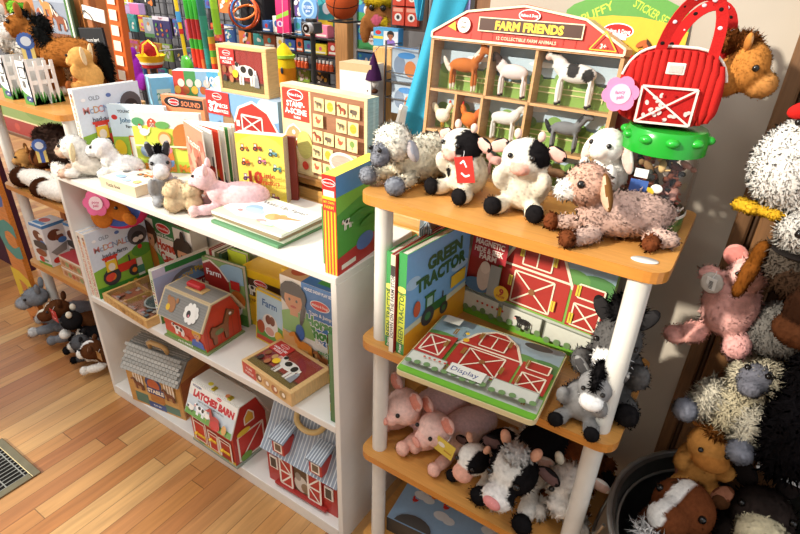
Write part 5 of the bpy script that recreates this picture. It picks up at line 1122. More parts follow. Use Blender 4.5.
def hide_seek():
    def P(F):
        a = F['front']; board_art(a, True); a.r(.03, .62, .3, .98, '#a52a30'); a.logo(.17, .95, .07); a.t('WOODEN', .165, .86, .065, '#e6d8cc', w=.22, bold=.04); a.t('MAGNETIC', .165, .78, .05, '#e6d8cc', w=.22, bold=.04); a.t('HIDE & SEEK', .165, .71, .05, '#e6d8cc', w=.22, bold=.04); a.t('FARM', .165, .65, .05, '#e6d8cc', w=.14, bold=.04)
        a.e(.12, .36, .14, .07, '#4a6a8a'); a.e(.16, .46, .07, .14, '#c9b4a4'); a.e(.16, .55, .05, .06, '#d8c4b4'); a.r(.2, .3, .28, .6, '#9a9a94'); a.e(.31, .36, .075, .075, '#e8b82c'); a.t('9', .31, .375, .06, '#b5302a', bold=.05); a.t('PIECES', .31, .33, .02, '#b5302a')
    carton('puzzle_box', 'hide and seek farm puzzle box with barn doors standing upright against the wall', 'puzzle box', (-.512, 1.125, ZM), -5, .36, .022, .27, '#7fa04a', P, rx=-7)
    root = empty('hide_and_seek_board', (-.49, .77, ZM), 0, 'barn puzzle board lying flat on its pale wooden stand, projecting past the shelf edge', 'puzzle board', rot=(0, 0, 4))
    g = G(); g.prism(rrect(0, 0, .305, .25, .014), .034, .046, '#d9c898', 'z'); a = Art(g, (0, 0, .0462), (.305, 0, 0), (0, .25, 0)); 
    a.p([(x / .305, y / .25) for x, y in rrect(.002, .002, .303, .248, .013)], '#79a648'); b = Art(g, (.004, .004, .0464), (.297, 0, 0), (0, .242, 0)); board_art(b)
    build('board', g, 'print', root)
    g = G(); g.box(.04, .11, 0, .265, .235, .0338, '#c9b07a', .002); build('stand', g, 'pine', root)
hide_seek()
g = G(); g.T = Matrix.Rotation(R(20), 4, 'Z'); g.box(-.012, -.004, 0, .012, .004, .026, '#cfd2d0', .002); build('toy_block', g, 'gloss', None, (-.49, 1.16, ZM), None, 'tiny cream block standing between the tractor book and barn box', 'block')
# nesting box on the lowest shelf
def paint_nest(F):
    a = F['top']; a.r(0, 0, 1, 1, '#93b3cf'); a.logo(.16, .86, .12); a.t('NESTING', .45, .86, .09, '#e6e0d4', w=.3); a.t('&', .63, .86, .09, '#b8302c'); a.t('SORTING', .82, .86, .09, '#e6e0d4', w=.3)
    for i, (x, y) in enumerate(((.15, .6), (.35, .4), (.7, .5), (.5, .7), (.85, .3))): a.e(x, y, .13, .08, '#dfe1e0'); a.e(x + .06, y - .03, .1, .07, '#dfe1e0')
    a.ic(CHICK, .12, .4, .14, B='#c9302a'); a.ic(CHICK, .35, .5, .14, B='#c9302a'); a.e(.24, .66, .05, .05, '#e0782c'); a.e(.2, .0, .3, .2, '#55524e'); a.r(.5, .0, 1, .2, '#7a9a58'); F['front'].r(0, 0, 1, 1, '#3c3a38')
carton('toy_box', 'sky blue nesting and sorting toy box lying on the lowest shelf', 'toy box', (-.6, .93, .0805), 6, .42, .2, .06, '#7f9fbc', paint_nest)
# ------------------------------------------------------------------ soft toys
WH, CR, BK, PK = '#ece8e2', '#e6ddc8', '#1d1b1c', '#dfa79b'
T3 = Z3
# -- bookcase top
plush('sheep_toy', 'cream plush sheep with tan face at the left corner of the bookcase top', (-1.835, .925, T3), -48, .16,
      [((0, .1, .3), (.32, .42, .3), '#ebe3d6'), ((0, -.2, .6), (.25, .25, .25), '#efe9df'), ((0, -.42, .52), (.16, .15, .15), '#dcbba2'), ((-.2, -.3, .1), (.12, .18, .1), '#efe9df'), ((.2, -.3, .1), (.12, .18, .1), '#efe9df'), ((-.2, -.45, .1), (.12, .1, .1), '#dcb9a0'), ((.2, -.45, .1), (.12, .1, .1), '#dcb9a0')], fur=PILE,
      eyes=pair((.12, -.43, .66), .035), ears=earpair(.27, -.14, .56, (.09, .05, .2), (0, -25, 0), '#d8c49a', '#e9c7a8'))
plush('lamb_toy', 'small white plush lamb sitting behind the cream sheep on the bookcase top', (-1.745, .955, T3), -50, .155,
      [((0, .25, .26), (.25, .42, .25), '#f0eeea'), ((0, -.12, .66), (.22, .22, .22), '#f3f1ee'), ((0, -.32, .6), (.14, .14, .13), '#f3f1ee'), ((0, .0, .42), (.2, .2, .28), '#f0eeea'), ((-.16, -.12, .14), (.1, .16, .14), '#f0eeea'), ((.16, -.12, .14), (.1, .16, .14), '#f0eeea')], fur=PILE, eyes=pair((.13, -.29, .72), .035),
      ears=earpair(.27, -.08, .7, (.16, .05, .09), (0, 15, 0), '#f0eeea', '#ecd5cc'), tag=((-.22, .2, .35), (0, 0, -80), .2, .12, '#4a5562', None))
plush('donkey_toy', 'grey plush donkey sitting upright with a black mane beside the tan hay block', (-1.428, .925, T3), 55, .165,
      [((0, .05, .3), (.2, .2, .3), '#a0a1a4'), ((0, -.02, .72), (.19, .2, .2), '#a8a9ac'), ((0, -.26, .64), (.14, .16, .13), '#d9d8d6'), ((-.2, -.08, .3), (.08, .09, .22), '#a0a1a4', (20, 0, 0)), ((.2, -.08, .3), (.08, .09, .22), '#a0a1a4', (20, 0, 0)), ((-.14, -.18, .08), (.1, .17, .09), '#a0a1a4'), ((.14, -.18, .08), (.1, .17, .09), '#a0a1a4')], fur=SHORT, eyes=pair((.13, -.16, .78), .035),
      ears=earpair(.13, .02, .96, (.07, .05, .17), (0, 14, 0), '#8b8c90', '#3a393b'), extra=[('mane', [((0, .08, .92), (.07, .12, .1), '#1f1d1e'), ((0, .18, .72), (.07, .08, .2), '#1f1d1e')], (), (900, .09, .01, .1, .4)), ('tail', [((-.12, .3, .12), (.08, .14, .08), '#1f1d1e')], (), SHORT)])
plush('hay_block_toy', 'tan woolly block shaped plush held between the donkey and the pink pig', (-1.332, .92, T3), 40, .092, [((0, 0, .45), (.5, .42, .4), '#d8bf98'), ((-.3, -.2, .3), (.3, .3, .3), '#d8bf98'), ((.3, -.2, .3), (.3, .3, .3), '#d8bf98'), ((-.3, .2, .65), (.3, .3, .3), '#d8bf98'), ((.3, .2, .65), (.3, .3, .3), '#d8bf98'), ((.3, -.2, .7), (.28, .28, .25), '#d8bf98'), ((-.3, -.2, .7), (.28, .28, .25), '#d8bf98')], fur=(3500, .05, .014, .1, .9), vox=.05)
plush('pig_toy', 'pale pink plush pig lying on its belly behind the tan block', (-1.235, .985, T3), -48, .165, lying('#ebc3c6', '#ecc5c8', '#edbcbf', '#eac4c0', head=(0, -.3, .62), hr=(.22, .2, .21), mz=(0, -.48, .55), mr=(.11, .1, .09), bl=.5, br=.25), fur=SHORT, eyes=pair((.12, -.46, .7), .028), ears=earpair(.17, -.24, .82, (.09, .05, .11), (0, 25, 0), '#ecc5c8', '#e2a5ab'))
# -- top beech shelf
plush('sheep_toy', 'shaggy cream plush sheep with grey face and hooves, left end of top shelf', (-.6, .985, ZT), -14, .155, lying('#f0e6cc', '#f2ecdc', '#f0e8d8', '#f0e8d8', head=(0, -.36, .6), hr=(.27, .24, .26), mz=(0, -.5, .58), mr=(.15, .12, .15), bl=.6, br=.32), extra=[('face', [((0, -.58, .5), (.15, .1, .16), '#8a8c96'), ((0, -.62, .42), (.11, .1, .1), '#8f919b')], (), SHORT), ('hoof', [((-.27, -.56, .11), (.13, .12, .12), '#9b9ea8')], (), SHORT), ('hoof', [((.27, -.56, .11), (.13, .12, .12), '#9b9ea8')], (), SHORT)], fur=FLEECE, eyes=pair((.09, -.68, .57), .032), ears=earpair(.32, -.3, .55, (.06, .09, .15), (0, -30, 0), '#8d8f98', '#a9a0a0'), tag=((-.33, -.32, .52), (0, 20, -50), .16, .3, '#cf3a30', redtag))
cowp = [((.16, -.2, .86), (.17, .3, .22), BK), ((-.28, .1, .5), (.12, .3, .14), BK)]
def cow_sit(name, label, loc, rz, s, patches, tag=None, horn='#e8c3b4', **k):
    return plush(name, label, loc, rz, s, sitting('#d9d0bd', '#dcd7cb', '#e0a998', BK, head=(0, -.1, .68), mz=(0, -.32, .62), mr=(.12, .1, .085)), patches=patches, fur=SHORT, eyes=pair((.13, -.335, .76), .032),
                 ears=earpair(.34, -.06, .78, (.13, .05, .085), (0, 22, 0), BK, '#e0b1a4'), extra=[('horn', [((.14, -.06, .95), (.05, .05, .07), horn)], (), None), ('horn', [((-.14, -.06, .95), (.05, .05, .07), horn)], (), None)], tag=tag, **k)
cow_sit('cow_toy', 'round black and white plush cow with a red tag on the top shelf', (-.47, .985, ZT), -16, .152, [((.2, -.16, .82), (.16, .3, .24), BK), ((-.2, 0, .94), (.12, .16, .12), BK), ((-.12, -.3, .34), (.07, .2, .08), BK), ((.12, -.32, .3), (.07, .2, .08), BK)], tag=((.26, -.36, .66), (0, -12, 24), .24, .34, '#c9342d', redtag))
cow_sit('cow_toy', 'white plush cow with a black eye patch beside the tagged cow', (-.34, .98, ZT), 6, .158, [((.2, -.14, .84), (.15, .3, .22), BK), ((-.16, .0, .97), (.12, .2, .1), BK)])
plush('goat_toy', 'curly pinkish tan plush goat with brown hooves lying on the top shelf', (-.178, .945, ZT), -50, .152, lying('#c7a597', '#c99f8b', '#ece6de', '#6a3a22', lc='#c9aa9c', head=(0, -.26, .66), hr=(.24, .26, .24), mz=(0, -.5, .6), mr=(.13, .13, .12), bl=.6, br=.27), fur=(6000, .046, .012, .2, 1.0), eyes=pair((.17, -.42, .72), .045), ears=earpair(.27, -.16, .66, (.08, .06, .22), (0, -38, 0), '#6e4a26', '#c9a58a'), tag=((-.3, -.02, .55), (0, 10, -70), .22, .34, '#8d9094', None))
plush('lamb_toy', 'smooth white plush lamb with drooping ears sitting behind the tan goat', (-.213, 1.062, ZT), -20, .142, [((0, .08, .34), (.27, .25, .34), '#efece6'), ((0, -.06, .8), (.23, .23, .22), '#f1eee9'), ((0, -.25, .74), (.13, .12, .11), '#ecdcd0'), ((-.2, -.16, .4), (.09, .1, .24), '#efece6', (20, 0, 0)), ((.2, -.16, .4), (.09, .1, .24), '#efece6', (20, 0, 0)), ((-.18, -.1, -.02), (.11, .13, .1), '#efece6'), ((.18, -.1, -.02), (.11, .13, .1), '#efece6'), ((0, .1, .05), (.24, .2, .22), '#efece6')], fur=SHORT, eyes=pair((.13, -.25, .84), .034), ears=earpair(.29, -.02, .7, (.08, .05, .22), (0, -22, 0), '#efece6', '#e6c9bc'))
# -- middle shelf donkeys
plush('donkey_toy', 'large charcoal plush donkey with white muzzle behind the right front pole', (-.108, 1.01, ZM), 4, .212, sitting('#5d5b5a', '#5a5857', '#eceae6', BK, head=(0, -.1, .72), hr=(.22, .24, .24), mz=(0, -.32, .6), mr=(.17, .13, .13)), fur=PILE, eyes=pair((.17, -.27, .78), .026), ears=earpair(.19, -.02, .96, (.075, .05, .15), (0, 34, 0), BK, '#2c2a2b'), extra=[('mane', [((0, .04, .98), (.14, .2, .1), '#1b1a1b'), ((0, .2, .8), (.12, .1, .22), '#1b1a1b')], (), (1800, .1, .008, .2, .5)), ('nostril', [((-.07, -.445, .6), (.022, .012, .03), '#151313')], (), None), ('nostril', [((.07, -.445, .6), (.022, .012, .03), '#151313')], (), None)])
plush('donkey_toy', 'small grey plush donkey sitting at the feet of the large charcoal donkey', (-.128, .905, ZM), 0, .138, sitting('#8d8b89', '#8f8d8c', '#efedea', BK, head=(.12, -.1, .72), hr=(.24, .24, .24), mz=(.14, -.33, .62), mr=(.17, .13, .12)), fur=SHORT, eyes=[((.0, -.3, .78), .034), ((.26, -.3, .78), .034)], ears=[((-.12, 0, .9), (.08, .06, .18), (0, -40, 0), '#8d8b89', '#4a4848'), ((.36, 0, .9), (.08, .06, .18), (0, 40, 0), '#8d8b89', '#4a4848')], extra=[('mane', [((.12, -.08, .98), (.07, .2, .1), BK), ((.13, -.28, .9), (.05, .08, .1), BK)], (), (700, .09, .01, .2, .5))])
# -- lower shelf
PG = '#e3b3a4'
def pig(label, loc, rz, s, c='#e6beb6', tag=None):
    return plush('pig_toy', label, loc, rz, s, lying(c, '#ecc6bb', '#ecbcae', '#e6b4a2', lc='#e6b6a4', head=(0, -.32, .6), hr=(.27, .25, .26), mz=(0, -.56, .52), mr=(.14, .1, .12), bl=.55, br=.32), patches=[((0, .5, .7), (.4, .7, .35), '#e6c8c9')], fur=SHORT, eyes=pair((.16, -.54, .66), .032), ears=earpair(.24, -.3, .86, (.13, .06, .14), (0, 38, 0), '#e2b6ab', '#d98f7e'),
                 extra=[('snout', [((0, -.66, .52), (.1, .03, .085), '#dd9c8c')], (), None)], tag=tag)
pig('pink plush pig nearest the left pole on the lower shelf', (-.55, 1.02, ZL), -24, .195, '#e6c0c2')
pig('pale pink plush pig with a yellow tag beside the black and white calf', (-.445, 1.0, ZL), -24, .18, '#e9c8ba', tag=((.36, -.4, .7), (0, 12, 20), .3, .28, '#d9c24e', lambda a: (a.e(.3, .6, .2, .15, '#e6e2d8'), a.r(.5, .3, .9, .4, '#b5842c'))))
def cow_lie(name, label, loc, rz, s, patches, earc=BK,  hornc='#e0a98c', head=(0, -.34, .56), hc='#ece8df', bc='#ece6dc', hr=(.25, .25, .24), mz=(0, -.58, .44), mc='#e0a792', fur=SHORT, ext=()):
    x, y, z = head
    return plush(name, label, loc, rz, s, lying(bc, hc, mc, BK, head=head, hr=hr, mz=mz, mr=(.17, .14, .13), bl=.55, br=.3), patches=patches, fur=fur, eyes=pair((.15, y - .22, z + .06), .034), ears=earpair(.32, y + .1, z + .08, (.13, .05, .08), (0, 15, 0), earc, '#6a5250' if earc == BK else '#d8b4a4'),
                 extra=[('horn', [((.17, y + .06, z + .28), (.055, .055, .1), hornc, (0, 20, 0))], (), None), ('horn', [((-.17, y + .06, z + .28), (.055, .055, .1), hornc, (0, -20, 0))], (), None)] + list(ext))
cow_lie('cow_toy', 'small black and white plush calf with an orange muzzle between pig and big cow', (-.335, .985, ZL), -14, .165, [((.16, -.4, .66), (.13, .3, .17), BK), ((0, .3, .5), (.4, .3, .4), BK)])
cow_lie('cow_toy', 'big black and white plush cow with fluffy white forehead lying on the lower shelf', (-.232, 1.0, ZL), -8, .235, [((.2, -.44, .56), (.13, .3, .22), BK), ((-.24, -.38, .62), (.1, .3, .2), BK), ((.05, .4, .55), (.36, .42, .45), BK)], mz=(0, -.6, .4), mc='#e2dcd6', fur=PILE, ext=[('nose', [((0, -.72, .42), (.1, .05, .07), '#d88c88')], (), None), ('forelock', [((0, -.36, .8), (.12, .13, .07), '#ece8e2')], (), (900, .05, .012, .3, .6))])
cow_lie('bull_toy', 'brown shaggy plush bull with a white face behind the right front pole', (-.13, 1.04, ZL), 4, .2, [((0, -.5, .55), (.2, .3, .4), '#e6ddd2'), ((-.25, -.5, .1), (.2, .2, .2), '#e6ddd2'), ((.25, -.5, .1), (.2, .2, .2), '#e6ddd2')], earc='#e6ddd2', bc='#7a4424', hc='#e6ddd2', mc='#e0b7a2', hornc='#e9dfc9', fur=(5000, .07, .010, .4, .7))

# -- right: toys hanging against the wood trim, and the tub
plush('chicken_toy', 'white shaggy plush hen with a red comb hanging at the top right', (.078, 1.08, 1.262), -10, .18, [((0, 0, .45), (.36, .34, .42), WH), ((.06, -.05, .82), (.2, .2, .22), WH), ((.2, -.02, .25), (.22, .25, .25), WH)], fur=(9000, .05, .009, .6, .7), vox=.034,
      extra=[('feet', [((-.3 + .1 * i, -.14 - .03 * (i % 2), .045), (.075, .09, .06), '#d9a82c') for i in range(5)], (), SHORT), ('comb', [((-.06, -.2, .98), (.15, .06, .08), '#c22420', (0, -20, 0)), ((.12, -.22, .92), (.09, .06, .14), '#c22420')], (), None), ('beak', [((.06, -.28, 1.02), (.1, .12, .09), '#d9a98a')], (), SHORT)], sit=False, eyes=[((-.08, -.24, .88), .03)])
plush('owl_toy', 'grey brown plush with white fluffy face below the white hen', (.128, 1.06, 1.15), 4, .155, [((0, .04, .3), (.32, .28, .36), '#5b5148'), ((-.02, -.08, .68), (.3, .26, .26), '#ddd8d0'), ((.06, -.32, .64), (.16, .13, .13), '#e9e6e0'), ((.1, -.1, .1), (.3, .25, .22), '#3c2b20')], fur=(5000, .08, .010, .3, .7), eyes=[((-.14, -.32, .7), .05), ((.22, -.3, .72), .05)], sit=False, extra=[('collar', [((0, -.1, .42), (.32, .26, .035), '#241f1d')], (), None)])
plush('carrot_toy', 'long orange brown tapering plush hanging beside the white fluffy face', (.062, 1.05, 1.13), 0, .14, [((0, 0, 0), (.08, .08, .2), '#744318', (0, 8, 0)), ((.03, 0, .22), (.1, .1, .24), '#7c481c', (0, 8, 0)), ((.06, 0, .46), (.09, .09, .2), '#744318', (0, 8, 0))], fur=SHORT, sit=False)
plush('pig_toy', 'pink plush pig hanging upright by the wood trim with a clear tag', (.06, 1.12, .95), -12, .185, [((0, 0, .55), (.27, .25, .36), '#e2aaa2'), ((.06, -.02, .95), (.18, .2, .2), '#e4b0a8'), ((-.22, -.1, .14), (.14, .15, .12), '#e2a398', (0, -30, 0)), ((-.38, -.14, .04), (.13, .13, .1), '#e2a398'), ((.2, -.04, .16), (.14, .16, .16), '#dea49e'), ((-.24, -.12, .86), (.12, .1, .1), '#e2aaa2')], fur=PILE, sit=False,
      ears=[((-.1, .0, 1.1), (.12, .06, .12), (0, -30, 0), '#cf9188', '#c27a72'), ((.2, .0, 1.12), (.12, .06, .12), (0, 30, 0), '#cf9188', '#c27a72')], eyes=[((.0, -.2, 1.0), .025)], extra=[('tag_rosette', [((-.17, -.3, .86), (.12, .03, .13), '#b8b2aa')], (), None)], tag=((-.17, -.345, .93), (8, 0, -10), .1, .14, '#dcdcd8', lambda a: [a.r(.3, .1 + .12 * i, .7, .16 + .12 * i, '#4a4a4a') for i in range(6)]))
plush('sheep_toy', 'shaggy cream plush sheep with grey face hanging above the metal tub', (.128, 1.07, .755), -14, .185, [((0, .02, .5), (.3, .26, .34), '#cfc2a2'), ((.06, -.12, .9), (.28, .24, .26), '#d2c7ad'), ((-.3, -.14, .42), (.12, .13, .26), '#d4cbb6', (10, 0, 35)), ((.2, -.18, .34), (.13, .13, .26), '#d4cbb6')], extra=[('face', [((.04, -.34, .84), (.16, .1, .18), '#74747e'), ((.04, -.39, .74), (.12, .1, .11), '#7a7a84')], (), SHORT), ('hoof', [((-.42, -.24, .2), (.13, .12, .13), '#8b8d99')], (), SHORT), ('hoof', [((.22, -.28, .08), (.13, .12, .13), '#8b8d99')], (), SHORT)], fur=SHAG, sit=False,
      eyes=[((-.06, -.42, .92), .034), ((.14, -.42, .92), .034)], ears=[((-.26, -.02, .98), (.13, .06, .08), (0, 30, 0), '#74747e', '#8a8088')], tag=((.36, -.24, .72), (0, 0, 10), .14, .22, '#9c1f22', redtag), tilt=(-34, 0))
plush('horse_toy', 'small golden brown plush pony sitting on the rim of the metal tub', (.112, 1.1, .612), 12, .165, sitting('#a8753c', '#ad783e', '#a66c34', '#4a2e1c', head=(0, -.08, .74), hr=(.27, .26, .27), mz=(.02, -.26, .64), mr=(.22, .15, .15)), fur=SHORT, eyes=pair((.15, -.31, .82), .034), ears=earpair(.2, .02, 1.0, (.07, .05, .1), (0, 15, 0), '#a8753c', '#8a5a2e'), extra=[('forelock', [((0, -.1, 1.0), (.1, .12, .08), '#7a4a22')], (), (700, .1, .011, .2, .5))])
plush('black_toy', 'large shaggy black plush animal hanging at the right edge', (.295, 1.1, .74), 0, .42, [((0, 0, .6), (.26, .2, .4), '#171517'), ((.05, -.06, .95), (.2, .2, .2), '#171517'), ((-.16, -.12, .3), (.12, .14, .25), '#171517'), ((.2, -.12, .3), (.12, .14, .25), '#171517')], fur=(7000, .06, .006, .5, .6), sit=False, vox=.03)
plush('hoof_toy', 'brown plush animal foot hanging in front of the black shaggy toy', (.165, 1.02, 1.08), 0, .12, [((0, 0, .5), (.32, .3, .5), '#3b2418'), ((0, -.05, .1), (.36, .33, .24), '#5a3520')], fur=PILE, sit=False)
plush('dog_toy', 'grey fuzzy plush animal between the pink pig and the black toy', (.15, 1.13, .98), 0, .14, [((0, 0, .3), (.4, .3, .4), '#6f6b66'), ((.3, -.1, .6), (.3, .3, .3), '#4a4643')], fur=FLEECE, sit=False)
def tub():
    root = empty('metal_tub', (.225, .975, 0), 0, 'round galvanised metal tub full of plush horses at the bottom right', 'tub')
    n = 48; g = G(); g.lathe([(.001, .25), (.2, .25), (.2, .255), (.252, .598), (.262, .6), (.262, .606), (.254, .609), (.246, .604), (.244, .595), (.196, .27), (.001, .27)], n, (0, 0, 0), '#77756f', cap=False); build('shell', g, 'metal', root)
    g = G(); g.tube([(.258 * math.cos(a), .258 * math.sin(a), .606) for a in [2 * math.pi * i / 48 for i in range(49)]], .006, 8, '#a9a8a4'); build('rim', g, 'metal', root)
    g = G(); g.lathe([(.15, 0), (.15, .02), (.13, .03), (.13, .22), (.18, .25), (.001, .251)], 32, (0, 0, 0), '#5a4632'); build('stand', g, 'matte', root)
    for sx in (-1,):
        g = G(); pts = [(sx * .252 - .02 * math.sin(t), -.07 + .14 * (.5 - .5 * math.cos(t)), .57 - .09 * math.sin(t)) for t in [math.pi * i / 14 for i in range(15)]]; g.tube(pts, .004, 8, '#bdbcb6'); build('handle', g, 'metal', root)
    g = G(); g.tube([(.235 * math.cos(a), .235 * math.sin(a), .57) for a in [R(q) for q in range(120, 215, 6)]], .0035, 6, '#b9b8b2'); build('inner_wire', g, 'metal', root)
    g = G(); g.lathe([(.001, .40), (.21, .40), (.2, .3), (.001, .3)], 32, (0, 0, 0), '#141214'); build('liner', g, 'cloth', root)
tub()
plush('horse_toy', 'brown plush horse with a white blaze looking out of the metal tub', (.085, .97, .505), -22, .215, [((0, .15, .15), (.34, .32, .3), '#5e3420'), ((0, -.02, .5), (.3, .28, .3), '#6b3b22'), ((0, -.28, .38), (.2, .22, .19), '#6b3b22')], patches=[((-.06, -.28, .6), (.075, .36, .3), WH), ((-.08, -.45, .36), (.11, .2, .12), WH)], tilt=(-34, 0), fur=SHORT, eyes=pair((.22, -.2, .56), .04), ears=earpair(.2, .06, .82, (.08, .06, .13), (0, 20, 0), '#5e3420', '#8a5a44'), sit=False, extra=[('mane', [((.14, -.3, .12), (.3, .22, .12), '#e4e0dc')], (), (1800, .14, .011, .4, .6))])
plush('horse_toy', 'black plush horse with brown ear lying low in the metal tub', (.17, .87, .44), 10, .2, [((0, 0, .3), (.34, .34, .34), '#141214'), ((.2, -.2, .4), (.2, .2, .2), '#141214')], fur=PILE, sit=False, ears=[((.42, -.22, .55), (.08, .06, .16), (0, 60, 0), '#3a2418', '#b0724c')])
plush('donkey_toy', 'dark brown plush donkey with a cream muzzle in the metal tub', (.25, 1.04, .475), 2, .23, [((0, .1, .3), (.32, .3, .34), '#322a27'), ((0, -.06, .62), (.26, .26, .26), '#352c29'), ((0, -.3, .5), (.21, .18, .18), '#d9cba8')], tilt=(-26, 0), fur=PILE, sit=False, eyes=pair((.2, -.22, .7), .035), ears=[((.16, .06, .95), (.1, .07, .16), (0, 20, 0), '#171314', '#241d1c'), ((-.2, .06, .9), (.1, .07, .14), (0, -40, 0), '#171314', '#241d1c')], extra=[('nostril', [((-.08, -.475, .52), (.025, .012, .045), '#15110f')], (), None), ('nostril', [((.08, -.475, .52), (.025, .012, .045), '#15110f')], (), None)])
plush('cow_toy', 'cream and black plush muzzle at the right edge of the metal tub', (.41, 1.03, .5), 10, .16, [((0, 0, .3), (.3, .3, .32), '#d6ccb4'), ((0, -.1, .1), (.3, .28, .22), '#1b1819')], fur=SHORT, sit=False)
def rack():
    root = empty('display_tray', (.36, 1.13, .715), 0, 'white cardboard tray with yellow edge and wire hooks behind the metal tub', 'tray', rot=(0, 0, -6))
    g = G(); g.box(-.15, -.05, .0, .2, .06, .012, '#d6dbe2', .002); g.box(-.15, .06, 0, .2, .07, .05, '#cfd4dc'); build('tray', g, 'print', root)
    g = G(); g.box(-.13, .02, .0125, .18, .05, .018, '#d9bc6c'); build('edge_strip', g, 'pine', root)
    for k in range(4):
        x = -.1 + k * .075; g = G(); g.tube([(x, .03, .015), (x + .012, 0, .03), (x - .01, -.02, .02), (x + .02, -.03, .016), (x + .03, .0, .018)], .0016, 6, '#5a5650'); build('wire_hook', g, 'blackmetal', root)
    g = G(); g.tube([(.0 + .026 * math.cos(t), -.03 + .02 * math.sin(t), .018 + .02 * math.sin(t)) for t in [.35 * i for i in range(19)]], .002, 6, '#1b1a1a'); build('cord_ring', g, 'blackmetal', root)
rack()
# ------------------------------------------------------------------ left shelf and its goods
ZA, ZB, ZD, ZE = 1.1385, .7625, .3905, .0305
def fence_box(x, y, label):
    root = empty('pet_carrier_box', (x, y, ZA), 0, label, 'toy box', 'white fence boxes on the left shelf'); w, d, h = .062, .1, .15; g = G()
    g.box(0, 0, 0, w, .003, h, '#f4f4f2'); g.box(0, .003, 0, .003, d, h, '#dedfdb'); g.box(0, .003, 0, w, d, .003, '#dcdcd8')
    a = Art(g, (0, 0, 0), (w, 0, 0), (0, 0, h)); a.p([(0, 0), (1, 0), (1, .16), (.7, .22), (.3, .26), (0, .34)], '#4f8f3c'); a.ln([(.2, .62), (.85, .62), (.85, .86), (.2, .86), (.2, .62)], .03, '#2f2b2a'); a.r(.3, .4, .6, .55, '#6d6a66'); a.e(.68, .14, .16, .07, '#36427c'); a.t('pet', .68, .14, .05, '#fff')
    build('box_front', g, 'print', root)
    g = G(); X = w - .004
    for y0 in (0, .032, .064, .088): g.box(X, y0, .0, X + .004, y0 + .012, h * (1.0 if y0 else 1.05), '#f7f7f5')
    for z in (.07, .118): g.box(X - .003, 0, z, X, d, z + .014, '#f5f5f2')
    build('fence', g, 'print', root)
    g = G()
    for i in range(26): 
        y0 = rnd.random() * d; g.prism([(y0, 0), (y0 + .012, 0), (y0 + .006, rnd.uniform(.03, .05))], X + .004, X + .0048, ('#3f9a3c', '#57b04a', '#2f7f33')[i % 3], 'x')
    build('grass_strip', g, 'print', root)
fence_box(-2.262, .972, 'white picket fence box in front of the big brown horse, nearest the shelf corner')
fence_box(-2.42, .972, 'white picket fence box further left, in front of the white horse')
def ribbon(root, c, s, rz=0, tilt=0):
    g = G(); g.T = Matrix.Translation(c) @ Euler((R(90 + tilt), 0, R(rz))).to_matrix().to_4x4()
    for i in range(16): g.lathe([(.001, 0), (.2 * s, 0), (.2 * s, .05 * s), (.001, .05 * s)], 8, (.8 * s * math.cos(i * .3927), .8 * s * math.sin(i * .3927), 0), '#4f74b8')
    g.lathe([(.001, .05 * s), (.85 * s, .05 * s), (.85 * s, .08 * s), (.001, .08 * s)], 24, (0, 0, 0), '#4a6cb4'); g.lathe([(.001, .08 * s), (.55 * s, .08 * s), (.55 * s, .12 * s), (.001, .12 * s)], 20, (0, 0, 0), '#dfe6ee')
    for x, c2 in ((-.42, '#e8cf7a'), (0, '#3f5fae'), (.42, '#e8cf7a')): g.box((x - .25) * s, -2.6 * s, -.03 * s, (x + .25) * s, -.6 * s, (.02 if x else .05) * s, c2)
    build('show_ribbon', g, 'print', root)
BH = '#9a5f2c'
h = plush('horse_toy', 'big brown plush horse with white muzzle and blue show ribbon on the left top shelf', (-2.262, 1.115, ZA), -64, .27,
      [((0, .25, .58), (.2, .46, .2), BH), ((0, -.2, .72), (.13, .2, .24), BH, (-35, 0, 0)), ((0, -.42, .9), (.14, .2, .16), BH, (25, 0, 0)), ((0, -.6, .82), (.12, .14, .12), '#e9e4de')] + [((sx, sy, .25), (.075, .08, .3), '#8a5326') for sx in (-.12, .12) for sy in (-.1, .58)] + [((sx, sy, .04), (.085, .1, .07), '#e2d9cc') for sx in (-.12, .12) for sy in (-.1, .58)],
      patches=[((0, -.55, .98), (.06, .3, .2), WH), ((0, -.7, .84), (.2, .14, .2), WH)], fur=PILE, eyes=pair((.13, -.46, .96), .03), ears=earpair(.09, -.3, 1.1, (.05, .04, .1), (0, 12, 0), BH, '#6a3f1e'),
      extra=[('mane', [((0, -.1, .9), (.035, .16, .14), '#20201f', (40, 0, 0)), ((.09, -.06, .76), (.03, .1, .17), '#242423', (30, 0, 0)), ((0, -.34, 1.05), (.05, .09, .05), '#20201f')], (), (2200, .07, .006, .9, .2)), ('tail', [((0, .7, .6), (.05, .08, .12), '#20201f'), ((0, .76, .42), (.05, .05, .2), '#20201f')], (), (1800, .07, .006, .9, .2))])
ribbon(h, (.17 * .27, -.24 * .27, .76 * .27), .03, 124)
plush('horse_toy', 'white fuzzy plush horse at the far left end of the left top shelf', (-2.5, 1.12, ZA), -62, .25,
      [((0, .25, .58), (.19, .4, .2), '#dcd6cd'), ((0, -.18, .74), (.13, .2, .24), '#dcd6cd', (-35, 0, 0)), ((0, -.36, .94), (.14, .2, .16), '#d9d2c8', (25, 0, 0)), ((0, -.54, .88), (.12, .14, .12), '#e9e4de')] + [((sx, sy, .25), (.075, .08, .3), '#c9a277') for sx in (-.12, .12) for sy in (-.1, .5)],
      fur=FLEECE, eyes=pair((.13, -.42, 1.0), .03), ears=earpair(.09, -.26, 1.12, (.05, .04, .1), (0, 12, 0), '#d2cabd', '#b59a84'))
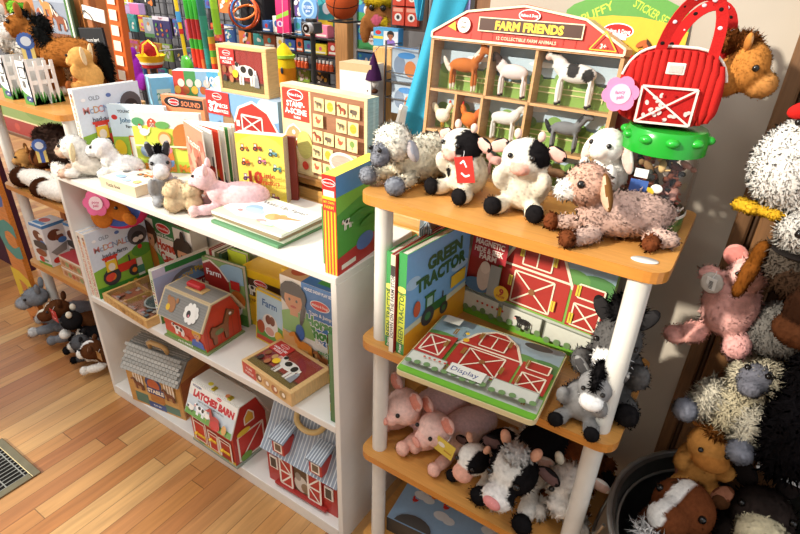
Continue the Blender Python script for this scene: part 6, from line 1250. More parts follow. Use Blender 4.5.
plush('foal_toy', 'golden tan plush pony foal with a pale floppy ear sitting behind the song book', (-2.03, 1.1, ZA + .0605), -46, .152, sitting('#d29b57', '#cf9a58', '#d9a968', '#8a4e28', head=(0, -.1, .7)), fur=SHORT, eyes=pair((.14, -.33, .78), .03), ears=earpair(.27, .06, .78, (.08, .05, .22), (0, 20, 0), '#e0c39a', '#e6cfae'))
carton('white_box', 'low white box under the tan foal at the right end of the left top shelf', 'box', (-2.08, 1.05, ZA), 0, .09, .1, .06, '#e4e2dc')
# second shelf: lying horse, pony
h = plush('horse_toy', 'brown plush horse with dark mane and white legs stretched along the second left shelf', (-2.3, 1.07, ZB), 0, .3,
      [((.05, .17, .33), (.42, .3, .33), '#5f3820'), ((-.38, .02, .5), (.2, .17, .2), '#6e4024'), ((-.52, -.08, .38), (.14, .13, .13), '#6e4024'), ((.22, -.1, .3), (.3, .17, .2), '#e6dfd6', (0, 30, 0)), ((-.2, -.24, .16), (.44, .145, .15), '#efe9e0', (0, 4, 12)), ((.3, -.3, .15), (.34, .14, .14), '#efe9e0', (0, 0, 14)), ((-.64, -.32, .15), (.13, .15, .15), '#3f2416'), ((-.02, -.37, .14), (.115, .15, .14), '#3f2416')], fur=SHORT, eyes=[((-.5, -.13, .55), .03)],
      extra=[('mane', [((-.1, .0, .72), (.36, .2, .16), '#3a2b26'), ((.14, -.04, .62), (.3, .16, .2), '#463630')], (), (3500, .07, .006, .9, .3)), ('halter', [((-.47, -.02, .42), (.03, .2, .2), '#3c2218')], (), None)])
ribbon(h, (.02 * .3, -.27 * .3, .7 * .3), .026, 60)
plush('pony_toy', 'small tan plush pony at the left end of the second left shelf', (-2.535, 1.04, ZB), -20, .15, sitting('#b3824a', '#b5854c', '#bd8f58', '#8a5c30'), fur=SHORT, eyes=pair((.14, -.32, .78), .034), ears=earpair(.2, .0, .96, (.08, .05, .1), (0, 20, 0), '#b3824a', '#8f6234'))
# third shelf: horse boxes
def paint_horsebox(F):
    for k in ('front', 'right'):
        a = F[k]; a.r(0, 0, 1, 1, '#e2e2e4'); a.r(0, .93, 1, 1, '#4a86c2'); a.e(.45, .72, .16, .13, '#6a3a24'); a.e(.62, .64, .1, .08, '#7a4630'); a.r(.55, .7, .9, .78, '#ece6dc'); a.e(.72, .56, .1, .07, '#4a78b8'); a.p([(.1, .36), (.9, .5), (.8, .3), (.3, .24)], '#8f8a86'); a.e(.3, .13, .1, .07, '#c9302c'); a.r(.45, .1, .8, .15, '#6f8a78')
    a = F['front']; a.e(.5, .5, .3, .1, '#3c3a3a'); a.e(.4, .3, .2, .09, '#8a4a2a'); a.r(0, 0, 1, .06, '#5f9a3c')
    t = F['top']; t.r(0, 0, 1, 1, '#dfe6ea'); t.e(.4, .5, .3, .2, '#c9302c'); t.r(.1, .1, .9, .3, '#3f86c0')
carton('horse_figure_box', 'white and blue toy horse box at the left front of the third left shelf', 'toy box', (-2.55, .968, ZD), 4, .095, .1, .2, '#d8d8da', paint_horsebox, 'horse boxes on the third left shelf')
carton('horse_figure_box', 'white and blue toy horse box standing behind the front one, third left shelf', 'toy box', (-2.435, 1.055, ZD), 4, .1, .1, .2, '#d8d8da', paint_horsebox, 'horse boxes on the third left shelf')
def paint_redflat(c):
    def f(F):
        F['top'].r(0, 0, 1, 1, c); F['top'].e(.5, .5, .1, .2, '#e6d6c8'); a = F['front']; a.r(0, 0, 1, 1, '#c9a07c'); a.r(0, .8, 1, 1, '#e0d6c6')
        for i in range(8): a.e(.1 + i * .11, .4, .3, .25, ('#a8704a', '#8a9a6a', '#b0503c')[i % 3])
    return f
carton('game_box', 'tan lower box of the flat stack on the third left shelf', 'toy box', (-2.35, .965, ZD), 1, .27, .085, .045, '#b98a66', paint_redflat('#b98a66'))
carton('game_box', 'dark red upper box of the flat stack on the third left shelf', 'toy box', (-2.355, .968, ZD + .0455), 0, .275, .085, .05, '#a32c30', paint_redflat('#a93238'))
# bottom shelf: heap of soft toys
plush('horse_toy', 'grey plush horse with its head over the front of the lowest left shelf', (-2.545, .98, ZE), -40, .23, lying('#84868a', '#7f8287', '#9a9da2', '#c9c6c2', head=(0, -.34, .8), hr=(.2, .24, .2), mz=(0, -.58, .68), mr=(.14, .15, .14), bl=.5), fur=PILE, eyes=pair((.17, -.48, .84), .03), ears=earpair(.14, -.22, 1.04, (.07, .05, .12), (0, 15, 0), '#7f8287', '#5a5c60'))
plush('horse_toy', 'brown plush horse with white blaze and red tag on the lowest left shelf', (-2.41, .99, ZE), -42, .22, lying('#5e3a22', '#5a3620', '#5a3620', '#77787c', lc='#77787c', head=(0, -.3, .72), hr=(.22, .25, .2), mz=(0, -.56, .6), mr=(.16, .16, .14), bl=.5), patches=[((0, -.6, .72), (.06, .4, .2), CR)], fur=SHORT, eyes=pair((.17, -.44, .76), .03), ears=earpair(.16, -.18, .94, (.07, .05, .1), (0, 15, 0), '#5a3620', '#3c2214'), tag=((.28, -.3, .86), (0, 0, 40), .26, .26, '#c92f2c', redtag))
plush('cow_toy', 'black and white plush cow with cream horns further right on the lowest left shelf', (-2.29, .975, ZE), -42, .19, lying('#e2dcd2', '#232122', '#e4ded4', BK, head=(0, -.3, .78), lc='#dcd6cc'), patches=[((0, .3, .5), (.3, .5, .3), BK)], fur=SHORT, eyes=pair((.15, -.46, .84), .03), extra=[('horn', [((.18, -.26, 1.04), (.07, .07, .09), CR)], (), None), ('horn', [((-.18, -.26, 1.04), (.07, .07, .09), CR)], (), None)])
plush('badger_toy', 'dark grey striped plush with black paws on the lowest left shelf', (-2.205, .94, ZE), -42, .16, lying('#4d4c4e', '#5a5a5c', '#e0d9cc', '#171516', lc='#4d4c4e'), fur=PILE, eyes=pair((.14, -.5, .6), .03), ears=earpair(.2, -.2, .74, (.08, .05, .08), (0, 20, 0), '#2a2829', '#4a4648'))
plush('calf_toy', 'brown plush calf with a white face nearest the bookcase on the lowest left shelf', (-2.09, .94, ZE), -42, .19, lying('#5f3a22', '#5a3620', '#e6dfd4', '#e2dace', lc='#e6dfd4'), patches=[((0, -.5, .62), (.08, .3, .2), WH)], fur=SHORT, eyes=pair((.16, -.5, .62), .03), ears=earpair(.24, -.26, .66, (.1, .05, .08), (0, 10, 0), '#5a3620', '#8a6a54'), tag=((.3, -.1, .6), (0, 0, 40), .2, .2, '#b3824a', None))
# alphabet board
def alpha():
    root = empty('alphabet_board', (-2.735, .94, 0), 0, 'tall narrow orange wooden board with cut out coloured letters left of the left shelf', 'alphabet board')
    g = G(); g.prism([(-.07, .05), (-.055, .0), (-.035, .0), (-.03, .03), (.03, .03), (.035, 0), (.055, 0), (.07, .05), (.07, 1.05), (-.07, 1.05)], 0, .022, '#d07c2c', 'y'); build('board', g, 'varnish', root)
    for ch, z, c in (('A', .96, '#b8352c'), ('B', .72, '#3a62a8'), ('C', .47, '#2f8f88'), ('D', .2, '#e3c32c')):
        g = G(); a = Art(g, (-.06, 0, z - .1), (.12, 0, 0), (0, 0, .2)); a.t(ch, .5, .5, .82, c, bold=.07); build('letter', g, 'print', root)
alpha()

# ------------------------------------------------------------------ behind the left shelf
def cab():
    root = empty('wooden_cabinet', (-2.64, 1.36, 0), 0, 'warm orange wooden cabinet standing behind the left shelf', 'cabinet')
    g = G(); g.box(-.5, .03, 0, .25, .09, 1.5, '#c07a42', .004); build('body', g, 'beech', root)
    g = G(); g.box(-.5, 0, 1.08, .25, .03, 1.12, '#a8683a', .003); g.box(-.5, 0, 0, -.46, .03, 1.5, '#a8683a', .003); g.box(.21, 0, 0, .25, .03, 1.5, '#a8683a', .003); build('face_frame', g, 'beech', root)
    g = G(); g.box(-.44, .012, .1, .2, .03, 1.05, '#8a5530', .003); build('door', g, 'varnish', root)
cab()
def hook_sign():
    root = empty('chalk_sign', (-2.4, 1.345, 1.245), 0, 'black chalk sign lettered yearn hard hanging on a string from the wooden cabinet', 'sign', rot=(0, -4, 0))
    g = G(); g.box(-.1, 0, 0, .1, .01, .122, '#26272a', .001); a = Art(g, (-.1, 0, 0), (.2, 0, 0), (0, 0, .122)); a.ln([(.01, .02), (.99, .02), (.99, .98), (.01, .98), (.01, .02)], .02, '#4a4a4c'); a.t('yearn hard', .58, .62, .12, '#dcdcda', w=.62); a.e(.82, .34, .08, .1, '#dcdcda'); a.p([(.76, .2), (.9, .2), (.84, .4)], '#dcdcda'); build('board', g, 'matte', root)
    g = G(); g.tube([(-.07, .004, .12), (-.03, .004, .17), (.0, .004, .185), (.03, .004, .17), (.07, .004, .12)], .0015, 6, '#4a2f1c'); build('string', g, 'matte', root)
    g = G(); g.cyl((0, .012, .185), (0, -.004, .185), .003, 8, '#888'); build('nail', g, 'metal', root)
hook_sign()
g = G(); g.box(-.075, 0, 0, .075, .004, .05, '#e9e6e0', .001); a = Art(g, (-.075, 0, 0), (.15, 0, 0), (0, 0, .05)); a.t('for sale', .55, .5, .2, '#b9b2a8', bold=0); build('paper_note', g, 'print', None, (-2.36, 1.352, 1.395), (0, 5, 0), 'white paper note stuck on the wooden cabinet above the chalk sign', 'note')
def paint_hbook(F):
    a = F['front']; a.r(0, 0, 1, 1, '#8f98a8'); a.r(0, .75, 1, 1, '#a9b2c2')
    for i, (x, y, c) in enumerate(((.3, .2, '#a8562c'), (.55, .3, '#b5682f'), (.74, .2, '#8a4a2a'), (.42, .46, '#c98a4a'))): a.ic(HORSE, x, y, .42, A=c, M='#e2d6c8')
    a.r(0, 0, 1, .14, '#7a4a2c'); a.e(.15, .4, .1, .14, '#6a5a7a')
book('picture_book', 'large horse picture book standing against the wooden cabinet behind the brown horse', (-2.78, 1.335, 1.3), 3, .24, .02, .2, '#8a8f9c', paint_hbook)
for i, c in enumerate(('#4a7a3c', '#dfe6d4', '#33472c')):
    carton('picture_book', ('green spined', 'white spined', 'dark green spined')[i] + ' book right of the horse picture book', 'book', (-2.53 + i * .016, 1.335, 1.3), 3, .013, .02, .2, c)
g = G(); g.box(-.5, 0, 0, .18, .09, .012, '#a8683a', .002); build('wall_ledge', g, 'beech', None, (-2.6, 1.3, 1.2875), None, 'narrow wooden ledge on the cabinet under the horse picture book', 'ledge')
plush('green_toy', 'bright green plush toy at the top left corner behind the white horse', (-2.93, 1.345, 1.3), 0, .16, [((0, 0, .4), (.36, .2, .34), '#5da02c'), ((-.25, -.05, .7), (.2, .16, .18), '#79bb36'), ((.25, -.05, .65), (.22, .16, .2), '#4c8f28'), ((.0, -.12, .55), (.2, .16, .2), '#86c442')], fur=PILE, sit=False)
def lattice():
    root = empty('display_stand', (-2.335, 1.355, 0), 0, 'orange display stand with rows of white square slots right of the chalk sign', 'display stand', rot=(0, 4, 8))
    g = G(); g.box(-.04, 0, 0, .03, .03, 1.55, '#d2601f', .002); a = Art(g, (-.04, 0, 0), (.07, 0, 0), (0, 0, 1.55))
    for i in range(26):
        a.r(.2, .02 + i * .037, .78, .045 + i * .037, '#f2e3cc')
    build('panel', g, 'print', root)
lattice()
def picture_frame():
    root = empty('framed_picture', (-3.03, 1.31, .8), 0, 'framed green and red picture standing under the left top shelf', 'picture', rot=(-4, 0, 0))
    g = G(); w, h = .74, .24; c = '#6b4a33'
    for b in ((0, 0, w, .02), (0, h - .02, w, h), (0, .02, .02, h - .02), (w - .02, .02, w, h - .02)): g.box(b[0] - w / 2, 0, b[1], b[2] - w / 2, .018, b[3], c, .003)
    build('frame', g, 'varnish', root); g = G(); g.box(-w / 2 + .02, .006, .02, w / 2 - .02, .012, h - .02, '#7a8a4a'); a = Art(g, (-w / 2 + .02, .006, .02), (w - .04, 0, 0), (0, 0, h - .04)); a.r(0, 0, 1, .36, '#8a2f22'); a.r(0, .36, 1, .4, '#c9b48a'); a.e(.5, .7, .5, .2, '#6a7f3c'); a.e(.2, .18, .14, .1, '#a2402c'); a.e(.7, .18, .14, .1, '#a2402c'); build('print', g, 'print', root)
    root.location.z = .775
picture_frame()

# ------------------------------------------------------------------ far side of the shop
def grid_panel(x0, x1, y, z0, z1, label):
    root = empty('wire_grid_panel', ((x0 + x1) / 2, y, 0), 0, label, 'wire grid'); g = G(); w = x1 - x0
    n = int(w / .076)
    for i in range(n + 1): g.box(-w / 2 + i * w / n - .0028, -.003, z0, -w / 2 + i * w / n + .0028, .003, z1, '#1b1b1d')
    m = int((z1 - z0) / .076)
    for i in range(m + 1): g.box(-w / 2, -.0055, z0 + i * (z1 - z0) / m - .0028, w / 2, -.0005, z0 + i * (z1 - z0) / m + .0028, '#1b1b1d')
    build('grid', g, 'blackmetal', root)
    for sx in (-1, 1):
        g = G(); g.box(sx * (w / 2 - .012) - .012, -.01, 0, sx * (w / 2 - .012) + .012, .014, z1, '#18181a', .002); build('upright', g, 'blackmetal', root)
grid_panel(-4.5, -3.3, 2.72, .3, 1.75, 'black wire grid panel of toys at the left of the far wall')
grid_panel(-3.26, -2.05, 2.72, .3, 1.75, 'black wire grid panel of toys in the middle of the far wall')
def card(name, label, x0, x1, z0, z1, y, col, deco=None, d=.02, group=None, cat='toy pack', hang=True, ry=0, mat='print'):
    root = empty(name, ((x0 + x1) / 2, y, z0), 0, label, cat, group, rot=(0, ry, 0)); w, h = x1 - x0, z1 - z0
    g = G(); g.box(-w / 2, 0, 0, w / 2, d, h, col, .001); a = Art(g, (-w / 2, 0, 0), (w, 0, 0), (0, 0, h), .0004)
    if deco: deco(a)
    build('pack', g, mat, root)
    if hang:
        g = G(); g.tube([(0, max(.2 if False else 2.715 - y, .01), h - .012), (0, -.012, h - .012), (0, -.014, h - .004)], .002, 6, '#b9b9b9'); build('peg_hook', g, 'metal', root)
    return root
def blobs(*cs):
    def f(a):
        for i in range(9): a.e(rnd.uniform(.15, .85), rnd.uniform(.1, .7), rnd.uniform(.06, .14), rnd.uniform(.05, .12), cs[i % len(cs)], 10, rnd.random() * 90)
        a.r(.06, .78, .94, .95, cs[-1])
    return f
# rows of carded toys
cols = [('teal', '#2f8f8c'), ('red', '#b8322c'), ('purple', '#5a3a80'), ('yellow', '#d8b02c'), ('blue', '#2f5c9e'), ('pink', '#d0558a'), ('lime', '#8ab03a'), ('orange', '#d0702c'), ('white', '#d8d6d0'), ('black', '#242326')]
words = ['first', 'second', 'third', 'fourth', 'fifth', 'sixth', 'seventh', 'eighth', 'ninth', 'tenth', 'eleventh', 'twelfth', 'thirteenth', 'fourteenth', 'fifteenth', 'sixteenth', 'seventeenth', 'eighteenth']
for r, (zb, hh, nm) in enumerate(((1.34, .15, 'top'), (1.14, .13, 'second'), (.96, .13, 'third'), (.78, .13, 'lowest'))):
    for i in range(16):
        x = -4.4 + i * .135 + .03 * (r % 2) 
        if r == 0 and i in (2, 4, 5, 6): continue
        cn, c = cols[(i * 3 + r * 7) % 10]; c2 = cols[(i * 5 + r * 3 + 2) % 10][1]; c3 = cols[(i + r * 5 + 4) % 10][1]
        card('carded_toy', f'{cn} carded toy pack on the far wire grid, {nm} row, {words[i]} from left', x, x + .095 + .02 * ((i + r) % 2), zb + .01 * (i % 3), zb + hh, 2.69, c, blobs(c2, '#d9d4ca', c3), .018, 'carded toys on the far wire grid')
def paint_sticker(a):
    a.r(0, 0, 1, 1, '#33296a'); a.r(.0, .82, 1, 1, '#e9e4ee'); a.t('PUFFY', .5, .9, .09, '#c93a7a', w=.8)
    for i in range(8): a.e(.2 + .3 * (i % 3), .15 + .22 * (i // 3), .1, .06, ('#d8c22c', '#d8503c', '#5fae3c', '#e07a4a')[i % 4], 10, i * 40)
card('sticker_pack', 'dark purple dinosaur puffy sticker pack hanging between the shovels', -3.65, -3.47, 1.165, 1.3, 2.5, '#33296a', paint_sticker, .008)
card('sticker_pack', 'pale grey sticker pack with a small white animal left of the purple pack', -3.79, -3.68, 1.155, 1.28, 2.52, '#a9b4ba', lambda a: (a.e(.5, .5, .2, .2, '#e9e6e0'), a.e(.5, .7, .1, .1, '#e0a05a'), a.r(0, 0, 1, .2, '#5a9a4a')), .008)
card('gift_bag', 'lilac and pink house shaped bag hanging at the top left of the far wall', -4.1, -3.86, 1.29, 1.36, 2.55, '#b79ac6', lambda a: (a.r(.55, 0, 1, 1, '#d0689e'), a.p([(.2, .6), (.5, 1), (.2, 1)], '#9ac23c')), .05)
for i in range(6):
    carton('toy_box', ('leftmost hot pink boxed toy on the grey shelf', 'second hot pink boxed toy on the grey shelf', 'rightmost hot pink boxed toy on the grey shelf', 'leftmost pink boxed toy on the upper grey shelf', 'middle pink boxed toy on the upper grey shelf', 'rightmost pink boxed toy on the upper grey shelf')[i], 'toy box', (-4.86 + .1 * (i % 3), 2.75, .885 + .1 * (i // 3)), 0, .09, .06, .07, '#d3357a', lambda F: (F['front'].e(.3, .5, .2, .25, '#2a2226'), F['front'].e(.7, .5, .2, .25, '#2a2226'), F['front'].r(.0, .85, 1, 1, '#f08ab8')), 'hot pink boxes on the grey shelf')
def grey_shelf():
    root = empty('wall_shelf', (-4.75, 2.75, 0), 0, 'grey metal shelf unit holding pink boxes at the far left', 'shelf'); 
    for z in (.87, .972): g = G(); g.box(-.2, -.01, z, .2, .15, z + .012, '#8f8f92'); build('shelf_board', g, 'paint', root)
    g = G(); g.box(-.2, .15, 0, .2, .17, 1.5, '#77777c'); build('back_panel', g, 'paint', root)
    g = G(); g.box(-.2, -.01, 0, .2, .15, .2, '#8f8f92'); build('base', g, 'paint', root)
grey_shelf()
plush('purple_streamer', 'bright purple fabric streamer hanging left of the yellow bucket', (-3.46, 2.2, .93), 0, .2, [((0, 0, .3), (.2, .12, .5), '#8a2aa0'), ((.1, 0, .0), (.25, .12, .3), '#9a36b4'), ((-.05, 0, .75), (.14, .1, .3), '#7a2490')], fur=None, sit=False, cat='streamer', extra=[('hook', [((-.05, .04 + .08 * i, .84), (.03, .06, .03), '#99999c') for i in range(34)], (), None)])
def bucket():
    root = empty('toy_bucket', (-3.17, 2.12, 1.055), 0, 'yellow toy bucket with red and blue rim', 'bucket'); g = G(); g.lathe([(.05, 0), (.085, .07), (.078, .07), (.045, .008), (.001, .008)], 20, (0, 0, 0), '#e8bf1e'); build('pail', g, 'gloss', root)
    g = G(); g.lathe([(.05, 0), (.056, .0), (.064, .02), (.058, .02)], 20, (0, 0, 0), '#c9302a'); g.lathe([(.058, .02), (.066, .02), (.07, .032), (.062, .032)], 20, (0, 0, 0), '#dfe2e6'); build('band', g, 'gloss', root)
    g = G(); g.tube([(-.08, 0, .07), (-.06, 0, .12), (0, 0, .15), (.06, 0, .12), (.08, 0, .07)], .006, 8, '#e0b81e'); build('handle', g, 'gloss', root)
    g = G(); g.ell((-.1, .06, .08), (.07, .05, .06), '#8a1f22'); build('contents', g, 'fabric', root)
    g = G(); g.lathe([(.001, -1.055), (.12, -1.055), (.12, -1.04), (.02, -1.03), (.02, -.006), (.07, -.001), (.001, -.0005)], 16, (0, 0, 0), '#3a3a3e'); build('stand', g, 'blackmetal', root)
bucket()
def shovel():
    root = empty('toy_shovel', (-3.235, 2.42, 1.02), 0, 'toy shovel with yellow handle, blue grip and green scoop hanging on the grid', 'toy shovel', rot=(0, -4, 0))
    g = G(); g.tube([(0, 0, .06), (0, 0, .42)], .012, 10, '#e6c824'); build('handle', g, 'gloss', root); g = G(); g.tube([(0, 0, .27), (0, 0, .33)], .016, 10, '#4aa0d8'); g.tube([(0, 0, .2), (0, 0, .23)], .014, 10, '#c9302a'); build('grip', g, 'gloss', root)
    g = G(); g.ell((0, -.004, .0), (.06, .018, .075), '#4fae34'); build('scoop', g, 'gloss', root); g = G(); g.tube([(0, 0, .4), (0, .3, .4)], .003, 6, '#999'); build('peg_hook', g, 'metal', root)
shovel()
def tubes(x, label, c, y=2.3, z0=1.0, h=.44, r=.017):
    root = empty('kite_tube', (x, y, z0), 0, label, 'kite', 'kite tubes hanging on the grid', rot=(0, -3, 0)); g = G()
    n = len(c)
    for i, k in enumerate(c): g.tube([(0, 0, h * i / n), (0, 0, h * (i + 1) / n)], r, 10, k)
    build('sleeve', g, 'gloss', root); g = G(); g.tube([(0, 0, h), (0, 2.72 - y, h)], .003, 6, '#999'); build('peg_hook', g, 'metal', root)
tubes(-2.985, 'leftmost red and green kite tube hanging on the grid', ('#2f62b0', '#d8402c', '#d8402c', '#3fae3a', '#b52a2a', '#b52a2a', '#3fbe3a', '#3fbe3a'))
tubes(-2.945, 'second red and green kite tube hanging on the grid', ('#2f62b0', '#d8402c', '#d8402c', '#3fae3a', '#b52a2a', '#b52a2a', '#3fbe3a', '#3fbe3a'))
tubes(-2.905, 'third red and green kite tube hanging on the grid', ('#2f62b0', '#e0703c', '#d8402c', '#3fae3a', '#b52a2a', '#b52a2a', '#3fbe3a', '#3fbe3a'))
tubes(-2.855, 'teal furled kite hanging right of the red tubes', ('#2a7a78', '#2f8f86', '#2a7a6c', '#2f8a74', '#277068'), r=.024)
tubes(-2.81, 'rainbow furled kite hanging right of the teal kite', ('#3a62b0', '#d8402c', '#e8a02c', '#5fae3a', '#e0602c', '#c9a02c', '#3f8f5a'), z0=1.02, h=.26, r=.02)
tubes(-2.755, 'bright green foam blade hanging right of the rainbow kite', ('#8ac42c', '#8ac42c', '#9ad034'), z0=1.26, h=.2, r=.022)
def gyro():
    root = empty('ring_toy', (-2.76, 2.52, 1.37), 0, 'orange and blue ring gyroscope toy hanging on the grid', 'ring toy')
    def ring(rx, rot, c):
        g = G(); g.T = Euler([R(q) for q in rot]).to_matrix().to_4x4(); g.tube([(rx * math.cos(a), rx * math.sin(a), 0) for a in [2 * math.pi * i / 30 for i in range(31)]], .007, 8, c); build('ring', g, 'gloss', root)
    ring(.088, (80, 0, 10), '#d8602c'); ring(.08, (80, 0, 70), '#3a6aa8'); ring(.07, (30, 10, 0), '#e0752c'); ring(.088, (90, 0, 40), '#c9502a')
    g = G(); g.box(-.1, .06, -.12, .1, .18, .14, '#1d1d20', .01); build('backing_card', g, 'matte', root)
gyro()
card('skull_pack', 'grey patterned pack near the top of the grid left of the ring toy', -2.99, -2.9, 1.29, 1.39, 2.62, '#3a3c40', lambda a: [a.e(.3 + .4 * (i % 2), .3 + .4 * (i // 2), .14, .14, '#9a9ea2') for i in range(4)], .01)
card('craft_pack', 'hot pink tall craft pack with a green wave hanging right of the ring toy', -2.5, -2.4, 1.275, 1.48, 2.52, '#d82a6e', lambda a: (a.p([(0, .35), (1, .5), (1, .62), (0, .45)], '#8fc23c'), a.e(.3, .25, .12, .08, '#f0c8dc'), a.e(.3, .25, .05, .05, '#8a3aa0'), a.ln([(.5, 0), (.6, 1)], .02, '#f0b8cc')), .02)
def disc():
    root = empty('flying_disc', (-2.245, 2.52, 1.42), 0, 'pale blue patterned flying disc pack hanging on the grid', 'flying disc'); g = G(); g.T = Matrix.Rotation(R(90), 4, 'X')
    g.lathe([(.001, -.008), (.068, -.008), (.072, 0), (.068, .008), (.001, .008)], 28, (0, 0, 0), '#6f9fd2'); 
    a = Art(g, (-.06, -.06, .008), (.12, 0, 0), (0, .12, 0)); a.e(.5, .5, .38, .38, '#a9c9e8'); a.e(.5, .5, .28, .28, '#5a86c0'); a.t('FLY DISC', .5, .55, .12, '#e6eef6', w=.5); a.t('glow', .5, .4, .1, '#e6eef6')
    build('disc', g, 'gloss', root); g = G(); g.tube([(0, .2, .06), (0, -.012, .06)], .003, 6, '#aaa'); build('peg_hook', g, 'metal', root)
disc()
def ball():
    root = empty('basketball', (-1.872, 2.35, 1.475), 0, 'orange basketball on a wall rack at the top of the far wall', 'ball'); g = G(); g.ell((0, 0, 0), .082, '#b8522a', nu=28, nv=18)
    build('ball', g, 'cloth', root); g = G()
    for rot in ((0, 0, 0), (90, 0, 0), (90, 0, 90)):
        g.T = Euler([R(q) for q in rot]).to_matrix().to_4x4() @ Euler((.3, .2, 0)).to_matrix().to_4x4(); g.tube([(.0815 * math.cos(a), .0815 * math.sin(a), 0) for a in [2 * math.pi * i / 30 for i in range(31)]], .0022, 6, '#241a16')
    build('seams', g, 'matte', root); g = G(); g.tube([(-.06, .16, -.09), (-.06, -.04, -.09), (0, -.07, -.088), (.06, -.04, -.09), (.06, .16, -.09)], .005, 6, '#1b1b1d'); build('rack', g, 'blackmetal', root)
ball()
card('toy_pack', 'teal pack with a yellow base hanging left of the basketball', -2.25, -2.14, 1.33, 1.48, 2.6, '#2f8f96', lambda a: (a.r(0, 0, 1, .2, '#d2d02c'), a.e(.6, .6, .2, .2, '#d9e4e6')), .03)
def camera_stand():
    root = empty('camera_on_stand', (-2.03, 2.3, 0), 0, 'round lens camera on a thin black pole with a round base', 'camera'); g = G(); g.cyl((0, 0, 1.06), (0, 0, 1.33), .013, 12, '#161617'); g.cyl((0, 0, 0), (0, 0, 1.045), .013, 12, '#161617'); build('pole', g, 'blackmetal', root)
    g = G(); g.lathe([(.001, 1.042), (.09, 1.042), (.085, 1.06), (.03, 1.075), (.001, 1.078)], 24, (0, 0, 0), '#161617'); build('base', g, 'blackmetal', root); g = G(); g.lathe([(.001, 0), (.15, 0), (.15, .02), (.001, .03)], 24, (0, 0, 0), '#161617'); build('foot_plate', g, 'blackmetal', root)
    g = G(); g.box(-.05, -.035, 1.32, .04, .035, 1.375, '#4a4b4d', .006); g.box(-.03, -.02, 1.375, .02, .02, 1.39, '#3a3b3d', .003); build('camera_body', g, 'gloss', root); g = G(); g.cyl((.012, -.034, 1.347), (.012, -.06, 1.347), .026, 20, '#c9cacc'); g.cyl((.012, -.06, 1.347), (.012, -.064, 1.347), .02, 20, '#19191b'); g.cyl((.012, -.0642, 1.347), (.012, -.066, 1.347), .008, 12, '#d9dadc'); build('lens', g, 'gloss', root)
camera_stand()
def windsock():
    root = empty('wind_sock', (-2.26, 2.32, 1.03), 0, 'yellow bird wind sock with green brim hanging behind the cow cube box', 'wind sock'); g = G(); g.lathe([(.055, 0), (.06, .1), (.05, .16), (.03, .2), (.006, .225)], 18, (0, 0, 0), ['#dc8a1e', '#e6c41e', '#e9cf24', '#e6c41e'], cap=False); build('sock', g, 'cloth', root)
    g = G(); g.lathe([(.052, .15), (.062, .15), (.06, .165), (.05, .165)], 18, (0, 0, 0), '#9ac43c'); build('brim', g, 'cloth', root)
    for x in (-.025, .03): g = G(); g.ell((x, -.056, .09), (.01, .004, .018), '#1d2a3a'); build('eye', g, 'gloss', root)
    g = G(); g.tube([(0, 0, .22), (0, 0, .27), (0, .39, .27)], .002, 6, '#999'); build('peg_hook', g, 'metal', root)
windsock()
# black rack with boxes and bottles
def black_rack():
    root = empty('wall_rack', (-2.34, 2.6, 0), 0, 'black wire rack with shelves of small toy boxes on the far wall', 'rack')
    for z in (1.085, 1.17, 1.26): g = G(); g.box(-.4, -.06, z, .3, .1, z + .01, '#1c1c1e', .001); build('shelf_board', g, 'blackmetal', root)
black_rack()
bx = [(-2.66, 1.181, .1, .075, '#8a4a2c', 'brown'), (-2.55, 1.181, .06, .07, '#d9d2c4', 'cream'), (-2.48, 1.181, .08, .06, '#2f4f9a', 'deep blue'), (-2.39, 1.181, .05, .075, '#c9582c', 'rust'), (-2.33, 1.181, .07, .065, '#3a7a98', 'teal blue'), (-2.25, 1.181, .09, .055, '#d8c02c', 'yellow'), (-2.15, 1.181, .07, .075, '#b03030', 'red'),
      (-2.66, 1.271, .07, .06, '#3a6ab0', 'blue'), (-2.57, 1.271, .06, .09, '#e0dcd0', 'white'), (-2.5, 1.271, .08, .06, '#2a2a30', 'black'), (-2.4, 1.271, .06, .09, '#5a9ad0', 'sky blue'), (-2.32, 1.271, .06, .07, '#d2502c', 'orange'), (-2.24, 1.271, .09, .065, '#d87a9a', 'pink'),
      (-2.66, 1.096, .09, .065, '#b8682c', 'tan'), (-2.55, 1.096, .09, .06, '#d9d6ce', 'pale grey')]
for i, (x, z, w_, h_, c, cn) in enumerate(bx):
    row = {1.181: 'middle', 1.271: 'upper', 1.096: 'lower'}[z]
    carton('small_toy_box', f'{cn} small toy box on the {row} shelf of the black rack', 'toy box', (x, 2.56, z), 0, w_, .06, h_, c, (lambda c2: lambda F: (F['front'].e(.5, .55, .2, .2, c2), F['front'].r(.1, .1, .9, .26, '#e6e2d8')))(cols[(i * 3) % 10][1]), 'small toy boxes on the black rack')
for i in range(10):
    g = G(); g.lathe([(.013, 0), (.013, .03), (.007, .036), (.007, .04)], 10, (0, 0, 0), ['#c9562c', '#c9562c', '#c9562c']); o = build('paint_bottle', g, 'gloss', None, (-2.42 + (i % 10) * .028 + (.05 if i > 4 else 0), 2.55, 1.096), None, 'orange bottle with white cap, %s in the row on the lower rack shelf' % words[i], 'bottle', 'orange bottles on the black rack')
    g = G(); g.lathe([(.008, .04), (.0085, .055), (.001, .056)], 10, (0, 0, 0), '#e9e8e4'); build('cap', g, 'gloss', o)
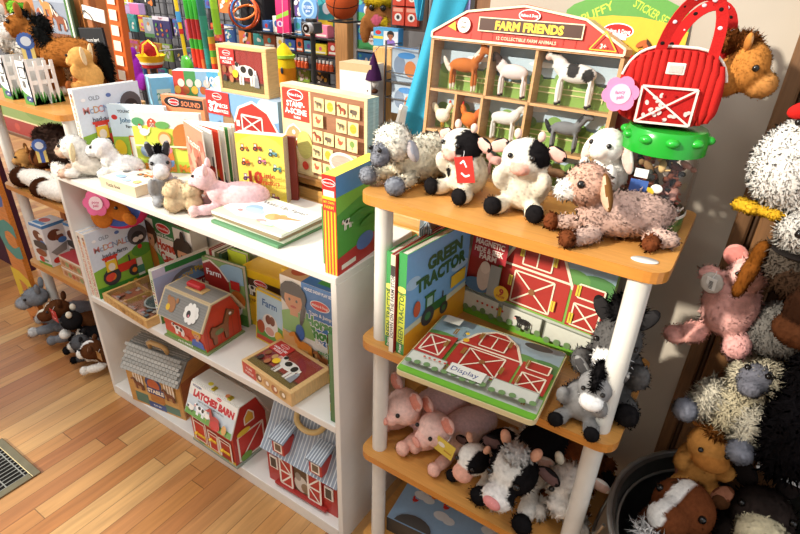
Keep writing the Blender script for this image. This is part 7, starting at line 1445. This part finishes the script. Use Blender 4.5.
# wooden post, white shelf of puzzles
g = G(); g.box(-.045, 0, 0, .045, .09, 1.75, '#b5824c', .004); build('wooden_post', g, 'post', None, (-2.005, 2.5, 0), None, 'wide wooden post left of the white puzzle shelf', 'post')
def white_shelf():
    root = empty('puzzle_shelf', (-1.9, 2.55, 0), 0, 'white shelf of blue puzzle boxes right of the wooden post', 'shelf')
    for x in (-.05, .26): g = G(); g.box(x - .009, 0, 0, x + .009, .2, 1.75, '#cfd2d2'); build('side_panel', g, 'melamine', root)
    for z in (.9, 1.02, 1.135, 1.225, 1.36, 1.5): g = G(); g.box(-.041, 0, z, .251, .2, z + .011, '#cfd2d2'); build('shelf_board', g, 'melamine', root)
    g = G(); g.box(-.041, .19, 0, .251, .2, 1.75, '#9aa0a4'); build('back_panel', g, 'melamine', root)
white_shelf()
def paint_forest(t):
    def f(F):
        a = F['front']; a.r(0, 0, 1, 1, '#2f74b0'); a.p([(0, 0), (1, 0), (1, .3), (0, .4)], '#3f9a5a'); a.e(.52, .52, .34, .3, '#e4e0dc'); a.e(.3, .5, .14, .2, '#e4e0dc'); a.t(t[0], .48, .6, .13, '#a8583c', w=.4, bold=.03); a.t(t[1], .5, .42, .13, '#a8583c', w=.4, bold=.03); a.e(.1, .8, .12, .12, '#4fae9a'); a.e(.9, .85, .1, .1, '#58b06a')
    return f
for i, (z, h_, t) in enumerate(((1.3715, .12, ('Sunny', 'Garden')), (1.2365, .115, ('Puzzle', 'Forest')), (1.1465, .07, ('Little', 'Farm')))):
    carton('puzzle_box', ('blue puzzle box on the upper board of the white shelf', 'blue forest puzzle box on the middle board of the white shelf', 'small farm puzzle box on the lower board of the white shelf')[i], 'puzzle box', (-1.935, 2.555, z), 0, .2, .05, h_, '#2f74b0', paint_forest(t))
def puppet():
    plush('puppet_toy', 'brown plush hand puppet with yellow hair and an open smiling mouth', (-1.58, 2.25, 1.33), 10, .2, [((0, 0, .5), (.34, .26, .36), '#a0683a'), ((-.3, -.1, .2), (.13, .12, .3), '#a0683a'), ((.3, -.1, .2), (.13, .12, .3), '#a0683a')], patches=[((.06, -.28, .42), (.14, .2, .12), '#d86a88')], fur=SHORT, sit=False, eyes=[((-.06, -.25, .68), .07), ((.2, -.22, .68), .07)], extra=[('hair', [((0, 0, .82), (.36, .28, .16), '#e2c02c'), ((.22, -.14, .3), (.12, .1, .22), '#e2c02c')], (), (1600, .1, .01, .5, .5)), ('cap', [((0, .02, .98), (.26, .2, .1), '#e6cf2c')], (), None)])
puppet()
for i in range(4):
    card('snack_pack', ('upper left', 'upper right', 'lower left', 'lower right')[i] + ' red carded pack of the four hanging beside the puppet', -1.42 + .066 * (i % 2), -1.36 + .066 * (i % 2), 1.41 + .075 * (1 - i // 2), 1.48 + .075 * (1 - i // 2), 2.12, '#cf4630', lambda a: (a.e(.5, .45, .26, .22, '#e8e0d6'), a.e(.5, .45, .12, .12, '#3a3436'), a.r(.1, .75, .9, .95, '#e6a08a')), .02, 'red carded packs beside the puppet', hang=False)
g = G(); g.box(-1.44, 0, 1.39, -1.26, .012, 1.6, '#4a3a30'); build('hanging_board', g, 'post', None, (0, 2.141, 0), None, 'dark board that carries the four red packs', 'board')
def girl(F):
    a = F['front']; a.r(0, 0, 1, 1, '#4fa6d8'); a.e(.2, .75, .2, .12, '#c9302a'); a.r(.0, .4, .4, .55, '#e6d23a'); a.r(.42, .0, 1, .85, '#dfe4ea'); a.ic(KID, .7, .05, .8, C='#8a6ac0', D='#1f1512', N='#a86a48'); F['top'].r(0, 0, 1, 1, '#3f9ad0')
carton('craft_box', 'blue craft box with a dark haired girl on a post top under the puppet', 'toy box', (-1.485, 2.075, 1.3255), 6, .12, .05, .072, '#3f96cc', girl)
g = G(); g.box(-.05, 0, 0, .05, .1, 1.325, '#c99a5c', .004); build('wooden_post', g, 'post', None, (-1.425, 2.055, 0), None, 'pale wooden post with the purple hatted gnome hanging on it', 'post')
def gnome():
    root = empty('gnome_ornament', (-1.4, 1.96, 1.165), 0, 'small gnome with a purple pointed hat hanging on the pale wooden post', 'ornament'); g = G(); g.ell((0, 0, .03), (.026, .022, .03), '#cfccc8'); build('beard', g, 'fabric', root); g = G(); g.lathe([(.036, .04), (.03, .07), (.012, .12), (.002, .15)], 14, (0, 0, 0), '#3a1c40'); build('hat', g, 'fabric', root)
    for x in (-.014, .014): g = G(); g.ell((x, -.01, -.004), (.013, .016, .01), '#4a2c1c'); build('foot', g, 'fabric', root)
    g = G(); g.tube([(0, 0, .148), (0, .04, .17), (0, .1, .17)], .0015, 5, '#888'); build('hook', g, 'metal', root)
gnome()
def paint_wb(F): F['front'].r(0, .88, 1, 1, '#c2a880'); F['top'].r(0, 0, 1, 1, '#cbb28c')
carton('white_box', 'white carton with a brown lid left of the pale wooden post', 'box', (-1.56, 1.93, 1.0), 2, .165, .1, .265, '#dcdad8', paint_wb)
g = G(); g.box(-.12, -.02, 0, .12, .09, 1.0, '#9a8468', .004); build('plinth', g, 'paint', None, (-1.49, 1.95, -.0), None, 'tan plinth under the white carton with the brown lid', 'plinth')
def wire_rack():
    root = empty('wire_rack', (-1.3, 2.0, 0), 0, 'grey wire rack with clear wrapped packs left of the turquoise curtain', 'rack'); g = G()
    for z in (1.13, 1.2, 1.235, 1.34): g.box(-.07, -.002, z, .1, .002, z + .004, '#77787a'); g.box(-.07, -.002, z, -.066, .12, z + .004, '#77787a')
    g.box(-.07, -.003, 0, -.064, .003, 1.36, '#77787a'); g.box(.094, -.003, 0, .1, .003, 1.36, '#77787a'); g.box(-.07, 0, 1.196, .1, .12, 1.2, '#77787a'); build('wires', g, 'metal', root)
wire_rack()
def paint_clear(F):
    a = F['front']; a.r(0, 0, 1, 1, '#a9b8c6'); a.e(.3, .5, .2, .3, '#7a8aa0'); a.e(.7, .4, .2, .25, '#c27a4a'); a.e(.55, .8, .3, .1, '#4a86c2'); F['top'].r(0, 0, 1, 1, '#5a8ec2'); F['left'].r(0, 0, 1, 1, '#bcc4cc')
carton('figure_pack', 'clear wrapped figure pack with blue top standing on the grey wire rack', 'toy pack', (-1.35, 2.02, 1.2005), 12, .12, .08, .13, '#a4b2c2', paint_clear, mat='gloss')
carton('figure_pack', 'second clear wrapped pack lower on the grey wire rack', 'toy pack', (-1.34, 2.01, 1.07), 0, .13, .08, .125, '#b4bcc4', paint_clear, mat='gloss')
g = G(); g.box(-1.62, 0, 0, -1.2, .05, 1.7, '#8d8c8e'); struct('trim_3', g, 'paint').location = (0, 2.3, 0)
g = G(); g.box(-1.9, 0, 0, -.57, .05, 2.6, '#6a6660'); struct('trim_4', g, 'paint').location = (0, 3.0, 0)
# turquoise cloth, board and violet cloth beside the bay
def curtain():
    g = G(); n = 26; m = 24; vs = []; fs = []
    for j in range(m + 1):
        t = j / m; z = .98 + .72 * t; w = .095 + .04 * t ** 2 - .02 * math.sin(t * 3.1); x0 = -.955 + .185 * t + .02 * math.sin(t * 2.4)
        for i in range(n + 1):
            u = i / n; vs.append((x0 + w * u, 1.365 + .009 * math.sin(u * 9 + t * 2.2) * (1 - .4 * t) - .02 * math.sin(u * math.pi), z))
    for j in range(m):
        for i in range(n): fs.append((j * (n + 1) + i, j * (n + 1) + i + 1, (j + 1) * (n + 1) + i + 1, (j + 1) * (n + 1) + i))
    g.add(vs, fs, '#3795b4', True); o = build('turquoise_curtain', g, 'cloth', None, None, None, 'turquoise cloth gathered and hanging left of the farm animal display box', 'curtain'); md = o.modifiers.new('thick', 'SOLIDIFY'); md.thickness = .003
    g = G(); vs = []; fs = []
    for j in range(15):
        t = j / 14; z = 1.49 + .23 * t; w = .01 + .10 * t
        for i in range(13): u = i / 12; vs.append((-.965 + .06 * (1 - t) + w * u + .04, 1.42 + .012 * math.sin(u * 11), z))
    for j in range(14):
        for i in range(12): fs.append((j * 13 + i, j * 13 + i + 1, j * 13 + 14 + i, j * 13 + 13 + i))
    g.add(vs, fs, '#3d9cba', True); q = build('cloth_tail', g, 'cloth', o); md = q.modifiers.new('thick', 'SOLIDIFY'); md.thickness = .003
curtain()
g = G(); vs = []; fs = []
for j in range(9):
    for i in range(13): vs.append((-.835 + .085 * i / 12, 1.5 + .012 * math.sin(i * 1.3), .9 + .8 * j / 8))
for j in range(8):
    for i in range(12): fs.append((j * 13 + i, j * 13 + i + 1, j * 13 + 14 + i, j * 13 + 13 + i))
g.add(vs, fs, '#8f8fc2', True); o = build('violet_cloth', g, 'cloth', None, None, None, 'pale violet cloth hanging between the turquoise curtain and a brown board', 'cloth'); o.modifiers.new('thick', 'SOLIDIFY').thickness = .003
g = G(); g.box(-.745, 1.52, 0, -.6, 1.56, 2.3, '#7a4f2e', .003); struct('trim_5', g, 'post')
